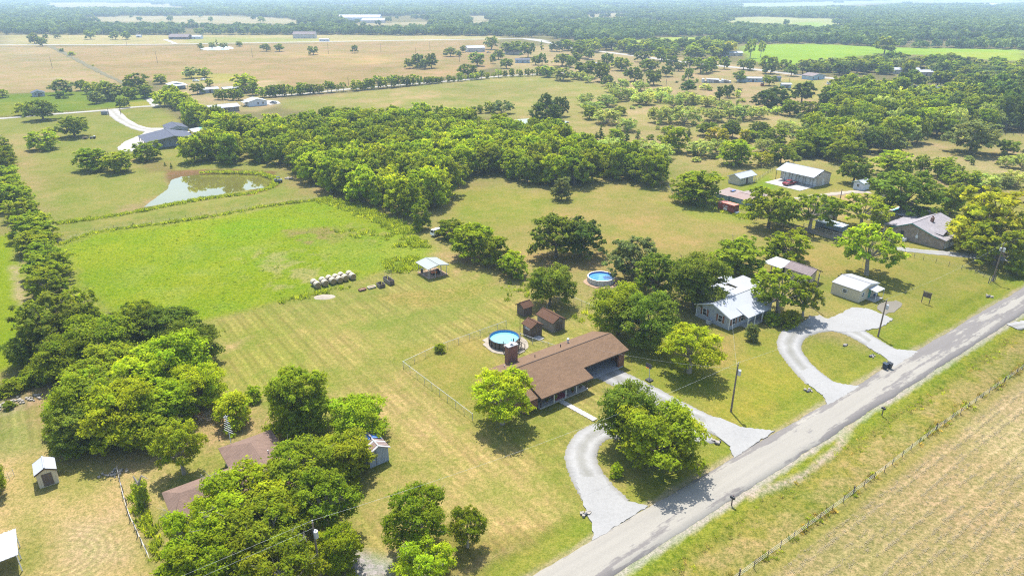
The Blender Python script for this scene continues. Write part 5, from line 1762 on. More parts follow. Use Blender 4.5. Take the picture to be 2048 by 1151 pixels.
# --- buildings round the blue-roofed barn
bn = site('blue_barn', 'large barn with blue-grey metal roof at the end of the white drive', 'barn', 44.5, 313.5)
gable_wall('wall', bn, 3, 18.5, 3, 15.5, 3.1, 4.8, 'y', M['grey_siding'], ridge=10.7)
gable_roof(bn, 0, 19.0, 0, 18.0, 3.1, 4.8, 'y', M['blue_grey_roof'], ridge=10.7, ov=.3, fascia=M['steel'])
for x, y in ((.1, .1), (.1, 6), (.1, 12), (.1, 17.8), (6, 17.8), (6, .1), (12, .1), (18.5, .1)): post(bn, x, y, 0, 3.1, .1, M['fascia'])
door(bn, '-x', 6, 3.2, 2.6, 3.0, M['white'], .05, 'garage_door', 4)
door(bn, '-x', 11, 3.2, 2.6, 3.0, M['white'], .05, 'garage_door', 4)
b2 = site('metal_barn', 'grey metal barn behind the blue-roofed barn', 'barn', 58.5, 342.0)
gable_wall('wall', b2, 0, 8.0, 0, 12.0, 2.9, 4.0, 'y', M['grey_siding'])
gable_roof(b2, 0, 8.0, 0, 12.0, 2.9, 4.0, 'y', M['blue_grey_roof'], ov=.3, fascia=M['steel'])
door(b2, '-y', 4, 2.6, 2.5, 0, M['dark_steel'])
b3 = site('metal_carport', 'low carport with grey and green roof beside the grey metal barn', 'carport', 66.6, 330.0)
MB().slab([(-.3, -.3, 2.5), (4.0, -.3, 2.9), (4.0, 9.3, 2.9), (-.3, 9.3, 2.5)], .1).build('roof', M['grey_roof'], b3)
MB().slab([(4.0, -.3, 2.9), (8.3, -.3, 2.5), (8.3, 9.3, 2.5), (4.0, 9.3, 2.9)], .1).build('roof', plain('green_roof', (.06, .25, .2), .4), b3)
for x in (0, 4, 8):
    for y in (0.1, 9): post(b3, x, y, 0, 2.4, .08)
mh = site('mobile_home', 'long white-roofed brick bungalow facing the grove', 'house', 89.5, 394.0)
gable_wall('wall', mh, 0.4, 15.0, 0.6, 10.5, 2.5, 3.5, 'x', M['tan_brick'])
gable_roof(mh, 0, 15.4, 0, 11.0, 2.5, 3.5, 'x', M['white_roof'], ov=.3, fascia=M['white'])
for u in (2, 4.6, 7.5, 9.6, 12.4): window(mh, '-y', u, .8, 1.1, 1.2, .6)
door(mh, '-y', 6.2, 1, 2, .6, M['white'])
wh = site('white_house', 'small white house with pale metal roof near the tree row', 'house', 113.2, 406.3)
gable_wall('wall', wh, 0, 10.2, 0, 8.6, 2.6, 3.9, 'y', M['white_siding'])
gable_roof(wh, 0, 10.2, 0, 8.6, 2.6, 3.9, 'y', M['white_roof_y'], ov=.35, fascia=M['white'])
for u in (5.2, 8.0): window(wh, '-y', u, .9, .8, 1.1, 0)
door(wh, '-x', 4, .95, 2, 0, M['fascia'])
window(wh, '-x', 6.5, .9, .8, 1.1, 0)
MB().slab([(-2.4, 1.5, 2.2), (-.03, 1.5, 2.5), (-.03, 7, 2.5), (-2.4, 7, 2.2)], .08).build('porch_roof', M['white_roof'], wh)
for y in (1.7, 6.8): post(wh, -2.3, y, 0, 2.15, .06, M['white'])
X, Y = g(545, 205)
patch_poly('gravel_pad', [(528, 200), (556, 202), (562, 207), (540, 210), (526, 206)], M['gravel_far'], .02, 'pale concrete pad beside the small white house')
ch_ = site('carport_house', 'low house with white roof and front carport among the shrubs', 'house', 93.5, 510.0)
gable_wall('wall', ch_, 0, 10, 4, 13, 2.6, 3.7, 'y', M['grey_siding'])
gable_roof(ch_, 0, 10, 4, 13, 2.6, 3.7, 'y', M['white_roof_y'], ov=.4, fascia=M['white'])
MB().slab([(-.2, -2.5, 2.5), (10.2, -2.5, 2.5), (10.2, 3.6, 2.9), (-.2, 3.6, 2.9)], .15).build('carport_roof', M['white_roof'], ch_)
for x in (0, 5, 10): post(ch_, x, -2.3, 0, 2.45, .1, M['teal'])
for (px0, py0, w, d, zw, zr, lab, rm, wm, ax, ro_) in (
        (420, 186, 11, 5, 2.4, 3.2, 'open metal shed with white roof behind the small trees, west one', 'white_roof', 'grey_siding', 'x', 0),
        (468, 184, 12, 5, 2.4, 3.2, 'open metal shed with white roof behind the small trees, east one', 'white_roof', 'grey_siding', 'x', 0),
        (78, 193, 6.5, 5.5, 2.4, 3.6, 'small grey shed alone at the edge of the tan field', 'blue_grey_roof', 'grey_siding', 'y', 0),
        (357, 79, 26, 14, 3.2, 6.5, 'far house with dark grey hipped roof beyond the straight road', 'shingle_mauve', 'fascia', 'x', -RA),
        (389, 78, 17, 9, 3, 4.6, 'far white outbuilding next to the dark grey house', 'white_roof', 'white_siding', 'x', -RA),
        (608, 77, 30, 12, 5.5, 8.5, 'large far pale house with gabled front before the woods', 'shingle_mauve', 'pale_panel', 'x', -RA),
        (277, 75, 6, 4, 2.4, 3.2, 'tiny white shed in the far strip of pasture', 'white_roof', 'white_siding', 'x', -RA),
        (648, 83, 12, 5, 2.8, 3.6, 'white trailer parked beside the far straight road', 'white_roof', 'white_siding', 'x', -RA),
        (953, 104, 19, 12, 4.2, 6.0, 'pale metal barn with white roof at the edge of the tan field', 'white_roof_y', 'pale_panel', 'x', -RA + .35),
        (1027, 109, 18, 11, 3, 4.6, 'low house with mauve roof among far oaks', 'shingle_mauve', 'pale_panel', 'x', -RA),
        (1045, 126, 13, 8, 2.8, 3.6, 'low bluish barn behind the tree row', 'blue_grey_roof', 'blue_panel', 'x', -RA),
        (1192, 137, 9, 7, 3, 4.5, 'white-roofed house half hidden by oaks', 'white_roof', 'white_siding', 'y', -RA),
        (1468, 112, 17, 10, 3, 4.2, 'white-roofed building under the yellowish tree', 'white_roof', 'pale_panel', 'x', -RA),
        (1505, 164, 20, 5, 2.6, 3.2, 'long pale blue mobile home in the dry lot', 'white_roof', 'blue_panel', 'x', -RA - .12),
        (1554, 163, 5, 5, 2.8, 3.4, 'small teal shed beside the dry lot oak', 'blue_grey_roof', 'teal', 'x', -RA),
        (1573, 176, 6, 4, 2.4, 3.0, 'little blue-grey shed by the lot fence', 'white_roof', 'blue_panel', 'x', -RA),
        (1636, 159, 14, 9, 2.8, 4.2, 'house with pale shingle roof beside the bending road', 'shingle_mauve', 'blue_panel', 'y', -RA + .5),
        (1812, 148, 20, 8, 3.2, 4.4, 'white-roofed house deep among the eastern trees', 'white_roof', 'pale_panel', 'x', -RA - .1),
        (1852, 152, 9, 7, 3, 4.2, 'second white-roofed house deep among the eastern trees', 'white_roof', 'pale_panel', 'x', -RA - .1),
        (1862, 188, 26, 9, 3.4, 4.6, 'long dark barn with blue-grey roof among the eastern trees', 'blue_grey_roof', 'fascia', 'x', -RA - .22),
        (718, 42, 90, 34, 7, 12, 'huge far riding arena with white roof before the hazy woods', 'white_roof', 'white_siding', 'x', -RA),
        (746, 46, 46, 20, 5, 8, 'far white lean-to building beside the riding arena', 'white_roof', 'pale_panel', 'x', -RA),
        (72, 32, 34, 14, 5, 8, 'far white-roofed barn at the western edge', 'white_roof', 'white_siding', 'x', -RA),
        (1985, 14, 90, 40, 7, 11, 'far white-roofed sheds on the wooded rise', 'white_roof', 'white_siding', 'x', -RA),
        (1890, 66, 14, 7, 3, 4.5, 'far white-roofed house beside the pale strip field', 'white_roof', 'white_siding', 'x', -RA),
        (1470, 63, 22, 10, 3, 5, 'far pinkish-roofed house in the woods clearing', 'shingle_mauve', 'pale_panel', 'x', -RA)):
    X, Y = g(px0, py0)
    r = thing('farm_building', lab, 'building', (X, Y, float(ground_z(X, Y))), RA + ro_)
    gable_wall('wall', r, -w / 2, w / 2, 0, d, zw, zr, ax, M[wm])
    gable_roof(r, -w / 2, w / 2, 0, d, zw, zr, ax, M[rm], ov=.5, th=.15, fascia=M['white'])
    if py0 > 70:
        for u in np.linspace(-w / 2 + 1.8, w / 2 - 1.8, max(2, int(w / 5))): window(r, '-y', float(u), 1.0, 1.1, 1.1, 0)
        door(r, '-y', 0.3, 1.1, 2.0, 0, M['fascia'])

# ruined mobile home
X, Y = g(1432, 165)
r = thing('ruined_trailer', 'wrecked grey trailer home lying in the dry pasture', 'trailer', (X, Y, 0), -.1)
mb = MB()
for k in range(12):
    x = -10 + k * 1.7
    MB().box(x, x + 1.5, -2, 2, 0, 1.2 + 1.4 * random.random()).build('wall_panel', M[random.choice(['steel', 'grey_wood', 'pale_panel'])], r)
MB().slab([(-7, -2.3, 2.4), (2, -2.3, 2.0), (2, 2.3, 2.5), (-7, 2.3, 2.7)], .1).build('roof_sheet', M['grey_roof'], r)

# vehicles elsewhere
def veh(kind, px, py, rz, mat, label, sc=1.0):
    X, Y = g(px, py)
    s, t = to_st(X, Y)
    return vehicle(kind, label, s, t, rz - RA, mat, sc=sc)


veh('parked_car', 547, 207, 2.6, M['grey_car'], 'grey car parked beside the small white house')
veh('parked_van', 372, 272, 2.9, M['white_car'], 'white van behind the low green-roofed carport')
veh('parked_car', 407, 161, 0.1, M['white_car'], 'white car parked under the shed in the far farmyard')
veh('parked_car', 392, 163, 0.2, M['white_car'], 'white car parked beside the low house with the carport')
veh('parked_car', 977, 106, 0.2, M['grey_car'], 'grey car parked beside the pale metal barn')
veh('parked_van', 1660, 169, 0.1, M['white_car'], 'white van beside the pale-shingled house')
veh('pickup_truck', 1864, 160, 0.1, M['red_car'], 'red truck among the eastern trees')
veh('parked_car', 1777, 196, 0.8, M['white_car'], 'white car in the clearing of the eastern trees')
veh('parked_van', 1524, 172, 1.4, M['red_car'], 'dark red van beside the pale blue mobile home')
veh('parked_car', 1262, 142, .3, M['white_car'], 'white car under the oaks by the half-hidden house')
X, Y = g(876, 469)
s, t = to_st(X, Y)
ut = vehicle('parked_van', 'white box trailer parked under the trees beside the pavilion', s, t, 0.2, M['white_car'], sc=.9)
X, Y = g(557, 364)
at = thing('utility_vehicle', 'dark utility vehicle parked on the pond bank', 'vehicle', (X, Y, 0), 0.5)
MB().box(-1.3, 1.3, -.7, .7, .45, .9).build('body', M['grey_car'], at)
MB().box(-.6, .6, -.68, .68, 1.75, 1.82).build('roof', M['black'], at)
MB().box(-1.25, -.5, -.6, .6, .901, 1.15).build('bed', M['dark_steel'], at)
for x in (-.55, .55):
    for y in (-.64, .64): MB().tube((x, y, .9), (x, y, 1.75), .03, n=5).build('roll_bar', M['black'], at)
for x in (-.9, .9):
    for y in (-.7, .7): MB().tube((x, y - .1, .32), (x, y + .1, .32), .32, n=12).build('wheel', M['tyre'], at)
X, Y = g(575, 357)
rk = thing('rock_pile', 'heap of pale rubble on the pond bank', 'rock pile', (X, Y, 0))
for k in range(16):
    mb = MB()
    bx = (random.gauss(0, .8), random.gauss(0, .5))
    s_ = .2 + .3 * random.random()
    mb.slab([(bx[0] + s_ * math.cos(a) * random.uniform(.7, 1.2), bx[1] + s_ * math.sin(a) * random.uniform(.7, 1.2), s_ * .8) for a in np.linspace(0, 6.28, 7)[:-1]], s_ * .8 + .05).build('rock', M['rock'], rk)
X, Y = g(186, 277)
tr = thing('ride_on_mower', 'dark ride-on mower with white seat parked under the yard tree', 'mower', (X, Y, 0), .3)
MB().box(-1, .2, -.45, .45, .3, .85).build('hood', M['dark_steel'], tr)
MB().box(.2, 1.0, -.55, .55, .3, .6).build('body', M['dark_steel'], tr)
MB().box(.45, .95, -.3, .3, .6, 1.2).build('seat', M['white'], tr)
for (x, y, q) in ((-.8, .5, .28), (-.8, -.5, .28), (.7, .62, .45), (.7, -.62, .45)): MB().tube((x, y - .12, q), (x, y + .12, q), q, n=12).build('wheel', M['tyre'], tr)
X, Y = g(180, 278)
tr = thing('utility_trailer', 'small brown trailer beside the ride-on mower', 'trailer', (X - 2.2, Y, 0), .3)
MB().box(-1, 1, -.6, .6, .4, .8).build('box', M['dark_wood'], tr)
MB().tube((1, 0, .45), (2, 0, .4), .05, n=6).build('drawbar', M['dark_steel'], tr)
for y in (-.7, .7): MB().tube((0, y - .1, .35), (0, y + .1, .35), .35, n=12).build('wheel', M['tyre'], tr)
X, Y = g(210, 229)
dp = thing('dumpster', 'dark dumpster beside the white gravel lane', 'dumpster', (X, Y, 0), .2)
MB().box(-1.5, 1.5, -.9, .9, .1, 1.5).build('box', M['grey_car'], dp)
MB().slab([(-1.55, -.95, 1.6), (1.55, -.95, 1.6), (1.55, .95, 1.75), (-1.55, .95, 1.75)], .08).build('lid', M['black'], dp)

# --- poles, lines
POLE_TOPS = {}
def util_pole(key, px, by, ty, label, group, arm=True, can=0, hgt=None, r=0.14):
    X, Y = g(px, by)
    h = hgt or rise(px, by, ty)
    o = thing('utility_pole', label, 'pole', (X, Y, 0), RA, group)
    MB().tube((0, 0, -.3), (0, 0, h), r * 1.15, r * .75, 10).build('pole', M['pole_wood'], o)
    if arm:
        MB().tube((0, 0, h), (0, 0, h + .35), .05, n=6).build('top_pin', M['steel'], o)
        MB().tube((0, 0, h - .9), (.12, -.25, h - .9), .06, n=6).build('insulator', M['white'], o)
    if can:
        c = MB().tube((.08, -.38, h - 1.75), (.08, -.38, h - .9), .24, n=14).build('transformer', M['steel'], o)
        MB().tube((.08, -.38, h - .9), (.08, -.38, h - .65), .05, n=6).build('bushing', M['white'], c)
    if can > 1:
        c = MB().tube((.15, .35, h - 1.7), (.15, .35, h - .95), .2, n=12).build('transformer', M['steel'], o)
    POLE_TOPS[key] = Vector((X, Y, h))
    return o


PG, FP = 'utility poles along the near road', 'utility poles in the far fields'
util_pole('a', 1462, 822, 728, 'leaning wooden utility pole on the lawn beside the bright green tree', PG, can=1)
util_pole('b', 1756, 672, 600, 'wooden utility pole at the edge of the gravel parking apron', PG, can=1)
util_pole('c', 1985, 562, 488, 'tall wooden utility pole with two transformers near the yellow tree', PG, can=2)
util_pole('d', 644, 1172, 1104, 'wooden utility pole with transformer among the trees before the old house', PG, can=1, hgt=9.0)
util_pole('e', 1626, 615, 548, 'thin wooden pole between the grey house and the cream building', PG, can=0)
util_pole('f', 1679, 405, 378, 'short wooden pole beside the bare farm track', PG, arm=False)
util_pole('g', 1040, 666, 634, 'thin lamp pole beside the brown-sided pool', PG, arm=False, r=.06)
for k, (px, by, ty, lab) in enumerate(((105, 137, 114, 'leaning far pole in the western tan field'), (315, 126, 103, 'far pole in the tan field above the farmyard trees'), (505, 115, 97, 'far pole in the tan field west of the four lone trees'), (657, 108, 87, 'far pole in the tan field next to the dark lone tree'), (762, 104, 88, 'far pole in the middle of the tan field'), (831, 106, 94, 'far pole above the clump of five oaks'), (860, 101, 83, 'far pole between the clump of oaks and the straight road'), (919, 124, 106, 'far pole beside the pale metal barn'), (697, 170, 154, 'pole behind the row of small trees'), (1332, 172, 158, 'pole standing in the mesquite pasture'), (218, 230, 217, 'west gate pole of the white curved drive'), (242, 229, 214, 'east gate pole of the white curved drive'), (322, 214, 190, 'pole beside the lane under the shrubs'), (254, 92, 77, 'far pole beside the straight road'), (1577, 172, 156, 'pole by the fence of the eastern dry lot'), (1875, 255, 228, 'pole rising from the eastern wood'))):
    util_pole('f%d' % k, px, by, ty, lab, FP, arm=k < 9, r=.16)


def wire(p, q, sag, label, n=14, r=.007):
    mb = MB()
    pts = []
    for i in range(n + 1):
        u = i / n
        v = p.lerp(q, u)
        pts.append(Vector((v.x, v.y, v.z - sag * 4 * u * (1 - u))))
    for a, b in zip(pts, pts[1:]): mb.tube(a, b, r, n=4, caps=False)
    return tag(mb.build('power_line', M['steel']), label, 'power line', 'overhead power lines')


T = POLE_TOPS
offscr = T['d'] + (T['d'] - T['a']).normalized() * 60
offscr.z = 9
wire(T['d'] + Vector((0, 0, .3)), offscr, 1.0, 'upper power line running off from the pole by the old house')
wire(T['d'] + Vector((0, 0, -.7)), offscr + Vector((0, 0, -1)), 1.1, 'lower power line running off from the pole by the old house')
wire(T['d'] + Vector((0, 0, .3)), T['a'] + Vector((0, 0, .3)), 1.2, 'power line between the old house pole and the lawn pole')
wire(T['a'] + Vector((0, 0, .3)), T['b'] + Vector((0, 0, .3)), 1.0, 'power line between the lawn pole and the apron pole')
wire(T['b'] + Vector((0, 0, .3)), T['c'] + Vector((0, 0, .3)), 1.0, 'power line between the apron pole and the double transformer pole')
wire(T['c'] + Vector((0, 0, .3)), T['c'] + Vector((40, 26, .3)), .7, 'power line leaving past the yellow tree')
X, Y = ab(70, 80.5)
wire(T['a'] + Vector((0, 0, -.8)), Vector((X, Y, 3.6)), .8, 'service line from the lawn pole to the brown-roofed house')
X, Y = ab(108, 74)
wire(T['a'] + Vector((0, 0, -.8)), Vector((X, Y, 4.2)), .8, 'service line from the lawn pole to the grey house')

# --- signs, mailboxes, bins, hoop
sg = site('board_sign', 'dark wooden board sign on two posts in the roadside grass', 'sign', 146.6, 53.7)
for y in (-.75, .75): MB().box(-.06, .06, y - .06, y + .06, 0, 2.5).build('post', M['dark_wood'], sg)
MB().box(-.05, .05, -.69, .69, 1.35, 2.4).build('board', M['dark_wood'], sg)
MB().box(-.06, .06, -.95, .95, 2.5, 2.6).build('cross_rail', M['dark_wood'], sg)


def mailbox(px, by, label):
    X, Y = g(px, by)
    o = thing('mailbox', label, 'mailbox', (X, Y, 0), RA, 'roadside mailboxes')
    MB().box(-.06, .06, -.06, .06, -.1, 1.05).build('post', M['post_wood'], o)
    mb = MB()
    n = 10
    for y in (-.3, .3):
        mb.v += [(-.14, y, 1.05), (.14, y, 1.05)] + [(.14 * math.cos(math.pi * k / n), y, 1.25 + .14 * math.sin(math.pi * k / n)) for k in range(n + 1)]
    m = n + 3
    mb.f.append(list(range(m))[::-1])
    mb.f.append(list(range(m, 2 * m)))
    for i in range(m):
        j = (i + 1) % m
        mb.f.append([i, j, m + j, m + i])
    b = mb.build('box', M['black'], o)
    MB().box(.145, .16, -.1, .15, 1.2, 1.42).build('flag', M['red_car'], b)


mailbox(1764, 829, 'black mailbox on the grass opposite the gravel loop')
mailbox(1463, 1009, 'black mailbox beside the road opposite the half-circle drive')


def bin_(s, t, label, mat):
    r = site('wheelie_bin', label, 'bin', s, t, 'bins at the road edge', rz=RA + random.uniform(-.3, .3))
    mb = MB()
    mb.v = [(-.27, -.27, .08), (.27, -.27, .08), (.27, .27, .08), (-.27, .27, .08), (-.33, -.36, 1.0), (.33, -.36, 1.0), (.33, .36, 1.0), (-.33, .36, 1.0)]
    mb.f = [[3, 2, 1, 0], [4, 5, 6, 7], [0, 1, 5, 4], [1, 2, 6, 5], [2, 3, 7, 6], [3, 0, 4, 7]]
    mb.build('body', mat, r)
    MB().slab([(-.36, -.4, 1.07), (.36, -.4, 1.07), (.36, .42, 1.13), (-.36, .42, 1.13)], .06).build('lid', mat, r)
    for x in (-.3, .3): MB().tube((x - .03, .3, .12), (x + .03, .3, .12), .12, n=10).build('wheel', M['tyre'], r)


s, t = to_st(*g(1769, 737))
bin_(s, t, 'dark blue bin, the lower of two at the road edge', M['bin_blue'])
s, t = to_st(*g(1778, 736))
bin_(s, t, 'black bin, the upper of two at the road edge', M['black'])
X, Y = g(1296, 761)
bh_ = thing('basketball_hoop', 'portable basketball hoop beside the gravel driveway', 'basketball hoop', (X, Y, 0), RA + math.pi / 2)
MB().box(-.5, .5, -.8, .2, 0, .15).build('base', M['black'], bh_)
MB().tube((0, -.3, .15), (0, 0, 2.9), .06, n=8).build('pole', M['steel'], bh_)
MB().box(-.6, .6, .12, .16, 2.5, 3.35).build('backboard', M['dark_steel'], bh_)
MB().ring(0, .42, .21, .24, 2.68, 2.71, 18).build('rim', M['orange'], bh_)
for (px, py, lab) in ((1742, 711, 'pale culvert rocks on the lawn inside the gravel loop'), (1617, 781, 'dark culvert mouth with rocks left of the gravel loop'), (1977, 592, 'reddish culvert rocks beside the far roadside grass'), (1435, 884, 'culvert stones on the lawn beside the gravel driveway'), (1173, 1026, 'white stones at the mouth of the half-circle drive'), (1690, 690, 'small stones in the lawn below the apron pole')):
    X, Y = g(px, py)
    r = thing('culvert_rocks', lab, 'rocks', (X, Y, -.05))
    for k in range(7):
        a = random.random() * 6.28
        q = random.random() * .7
        s_ = .14 + .16 * random.random()
        cx, cy = math.cos(a) * q, math.sin(a) * q
        MB().slab([(cx + s_ * math.cos(b) * random.uniform(.7, 1.3), cy + s_ * math.sin(b) * random.uniform(.7, 1.3), s_ * .9) for b in np.linspace(0, 6.28, 7)[:-1]], s_ * .9 + .05).build('rock', M['rock'], r)
    MB().tube((-.4, -.3, .05), (.5, .3, .05), .2, n=10).build('pipe', M['dark_steel'], r)

# brush pile and rubble by the big south-west grove
X, Y = g(398, 838)
bp = thing('brush_pile', 'heap of dead grey branches and orange dry leaves behind the old house', 'brush pile', (X, Y, 0))
for k in range(60):
    a = random.random() * 6.28
    p = Vector((random.gauss(0, 1.3), random.gauss(0, .8), random.random() * .6))
    d = Vector((math.cos(a), math.sin(a), random.random() * .9)).normalized() * random.uniform(.7, 2.0)
    MB().tube(p, p + d, .04, .012, 5).build('branch', M['deadwood'], bp)
mb = MB()
for k in range(160):
    c = Vector((random.gauss(-.4, .8), random.gauss(.2, .5), .2 + random.random() * .7))
    d = Vector((random.gauss(0, 1), random.gauss(0, 1), random.gauss(0, 1))).normalized() * .12
    q = d.orthogonal().normalized() * .08
    mb.poly([c - d, c + q, c + d, c - q])
mb.build('dry_leaves', plain('dry_leaf', (.30, .13, .035), .9, .3, 4), bp)
for (px, py, n_, sp_r, lab) in ((45, 800, 60, 2.2, 'strip of pale rubble along the grove edge'), (230, 946, 22, 1.0, 'scattered stones and branches beside the broken fence'), (206, 205, 30, 3, 'grey rubble heap beside the white lane')):
    X, Y = g(px, py)
    r = thing('rubble', lab, 'rubble', (X, Y, -.05), .5)
    for k in range(n_):
        cx, cy = random.gauss(0, sp_r), random.gauss(0, sp_r * .35)
        s_ = .1 + .16 * random.random()
        MB().slab([(cx + s_ * math.cos(b) * random.uniform(.7, 1.3), cy + s_ * math.sin(b) * random.uniform(.7, 1.3), s_) for b in np.linspace(0, 6.28, 6)[:-1]], s_).build('stone', M['rock'], r)

# --- fences
def chainlink(pts, label, h=1.2, step=2.4, mesh=True, rail=True):
    """pts in the road frame"""
    W_ = [Vector((*ab(*p), 0)) for p in pts]
    o = thing('chainlink_fence', label, 'fence', W_[0])
    W_ = [w - W_[0] for w in W_]
    wires = MB()
    rails = MB()
    for a, b in zip(W_, W_[1:]):
        Ls = (b - a).length
        n = max(1, round(Ls / step))
        for k in range(n + 1):
            if k == 0 and a is not W_[0]: continue
            p = a.lerp(b, k / n)
            MB().tube((p.x, p.y, 0), (p.x, p.y, h + .04), .035 if 0 < k < n else .05, n=7).build('post', M['steel'], o)
        d = (b - a).normalized()
        if rail: rails.tube(a + Vector((0, 0, h)), b + Vector((0, 0, h)), .026, n=6)
        if mesh:
            sp = .16
            m = int(Ls / sp)
            up = Vector((0, 0, 1))
            nrm = d.cross(up)
            for k in range(-int(h / sp), m):
                for sg in (0, 1):
                    x0, x1 = k * sp, k * sp + h
                    z0, z1 = (0, h) if sg == 0 else (h, 0)
                    if x0 < 0:
                        f = -x0 / h
                        z0 = z0 + (z1 - z0) * f
                        x0 = 0
                    if x1 > Ls:
                        f = (Ls - x0) / (x1 - x0)
                        z1 = z0 + (z1 - z0) * f
                        x1 = Ls
                    if x1 - x0 < .02: continue
                    p, q = a + d * x0 + up * z0, a + d * x1 + up * z1
                    w = nrm * .004
                    t_ = Vector((0, 0, .005))
                    wires.poly([p - t_, q - t_, q + t_, p + t_])
        else:
            for z in (.25, .55, .85, 1.1): wires.tube(a + Vector((0, 0, z)), b + Vector((0, 0, z)), .008, n=4, caps=False)
    if rail: rails.build('top_rail', M['steel'], o)
    tag(wires.build('wire_mesh', M['steel'], o), kind='stuff')
    return o


chainlink([(46.8, 74.1), (45.8, 94.6), (53.2, 96.1), (63.2, 96.6), (69.5, 96.9)], 'chain-link fence round the back yard of the brown-roofed house')
chainlink([(68.6, 91.0), (69.3, 88.2), (70.4, 85.0), (71.6, 81.4)], 'short chain-link fence between the pool shed and the brown roof')
chainlink([(78.5, 97.6), (83.5, 99.3), (87.2, 99.6), (87.9, 93.2), (88.3, 86.0)], 'chain-link fence behind the sheds by the dark oak')


def post_fence(pts, label, step=3.0, h=1.15, mat='post_wood', r=.05, wires=(.35, .65, .95), px=True, jit=.08, big=0):
    P = [Vector((*(g(*p) if px else ab(*p)), 0)) for p in pts]
    o = thing('wire_fence', label, 'fence', P[0])
    P = [p - P[0] for p in P]
    wr = MB()
    post_me = None
    cnt = 0
    for a, b in zip(P, P[1:]):
        n = max(1, round((b - a).length / step))
        for k in range(n):
            p = a.lerp(b, k / n)
            if post_me is None: post_me = MB().tube((0, 0, -.1), (0, 0, h), r, r * .9, 6).mesh('post', M[mat])
            q = link_mesh('post', post_me, o, (p.x + random.uniform(-jit, jit), p.y + random.uniform(-jit, jit), 0))
            if big and cnt % big == 0: q.scale = (2.0, 2.0, 1.2)
            cnt += 1
        for z in wires: wr.tube(a + Vector((0, 0, z)), b + Vector((0, 0, z)), .009, n=4, caps=False)
    wr.build('wire', M['steel'], o)
    return o


post_fence([(30, 30.8), (54, 31.0), (75, 30.8), (101, 31.1), (132, 30.7), (230, 30.7)], 'post and wire fence along the hay field', 2.6, px=False, big=9)
post_fence([(171.9, 72.6), (172.4, 66.0), (173.6, 55.0), (171.0, 50.5)], 'thin post and wire fence below the tan brick house', 2.5, px=False)
post_fence([(169.3, 50.4), (170.9, 50.2), (172.4, 50.0)], 'gate end of dark braced posts beside the transformer pole', .9, 1.6, r=.09, px=False, mat='dark_steel')
post_fence([(115, 487), (190, 464), (340, 443), (520, 413), (640, 397)], 'old wire fence along the berm above the vivid pasture', 4.5)
post_fence([(236, 944), (251, 1008), (262, 1040), (300, 1120)], 'broken leaning fence of grey posts in the dry yard', 1.6, 1.1, 'grey_wood', .07, jit=.15)
post_fence([(1320, 350), (1345, 388), (1400, 408), (1440, 420), (1490, 430)], 'fence line under the trees beside the rusty sheds', 2.5)
post_fence([(1500, 372), (1530, 350), (1548, 340)], 'grey fence between the cream shed and the metal shop', 1.8)
post_fence([(540, 196), (700, 184), (900, 166), (1010, 156), (1130, 150)], 'long fence in front of the row of small trees', 6, 1.3)
post_fence([(1975, 268), (2010, 270), (2060, 273)], 'dark rail fence at the eastern edge of the meadow', 3, 1.4, 'dark_wood', .1)
post_fence([(1650, 415), (1720, 412), (1745, 414)], 'tall rusty pipe fence beside the farm track', 1.6, 1.8)
post_fence([(30, 950), (20, 958), (-40, 975)], 'steel post fence beside the white-roofed shed', 1.6, 1.2, 'steel', .03)

# broken vine-covered trunk
X, Y = g(287, 1008)
bt = thing('broken_trunk', 'broken vine-covered tree trunk with bare stubs in the dry yard', 'tree trunk', (X, Y, 0))
mb = MB()
mb.tube((0, 0, -.2), (.05, .1, 1.6), .34, .28, 9).tube((.05, .1, 1.55), (-.1, .2, 3.2), .28, .2, 8)
mb.tube((-.1, .2, 3.1), (-.7, .5, 4.1), .17, .06, 7).tube((-.1, .2, 3.1), (.5, .3, 4.3), .15, .08, 7).tube((.5, .3, 4.3), (1.3, .2, 3.9), .08, .03, 6)
for k in range(9):
    z = 1 + k * .3
    a = k * 2.1
    mb.tube((0, .1, z), (math.cos(a) * .7, .1 + math.sin(a) * .7, z + .25), .05, .02, 5)
mb.build('trunk', M['bark_pale'], bt)
mb = MB()
for k in range(1100):
    z = random.random() ** .8 * 3.4
    a = random.random() * 6.28
    rr = .35 + .5 * random.random() * (1.2 if z < 1 or z > 2.6 else .8)
    c = Vector((math.cos(a) * rr, .1 + math.sin(a) * rr, z))
    d = Vector((random.gauss(0, 1), random.gauss(0, 1), random.gauss(0, 1))).normalized() * .14
    q = d.orthogonal().normalized() * .09
    mb.poly([c - d, c + q, c + d, c - q])
add_lc(mb.build('vine_leaves', M['leaf_weed'], bt))

# ------------------------------------------------------------------ trees
def cards(P, Nrm, size, rg, aspect=0.62):
    """leaf sprays: one bent four-cornered card per point"""
    n = len(P)
    r = rg.normal(size=(n, 3))
    t = np.cross(Nrm, r)
    t /= np.linalg.norm(t, axis=1, keepdims=True) + 1e-9
    b = np.cross(Nrm, t)
    s = size[:, None]
    v = np.stack([P - t * s, P + b * s * aspect - Nrm * s * .18, P + t * s, P - b * s * aspect - Nrm * s * .18], 1).reshape(-1, 3)
    f = np.arange(n * 4).reshape(-1, 4)
    return v, f


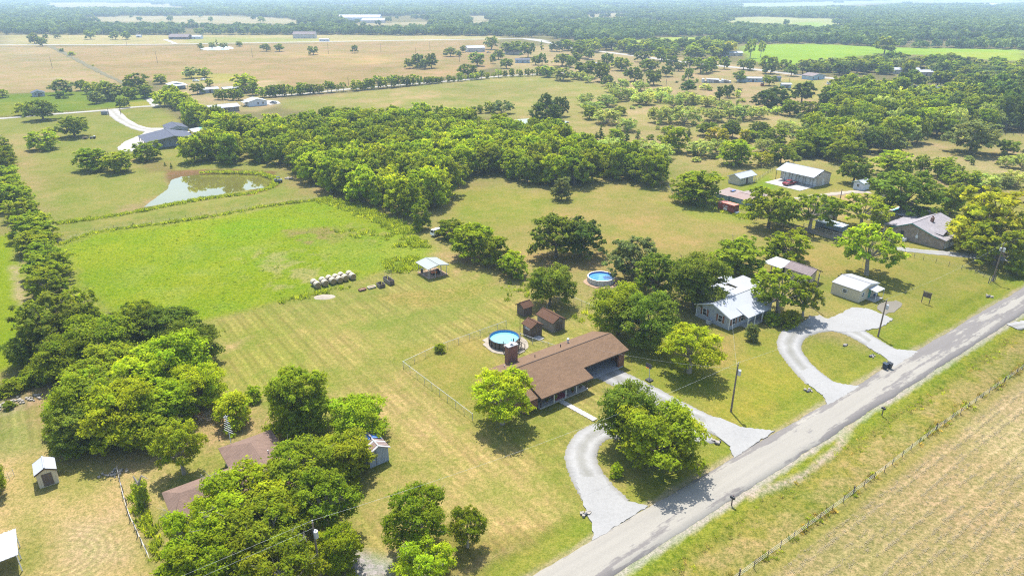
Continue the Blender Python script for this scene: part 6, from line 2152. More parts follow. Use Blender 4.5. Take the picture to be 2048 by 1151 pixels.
def lobes_for(kind, rg, n):
    """lobe centres and radii in a crown of unit half-width 1 and height 0..1 (z in crown heights)"""
    out = []
    for i in range(n):
        a = i * 2.399963 + rg.uniform(-.4, .4)
        u = (i + .5) / n
        if kind == 'oak':
            z = .12 + .80 * u ** .9
            r = math.sqrt(max(0, 1 - ((z - .38) / .66) ** 2)) * rg.uniform(.45, .88)
            q = rg.uniform(.18, .38)
        elif kind == 'elm':
            z = .08 + .84 * u
            r = math.sqrt(max(0, 1 - ((z - .42) / .64) ** 2)) * rg.uniform(.40, .86)
            q = rg.uniform(.19, .40)
        elif kind == 'mesquite':
            z = .16 + .68 * u
            r = math.sqrt(max(0, 1 - ((z - .40) / .62) ** 2)) * rg.uniform(.42, .85)
            q = rg.uniform(.22, .36)
        elif kind == 'pecan':
            z = .22 + .70 * u
            r = math.sqrt(max(0, 1 - ((z - .45) / .58) ** 2)) * rg.uniform(.45, .85)
            q = rg.uniform(.20, .31)
        elif kind == 'cedar':
            z = .05 + .92 * u
            r = (1 - z) * .72 * rg.uniform(.6, 1)
            q = .34 * (1 - z) + .12
        else:                                              # bush
            z = .06 + .72 * u
            r = math.sqrt(max(0, 1 - (z / .85) ** 2)) * rg.uniform(.4, .72)
            q = rg.uniform(.28, .42)
        out.append((r * math.cos(a), r * math.sin(a), z, q))
    return out


TREE = dict(oak=(10.0, 8.6, .10), elm=(9.0, 8.6, .05), mesquite=(9.0, 6.6, .08), pecan=(10.0, 9.4, .16), cedar=(4.2, 8.0, .03), bush=(4.0, 3.4, .0))


def build_tree(kind, seed, n_lobe, n_leaf, leaf, dens=1.0):
    """returns crown mesh and trunk mesh at the kind's standard size, foot at the origin"""
    rg = np.random.default_rng(seed)
    Wd, Ht, base = TREE[kind]
    R, z0, ch = Wd / 2, base * Ht, Ht * (1 - base)
    LB = lobes_for(kind, rg, n_lobe)
    asym = rg.uniform(.88, 1.12, 2)
    P, Nn, S, C = [], [], [], []
    wsum = sum(l[3] ** 2 for l in LB)
    for (lx, ly, lz, q) in LB:
        n = max(8, int(n_leaf * q * q / wsum))
        c = np.array((lx * R * asym[0], ly * R * asym[1], z0 + lz * ch))
        # twigs: small bunches over the lobe's outside, leaves round each bunch
        nb = max(4, int(n / 26)) if leaf < .6 else max(3, n // 6)
        d = rg.normal(size=(nb, 3))
        d /= np.linalg.norm(d, axis=1, keepdims=True)
        d[:, 2] = np.where(d[:, 2] < -.35, -d[:, 2] * .6, d[:, 2])
        rad = q * R * rg.uniform(.62, 1.18, nb)
        bc = c + d * rad[:, None] * np.array((1.0, 1.0, .85))
        bb = rg.uniform(.74, 1.2, nb)
        bi = rg.integers(0, nb, n)
        sg = q * R * .17
        off = rg.normal(size=(n, 3)) * sg * np.array((1.15, 1.15, .7))
        p = bc[bi] + off
        nn = off / (np.linalg.norm(off, axis=1, keepdims=True) + 1e-6) * .55 + d[bi] * .35 + rg.normal(size=(n, 3)) * .4 + np.array((0, 0, .6))
        nn /= np.linalg.norm(nn, axis=1, keepdims=True)
        P.append(p)
        Nn.append(nn)
        S.append(leaf * rg.uniform(.6, 1.3, n))
        lob = rg.uniform(.88, 1.12)
        hue = rg.uniform(-.10, .05)
        br = lob * bb[bi] * rg.uniform(.8, 1.2, n)
        C.append(np.stack([br * (1 + hue + rg.uniform(-.08, .08, n)), br, br * rg.uniform(.7, 1.2, n), np.ones(n)], 1))
    P, Nn, S, C = np.concatenate(P), np.concatenate(Nn), np.concatenate(S), np.concatenate(C)
    keep = P[:, 2] > .05
    P, Nn, S, C = P[keep], Nn[keep], S[keep], C[keep]
    v, f = cards(P, Nn, S, rg)
    crown = np_mesh('crown_' + kind, v, f, M['leaf'], False, {'lc': ('FLOAT_COLOR', np.repeat(C, 4, 0))})
    tb = MB()
    fork = z0 + ch * (.22 if kind in ('oak', 'pecan', 'mesquite') else .3)
    tr = {'oak': .30, 'elm': .24, 'mesquite': .2, 'pecan': .34, 'cedar': .16, 'bush': .08}[kind]
    if kind == 'mesquite':
        fork = .5
    lean = Vector((rg.normal() * .2, rg.normal() * .2, fork))
    tb.tube((0, 0, -.3), (lean.x * .5, lean.y * .5, fork * .5), tr * 1.25, tr, 8, False)
    tb.tube((lean.x * .5, lean.y * .5, fork * .5), lean, tr, tr * .85, 8, False)
    if kind == 'cedar':
        tb.tube(lean, (0, 0, Ht * .95), tr * .85, .02, 7, False)
    sel = LB if kind != 'bush' else LB[:5]
    for k, (lx, ly, lz, q) in enumerate(sel):
        if kind == 'cedar' and k % 2: continue
        e = Vector((lx * R * asym[0], ly * R * asym[1], z0 + lz * ch))
        m = lean.lerp(e, .5) + Vector((rg.normal() * .25, rg.normal() * .25, -.10 * R * rg.uniform(0, 1)))
        r0 = tr * rg.uniform(.32, .55)
        tb.tube(lean, m, r0, r0 * .6, 6, False)
        tb.tube(m, e, r0 * .6, r0 * .2, 5, False)
        for _ in range(2):
            w = e + Vector(rg.normal(size=3) * q * R * .6)
            tb.tube(m.lerp(e, .6), w, r0 * .3, .012, 4, False)
    if kind in ('pecan', 'elm', 'oak') and seed % 3 != 1:
        for k in range(7 if kind == 'pecan' else 4):
            lx, ly, lz, q = LB[int(rg.integers(len(LB) // 3, len(LB)))]
            e = Vector((lx * R, ly * R, z0 + lz * ch))
            o_ = (e - Vector((0, 0, z0 + ch * .3))).normalized()
            tip = e + o_ * q * R * rg.uniform(1.0, 1.5) + Vector(rg.normal(size=3) * .25)
            tb.tube(e, tip, .06, .015, 5, False)
            for _ in range(4):
                b_ = e.lerp(tip, rg.uniform(.4, .9))
                tb.tube(b_, b_ + o_ * .5 + Vector(rg.normal(size=3) * .5), .03, .008, 4, False)
    trunk = tb.mesh('trunk_' + kind, M['bark_pale'] if kind in ('mesquite', 'pecan') else M['bark'])
    return crown, trunk


LIB = {}
def lib(kind, lod, var):
    key = (kind, lod, var)
    if key not in LIB:
        sd = abs(hash((len(kind) * 31 + ord(kind[0]), lod, var))) % 9973
        nl = dict(oak=32, elm=32, mesquite=32, pecan=26, cedar=16, bush=16)[kind]
        k = dict(oak=1.0, elm=1.05, mesquite=.85, pecan=.72, cedar=.45, bush=.3)[kind]
        if lod == 0: n, lf = 17000 * k, .19
        elif lod == 1: n, lf = 5200 * k, .33
        else: n, lf, nl = 800 * k, .75, int(nl * .6)
        if kind == 'mesquite': lf *= .85
        if kind == 'bush': lf *= .62
        if kind == 'cedar': lf *= .7
        LIB[key] = build_tree(kind, sd + 13 * var, nl, int(n), lf)
    return LIB[key]


C_OAK = (0.162, 0.211, 0.024)
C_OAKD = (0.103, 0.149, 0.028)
C_ELM = (0.284, 0.345, 0.015)
C_MID = (0.225, 0.276, 0.017)
C_MESQ = (0.389, 0.439, 0.124)
C_YEL = (0.373, 0.363, 0.022)
C_GREY = (0.217, 0.247, 0.080)
CC = dict(o=C_OAK, d=C_OAKD, e=C_ELM, m=C_MID, q=C_MESQ, y=C_YEL, g=C_GREY)
KK = dict(O='oak', E='elm', M='mesquite', P='pecan', C='cedar', B='bush')
KN = dict(O='oak_tree', E='elm_tree', M='mesquite_tree', P='pecan_tree', C='cedar_tree', B='shrub')
tcount = [0]


def plant(X, Y, w, h, kind, col, label, group=None, parts=None, z=0.0, name=None):
    """one tree: trunk and crown under it"""
    d = math.hypot(X, Y)
    lod = 0 if d < 135 else (1 if d < 430 else 2)
    tcount[0] += 1
    i = tcount[0]
    k = KK[kind]
    cr, tr = lib(k, lod, (i * 7) % (4 if lod == 0 else 5))
    Wd, Ht, _ = TREE[k]
    name = name or KN[kind]
    rz = (i * 2.39) % 6.283
    sc = (w / Wd, w / Wd, h / Ht)
    root = thing(name, label, 'shrub' if kind == 'B' else 'tree', (X, Y, z - .05), rz, group)
    c = link_mesh('crown', cr, root)
    t = link_mesh('trunk', tr, root)
    c.scale = sc
    t.scale = sc
    base = CC[col]
    f = 0.82 + 0.40 * ((i * 37 % 19) / 18)
    c.color = (base[0] * f * (0.93 + .14 * ((i * 11 % 7) / 6)), base[1] * f, base[2] * f, 1)
    return root


def tree_px(x, by, ty, w, kind, col, label, group=None, min_ratio=None):
    X, Y = g(x, by)
    D = dist_at(x, by)
    wm = w * D / FPX
    h = rise(x, by, ty + w * 0.05)
    lim = min_ratio if min_ratio else {'M': .48, 'B': .5, 'C': 1.0}.get(kind, .62)
    while h < lim * wm and by < 1400:                     # the foot is hidden by what stands in front
        by += 1.5
        D = dist_at(x, by)
        wm = w * D / FPX
        h = rise(x, by, ty + w * 0.05)
    X, Y = g(x, by)
    h = min(max(1.2, h), 17.0)
    return plant(X, Y, wm * 1.04, h, kind, col, label, group)


# single trees that can be named (foot x, foot y, top y, crown width in photo pixels)
SINGLES = [
    (1005, 846, 743, 128, 'P', 'e', 'leafy tree in front of the porch of the brown-roofed house'),
    (1250, 882, 772, 114, 'O', 'o', 'taller tree with visible limbs inside the half-circle drive'),
    (1318, 930, 812, 166, 'O', 'm', 'broad spreading tree inside the half-circle drive'),
    (1234, 951, 925, 30, 'B', 'e', 'small bright bush beside the half-circle drive'),
    (1378, 744, 652, 128, 'P', 'e', 'bright green tree on the lawn beside the basketball hoop'),
    (1235, 668, 578, 108, 'O', 'm', 'broad tree shading the east end of the brown roof'),
    (1290, 690, 590, 108, 'O', 'o', 'second broad tree behind the carport of the brown-roofed house'),
    (1099, 609, 533, 90, 'O', 'o', 'dark oak behind the brown sheds'),
    (1312, 592, 508, 92, 'O', 'o', 'dark oak beside the blue pool'),
    (1388, 612, 512, 118, 'O', 'o', 'tall dark oak at the west gable of the grey house'),
    (1266, 553, 473, 98, 'O', 'g', 'grey-green oak behind the blue pool'),
    (1112, 514, 431, 100, 'O', 'o', 'western one of the twin oaks in the meadow'),
    (1160, 512, 437, 92, 'O', 'd', 'eastern one of the twin oaks in the meadow'),
    (1471, 545, 476, 108, 'E', 'm', 'leafy tree behind the grey house'),
    (1573, 522, 461, 82, 'E', 'e', 'bright round tree beside the cabin with the lean-to'),
    (1556, 628, 538, 112, 'P', 'm', 'straggly tree with dead twigs leaning over the white metal roof'),
    (1605, 634, 562, 60, 'P', 'm', 'slender tree east of the grey house porch'),
    (1503, 679, 643, 34, 'B', 'g', 'round clipped bush on the lawn before the grey house'),
    (1578, 650, 617, 52, 'B', 'e', 'bright shrub under the straggly tree at the gravel loop'),
    (1545, 645, 622, 40, 'B', 'm', 'dark shrub beside the porch of the grey house'),
    (1733, 549, 447, 116, 'P', 'e', 'tall open-crowned tree beside the narrow white drive'),
    (1722, 456, 385, 98, 'P', 'm', 'dense tree west of the tan brick house'),
    (1797, 426, 341, 138, 'O', 'o', 'broad oak overhanging the turquoise pool'),
    (1900, 428, 368, 58, 'E', 'm', 'upright tree behind the grey shingle roof'),
    (1968, 497, 373, 142, 'E', 'y', 'huge yellow-green tree east of the tan brick house'),
    (1988, 530, 448, 112, 'O', 'm', 'green oak in front of the huge yellow-green tree'),
    (2036, 548, 506, 60, 'B', 'm', 'shrub beside the double transformer pole'),
    (1801, 513, 503, 9, 'B', 'm', 'tiny bush at the end of the thin wire fence'),
    (1536, 455, 376, 98, 'O', 'm', 'tree over the rusty sheds beside the red container'),
    (1618, 462, 384, 94, 'P', 'm', 'tree above the plank fence panels'),
    (1655, 440, 392, 50, 'P', 'e', 'light tree behind the flat blue-grey carport'),
    (1395, 394, 339, 98, 'E', 'm', 'leafy tree on the fence line west of the rusty sheds'),
    (1123, 399, 354, 38, 'E', 'g', 'small round lone tree in front of the grove'),
    (1706, 366, 313, 62, 'O', 'o', 'flat-topped oak beside the metal shop'),
    (842, 458, 411, 38, 'E', 'm', 'small upright tree at the tip of the grove'),
    (900, 474, 436, 56, 'E', 'm', 'tree over the white box trailer'),
    (948, 516, 444, 92, 'E', 'e', 'big bright tree beside the pavilion'),
    (988, 532, 472, 60, 'E', 'm', 'darker tree next to the pavilion, toward the meadow'),
    (1026, 551, 503, 62, 'E', 'e', 'bushy bright tree between the pavilion and the dark oak'),
    (879, 702, 684, 26, 'B', 'm', 'small bush growing in the chain-link fence'),
    (607, 862, 735, 132, 'E', 'm', 'big round dark green tree on the lawn behind the old house'),
    (716, 875, 795, 112, 'E', 'e', 'bright bushy tree behind the rusty board shed'),
    (470, 846, 782, 88, 'B', 'e', 'bushy bright tree beside the television antenna'),
    (510, 800, 768, 34, 'B', 'e', 'small shrub leaning from the antenna tree'),
    (368, 946, 846, 96, 'P', 'm', 'thin-topped tree at the west end of the old house roof'),
    (-8, 988, 920, 56, 'E', 'm', 'tree cut by the edge beside the steel post fence'),
    (692, 952, 872, 108, 'E', 'm', 'dense tree against the rusty board shed'),
    (606, 1000, 886, 158, 'P', 'm', 'tall open tree over the middle of the old house roof'),
    (655, 1062, 950, 130, 'P', 'm', 'tree with bare twigs over the east end of the old house'),
    (496, 1068, 950, 178, 'P', 'e', 'wide tree over the west wing of the old house'),
    (405, 1140, 1022, 136, 'P', 'e', 'leafy tree at the south-west corner of the old house'),
    (545, 1125, 1005, 170, 'P', 'm', 'leafy tree in front of the old house door'),
    (420, 1195, 1075, 160, 'P', 'e', 'leafy tree lowest in front of the old house'),
    (575, 1205, 1090, 150, 'P', 'm', 'leafy tree at the foot of the transformer pole'),
    (680, 1140, 1062, 90, 'E', 'e', 'small leafy tree east of the transformer pole'),
    (836, 1092, 978, 130, 'P', 'm', 'sparse tree with drooping branches near the gravel patch'),
    (935, 1092, 1018, 76, 'P', 'm', 'thin half-dead tree beside the mown roadside'),
    (850, 1168, 1085, 110, 'P', 'e', 'bright low tree at the edge of the gravel patch'),
    (150, 272, 231, 62, 'O', 'o', 'lopsided oak in the mown yard by the white drive'),
    (90, 298, 258, 56, 'E', 'e', 'round bright tree in the mown yard'),
    (52, 230, 203, 36, 'O', 'm', 'smaller tree beside the white gravel lane'),
    (87, 240, 199, 58, 'O', 'o', 'large dark tree beside the white gravel lane'),
    (188, 340, 296, 62, 'E', 'm', 'western half of the wide bush clump above the pond'),
    (240, 338, 300, 62, 'E', 'm', 'eastern half of the wide bush clump above the pond'),
    (296, 316, 282, 54, 'E', 'm', 'tree at the dark mud bank beside the white yard'),
    (330, 330, 323, 8, 'C', 'm', 'first tiny cypress on the pond lawn'),
    (343, 336, 324, 8, 'C', 'm', 'second tiny cypress on the pond lawn'),
    (1768, 108, 73, 42, 'O', 'o', 'tall lone oak standing in the far bright green field'),
    (1940, 291, 238, 98, 'O', 'g', 'broad grey-green oak on the eastern meadow'),
    (2012, 309, 278, 42, 'O', 'm', 'yellowish wind-bent tree on the eastern meadow'),
    (1095, 262, 205, 66, 'O', 'd', 'dark oak behind the grove near the small pale pond'),
    (1091, 226, 187, 30, 'O', 'd', 'narrow dark oak behind the small pale pond'),
    (1120, 232, 193, 34, 'O', 'd', 'dark oak with flat crown behind the small pale pond'),
]
for (x, by, ty, w, k, c, lab) in SINGLES: tree_px(x, by, ty, w, k, c, lab)

NTH = ['leftmost'] + [o + ' from the left' for o in ords[1:]]
def row(group, text, items, kind, col, min_ratio=None):
    items = sorted(items, key=lambda q: q[0])
    n = len(items)
    for i, it in enumerate(items):
        x, by, ty, w = it[:4]
        k = it[4] if len(it) > 4 else kind
        c = it[5] if len(it) > 5 else col
        word = NTH[i] if i < 20 and (i < n - 1 or n == 1) else 'rightmost'
        if n == 1: word = 'single'
        tree_px(x, by, ty, w, k, c, f'{text}, {word}', group, min_ratio)


row('hedgerow trees along the west pasture', 'hedgerow tree bordering the vivid pasture', [(-6, 312, 268, 50), (4, 344, 300, 60), (12, 376, 330, 68), (24, 414, 362, 84), (66, 464, 422, 84), (76, 502, 458, 74), (100, 546, 496, 88), (96, 590, 544, 72), (46, 440, 398, 60), (84, 484, 442, 62), (92, 524, 478, 66), (104, 568, 520, 70), (8, 330, 288, 50), (20, 396, 350, 66)], 'E', 'm', .60)
row('trees of the big west grove', 'upper tree of the big west grove', [(66, 728, 662, 76, 'E', 'o'), (116, 704, 592, 128, 'E', 'o'), (168, 664, 580, 84, 'E', 'm'), (208, 724, 632, 124, 'E', 'm'), (283, 682, 597, 92, 'E', 'm'), (350, 694, 615, 112, 'E', 'o'), (392, 726, 645, 104, 'E', 'o')], 'E', 'm', .62)
row('trees of the big west grove', 'middle tree of the big west grove', [(150, 752, 672, 110, 'E', 'm'), (226, 778, 692, 128, 'E', 'm'), (300, 800, 700, 130, 'E', 'e'), (356, 776, 672, 130, 'E', 'e'), (404, 810, 730, 96, 'E', 'e')], 'E', 'm', .62)
row('trees of the big west grove', 'lower tree of the big west grove', [(160, 900, 815, 110, 'E', 'o'), (196, 856, 748, 132, 'E', 'm'), (262, 884, 772, 136, 'E', 'e'), (315, 884, 800, 116, 'E', 'm'), (340, 850, 760, 120, 'E', 'e'), (120, 860, 800, 60, 'B', 'm')], 'E', 'm', .62)
row('low bushes west of the grove', 'low bush at the foot of the west grove', [(-10, 792, 770, 46), (30, 780, 752, 56), (70, 766, 730, 64), (110, 750, 712, 60), (20, 815, 800, 26)], 'B', 'm')
row('mesquites of the upper thicket', 'pale mesquite in the upper thicket row', [(1240, 200, 172, 46), (1277, 209, 184, 34), (1291, 209, 181, 38), (1321, 204, 181, 34), (1346, 215, 186, 38), (1371, 209, 181, 38), (1388, 206, 187, 30), (1416, 214, 190, 34), (1213, 213, 187, 40), (1169, 209, 185, 36), (1260, 196, 174, 34), (1308, 196, 174, 34), (1330, 192, 172, 30), (1450, 217, 198, 28), (1222, 184, 162, 26)], 'M', 'q')
row('mesquites of the open pasture', 'pale mesquite on the open pasture', [(1184, 224, 200, 46), (1212, 247, 215, 56, 'M', 'q'), (1254, 262, 234, 40), (1319, 245, 210, 46), (1368, 247, 209, 58), (1426, 233, 214, 50), (1459, 236, 214, 24), (1483, 239, 207, 46), (1517, 236, 210, 36), (1554, 228, 211, 26), (1573, 260, 238, 44), (1642, 252, 230, 27), (1688, 249, 235, 24)], 'M', 'q')
row('mesquites of the lower thicket', 'mesquite in the lower thicket before the metal shop', [(1182, 294, 279, 40), (1219, 297, 273, 52), (1290, 309, 277, 62), (1322, 316, 285, 44), (1346, 302, 252, 54, 'E', 'e'), (1401, 312, 277, 52), (1435, 307, 277, 38), (1469, 329, 276, 68, 'E', 'e'), (1523, 331, 301, 38, 'M', 'y'), (1561, 327, 286, 48, 'E', 'm'), (1527, 304, 275, 40), (1487, 285, 258, 24, 'E', 'y'), (1432, 284, 255, 46, 'E', 'y')], 'M', 'q')
row('small dark cedars in the thicket', 'narrow dark cedar in the mesquite thicket', [(1201, 280, 248, 19), (1192, 288, 262, 16), (1253, 285, 254, 15), (1275, 278, 262, 14), (1376, 271, 254, 20)], 'C', 'd')
row('dark oaks in the thicket', 'dark green tree in the lower thicket', [(1415, 272, 243, 42), (1454, 273, 246, 32), (1465, 276, 242, 30), (1517, 264, 242, 44), (1549, 278, 252, 50, 'E', 'm'), (1509, 279, 260, 32, 'E', 'm'), (1590, 306, 280, 42, 'E', 'm'), (1607, 314, 281, 42, 'E', 'm'), (1645, 313, 263, 58, 'E', 'm'), (1678, 324, 272, 58, 'E', 'm'), (1231, 278, 256, 34, 'E', 'e'), (1178, 238, 210, 28, 'E', 'm'), (1240, 230, 212, 26, 'E', 'm')], 'O', 'o')
row('trees south of the eastern meadow', 'tree along the south edge of the eastern meadow', [(1710, 313, 281, 38), (1778, 303, 269, 60, 'M', 'q'), (1783, 342, 300, 76, 'E', 'm'), (1839, 348, 310, 34, 'O', 'o'), (1881, 354, 312, 50), (1901, 365, 331, 40), (1931, 371, 340, 54), (1962, 379, 345, 58, 'M', 'q'), (1999, 372, 345, 46, 'M', 'g'), (2030, 373, 340, 48, 'M', 'q'), (2013, 334, 310, 32, 'M', 'q'), (2043, 337, 305, 36, 'M', 'q')], 'E', 'm')
row('dark oaks behind the mesquites', 'large dark oak behind the mesquite pasture', [(1374, 182, 160, 34), (1439, 199, 173, 22), (1455, 195, 169, 22), (1528, 219, 180, 50), (1552, 214, 172, 56), (1603, 205, 163, 50), (1654, 212, 184, 46)], 'O', 'd')
row('green trees on the pasture fence', 'green tree in the row beyond the eastern pasture', [(1580, 231, 198, 42), (1619, 234, 202, 40), (1650, 244, 204, 42), (1676, 246, 211, 40)], 'E', 'm')
row('bushes in the dry pasture', 'dark bush standing in the long pasture', [(947, 228, 212, 13), (960, 226, 209, 16), (980, 225, 203, 24), (1006, 227, 199, 40, 'M', 'g')], 'E', 'm')
row('lone trees in the tan field', 'lone tree in the tan field', [(533, 101, 87, 21), (559, 103, 87, 20), (627, 108, 92, 24), (710, 106, 90, 16), (901, 110, 94, 25), (926, 105, 91, 13), (918, 113, 100, 13, 'E', 'm')], 'O', 'o')
row('clump of oaks in the tan field', 'oak in the clump in the tan field', [(820, 137, 117, 22), (836, 135, 107, 28), (851, 138, 118, 25), (863, 136, 106, 26), (839, 138, 125, 16)], 'O', 'o')
row('oaks at the end of the tan field', 'oak near the pale metal barn', [(954, 132, 104, 38), (936, 148, 128, 38), (983, 99, 72, 28), (997, 119, 99, 24), (986, 127, 109, 13), (1013, 137, 117, 26), (1015, 99, 84, 32)], 'O', 'o')
row('shrubs of the western farmyard', 'tree in the shrubs above the white lane', [(127, 183, 157, 44, 'O', 'g'), (162, 181, 160, 25), (185, 187, 163, 32, 'E', 'e'), (216, 192, 163, 52), (222, 198, 173, 40, 'O', 'g'), (193, 207, 181, 28, 'E', 'g'), (240, 215, 195, 15, 'E', 'm'), (254, 215, 195, 15, 'E', 'm'), (270, 181, 145, 50, 'E', 'm'), (321, 163, 147, 29, 'E', 'm'), (292, 196, 168, 34, 'E', 'm'), (262, 198, 172, 34, 'E', 'm'), (330, 212, 180, 40, 'E', 'e'), (5, 192, 177, 25, 'E', 'm'), (122, 190, 178, 30, 'B', 'o')], 'O', 'o')
row('trees of the far farmyard', 'tree round the low houses of the western farmyard', [(383, 155, 133, 32, 'O', 'g'), (410, 155, 135, 25), (395, 188, 166, 27, 'O', 'o'), (419, 172, 157, 17), (490, 184, 146, 52, 'E', 'e'), (506, 190, 162, 26), (436, 199, 178, 17), (450, 199, 178, 19), (466, 200, 176, 21), (480, 200, 178, 19), (340, 198, 170, 24), (352, 213, 190, 30, 'E', 'e')], 'E', 'm')
row('trees beside the far road', 'far tree beside the straight road', [(70, 88, 66, 24), (85, 92, 74, 24), (92, 79, 68, 13), (116, 77, 68, 12), (182, 74, 60, 24), (231, 79, 62, 18), (254, 79, 63, 20), (124, 102, 95, 14, 'B', 'm'), (144, 111, 101, 17, 'B', 'm'), (186, 131, 128, 6, 'B', 'm'), (402, 100, 86, 13), (425, 96, 84, 16, 'E', 'g'), (480, 90, 82, 14, 'E', 'm'), (447, 95, 84, 20, 'M', 'g'), (434, 91, 77, 7, 'C', 'o')], 'O', 'o')
row('oaks round the bending road, north', 'oak in the upper scatter by the bending road', [(1030, 101, 81, 38), (1056, 115, 84, 30), (1103, 101, 90, 11, 'E', 'm'), (1083, 100, 80, 10, 'C', 'o'), (1159, 109, 89, 38), (1176, 119, 99, 24), (1323, 122, 94, 38, 'E', 'e'), (1342, 137, 109, 28), (1284, 121, 102, 30), (1379, 133, 114, 32), (1448, 138, 113, 22), (1459, 110, 82, 30, 'P', 'y'), (1500, 116, 76, 22, 'P', 'm'), (1521, 114, 81, 15, 'P', 'm'), (1568, 144, 119, 26), (1582, 152, 128, 26)], 'O', 'o')
row('oaks round the bending road, south', 'oak in the middle scatter by the bending road', [(1071, 130, 111, 22), (1084, 130, 106, 22), (1124, 132, 106, 34), (1140, 135, 113, 22), (1153, 124, 105, 24), (1170, 139, 121, 48), (1214, 135, 106, 32), (1242, 141, 113, 36, 'E', 'm'), (1290, 141, 118, 32), (1302, 142, 118, 36), (1332, 153, 131, 24), (1357, 142, 124, 24), (1401, 147, 115, 32), (1413, 145, 116, 26), (1424, 142, 112, 24, 'E', 'm'), (1487, 139, 118, 28), (1500, 141, 119, 22), (1531, 147, 110, 28, 'E', 'm'), (1541, 147, 112, 26, 'E', 'm')], 'O', 'o')
row('trees at the head of the long pasture', 'tree at the head of the long pasture', [(1095, 154, 130, 32, 'E', 'e'), (1080, 150, 132, 24, 'E', 'm'), (1126, 158, 134, 38, 'E', 'g'), (1148, 159, 142, 22, 'M', 'q'), (1162, 160, 141, 22, 'M', 'q'), (1177, 165, 148, 22, 'M', 'q'), (1203, 163, 124, 36), (1216, 172, 150, 28), (1269, 163, 134, 38), (1307, 170, 140, 36), (1245, 178, 156, 30, 'M', 'q'), (1280, 182, 160, 34, 'M', 'q'), (1377, 161, 136, 22), (1478, 164, 141, 28), (1538, 171, 150, 30), (1410, 172, 166, 22, 'M', 'q'), (1476, 186, 179, 14, 'M', 'q')], 'O', 'o')

# the row of small trees along the white lane
for i, (x, by, hh) in enumerate([(528 + 11.5 * k + random.uniform(-4, 4), None, random.uniform(15, 27)) for k in range(52)]):
    by = np.interp(x, [528, 700, 900, 1010, 1130], [195, 182, 164, 154, 149])
    if 690 < x < 706: continue
    if x > 850: hh *= .72
    tree_px(x, by, by - hh, hh * random.uniform(.75, 1.1), random.choice('EEP'), random.choice('mmoe'), 'small tree in the long row beside the white lane, ' + (NTH[i] if i < 20 else f'number {i + 1} from the left'), 'row of small trees beside the white lane')


def scatter(poly_px, spacing, spec, label, group, wr, hr, seed, jitter=.42, limit=None, world=None, keep=None, grove=False, zones=None):
    """fill a wood's ground outline with single trees"""
    P = world or gpoly(poly_px)
    rg = random.Random(seed)
    xs, ys = [p[0] for p in P], [p[1] for p in P]
    pts = []
    r_ = 0
    y = min(ys)
    while y < max(ys):
        x = min(xs) + (spacing / 2 if r_ % 2 else 0)
        while x < max(xs):
            pts.append((x + rg.uniform(-1, 1) * spacing * jitter, y + rg.uniform(-1, 1) * spacing * jitter))
            x += spacing
        y += spacing * .87
        r_ += 1
    ok = sdf_poly(np.array([p[0] for p in pts]), np.array([p[1] for p in pts]), P) > 0
    pts = [p for p, o in zip(pts, ok) if o]
    n = 0
    cn = {'e': 'bright green', 'm': 'mid green', 'o': 'dark green', 'd': 'dark green', 'q': 'pale green', 'y': 'yellowish', 'g': 'grey green'}
    out = []
    for (x, y) in pts:
        if keep and not keep(x, y): continue
        k, c = rg.choice(spec)
        out.append([x, y, rg.uniform(*wr), rg.uniform(*hr), k, c, label.format(cn[c])])
    if grove:
        # the trees of the near rim can be counted along the edge; the ones behind cannot
        rimd = sdf_poly(np.array([q[0] for q in out]), np.array([q[1] for q in out]), P)
        for side, test, txt in (('pond', lambda u, v: 290 < u < 600 and v > 300, 'grove tree on the rim above the pond'), ('past', lambda u, v: 600 <= u <= 910 and v > 355, 'grove tree on the rim above the vivid pasture'), ('mead', lambda u, v: u > 910 and v > 345, 'grove tree on the rim above the meadow')):
            sel = []
            for q, d in zip(out, rimd):
                zc = q[1] * CP + CAM_Z * SP
                u, v = PW / 2 + FPX * q[0] / zc, PH / 2 + FPX * (-q[1] * SP + CAM_Z * CP) / zc
                if d < 5.5 and test(u, v): sel.append((u, q))
            sel.sort(key=lambda e: e[0])
            for i, (u, q) in enumerate(sel):
                q[6] = f'{cn[q[5]]} {txt}, ' + (NTH[i] if i < 20 else f'number {i + 1} from the left')
        for q in out:
            zc = q[1] * CP + CAM_Z * SP
            u = PW / 2 + FPX * q[0] / zc
            if q[6].startswith(cn[q[5]] + ' tree in the dense'):
                q[6] = cn[q[5]] + ' crown inside the dense grove, ' + ('behind the blue-roofed barn' if u < 480 else 'behind the pond' if u < 640 else 'above the vivid pasture' if u < 860 else 'above the twin oaks' if u < 1120 else 'toward the metal shop')
    if zones:
        for q in out:
            u = PW / 2 + FPX * q[0] / (q[1] * CP + CAM_Z * SP)
            q[6] += next(t for lim, t in zones if u < lim)
    for (x, y, w, h, k, c, lab) in out:
        plant(x, y, w, h, k, c, lab, group, name='grove_tree' if grove else None)
        n += 1
    return n


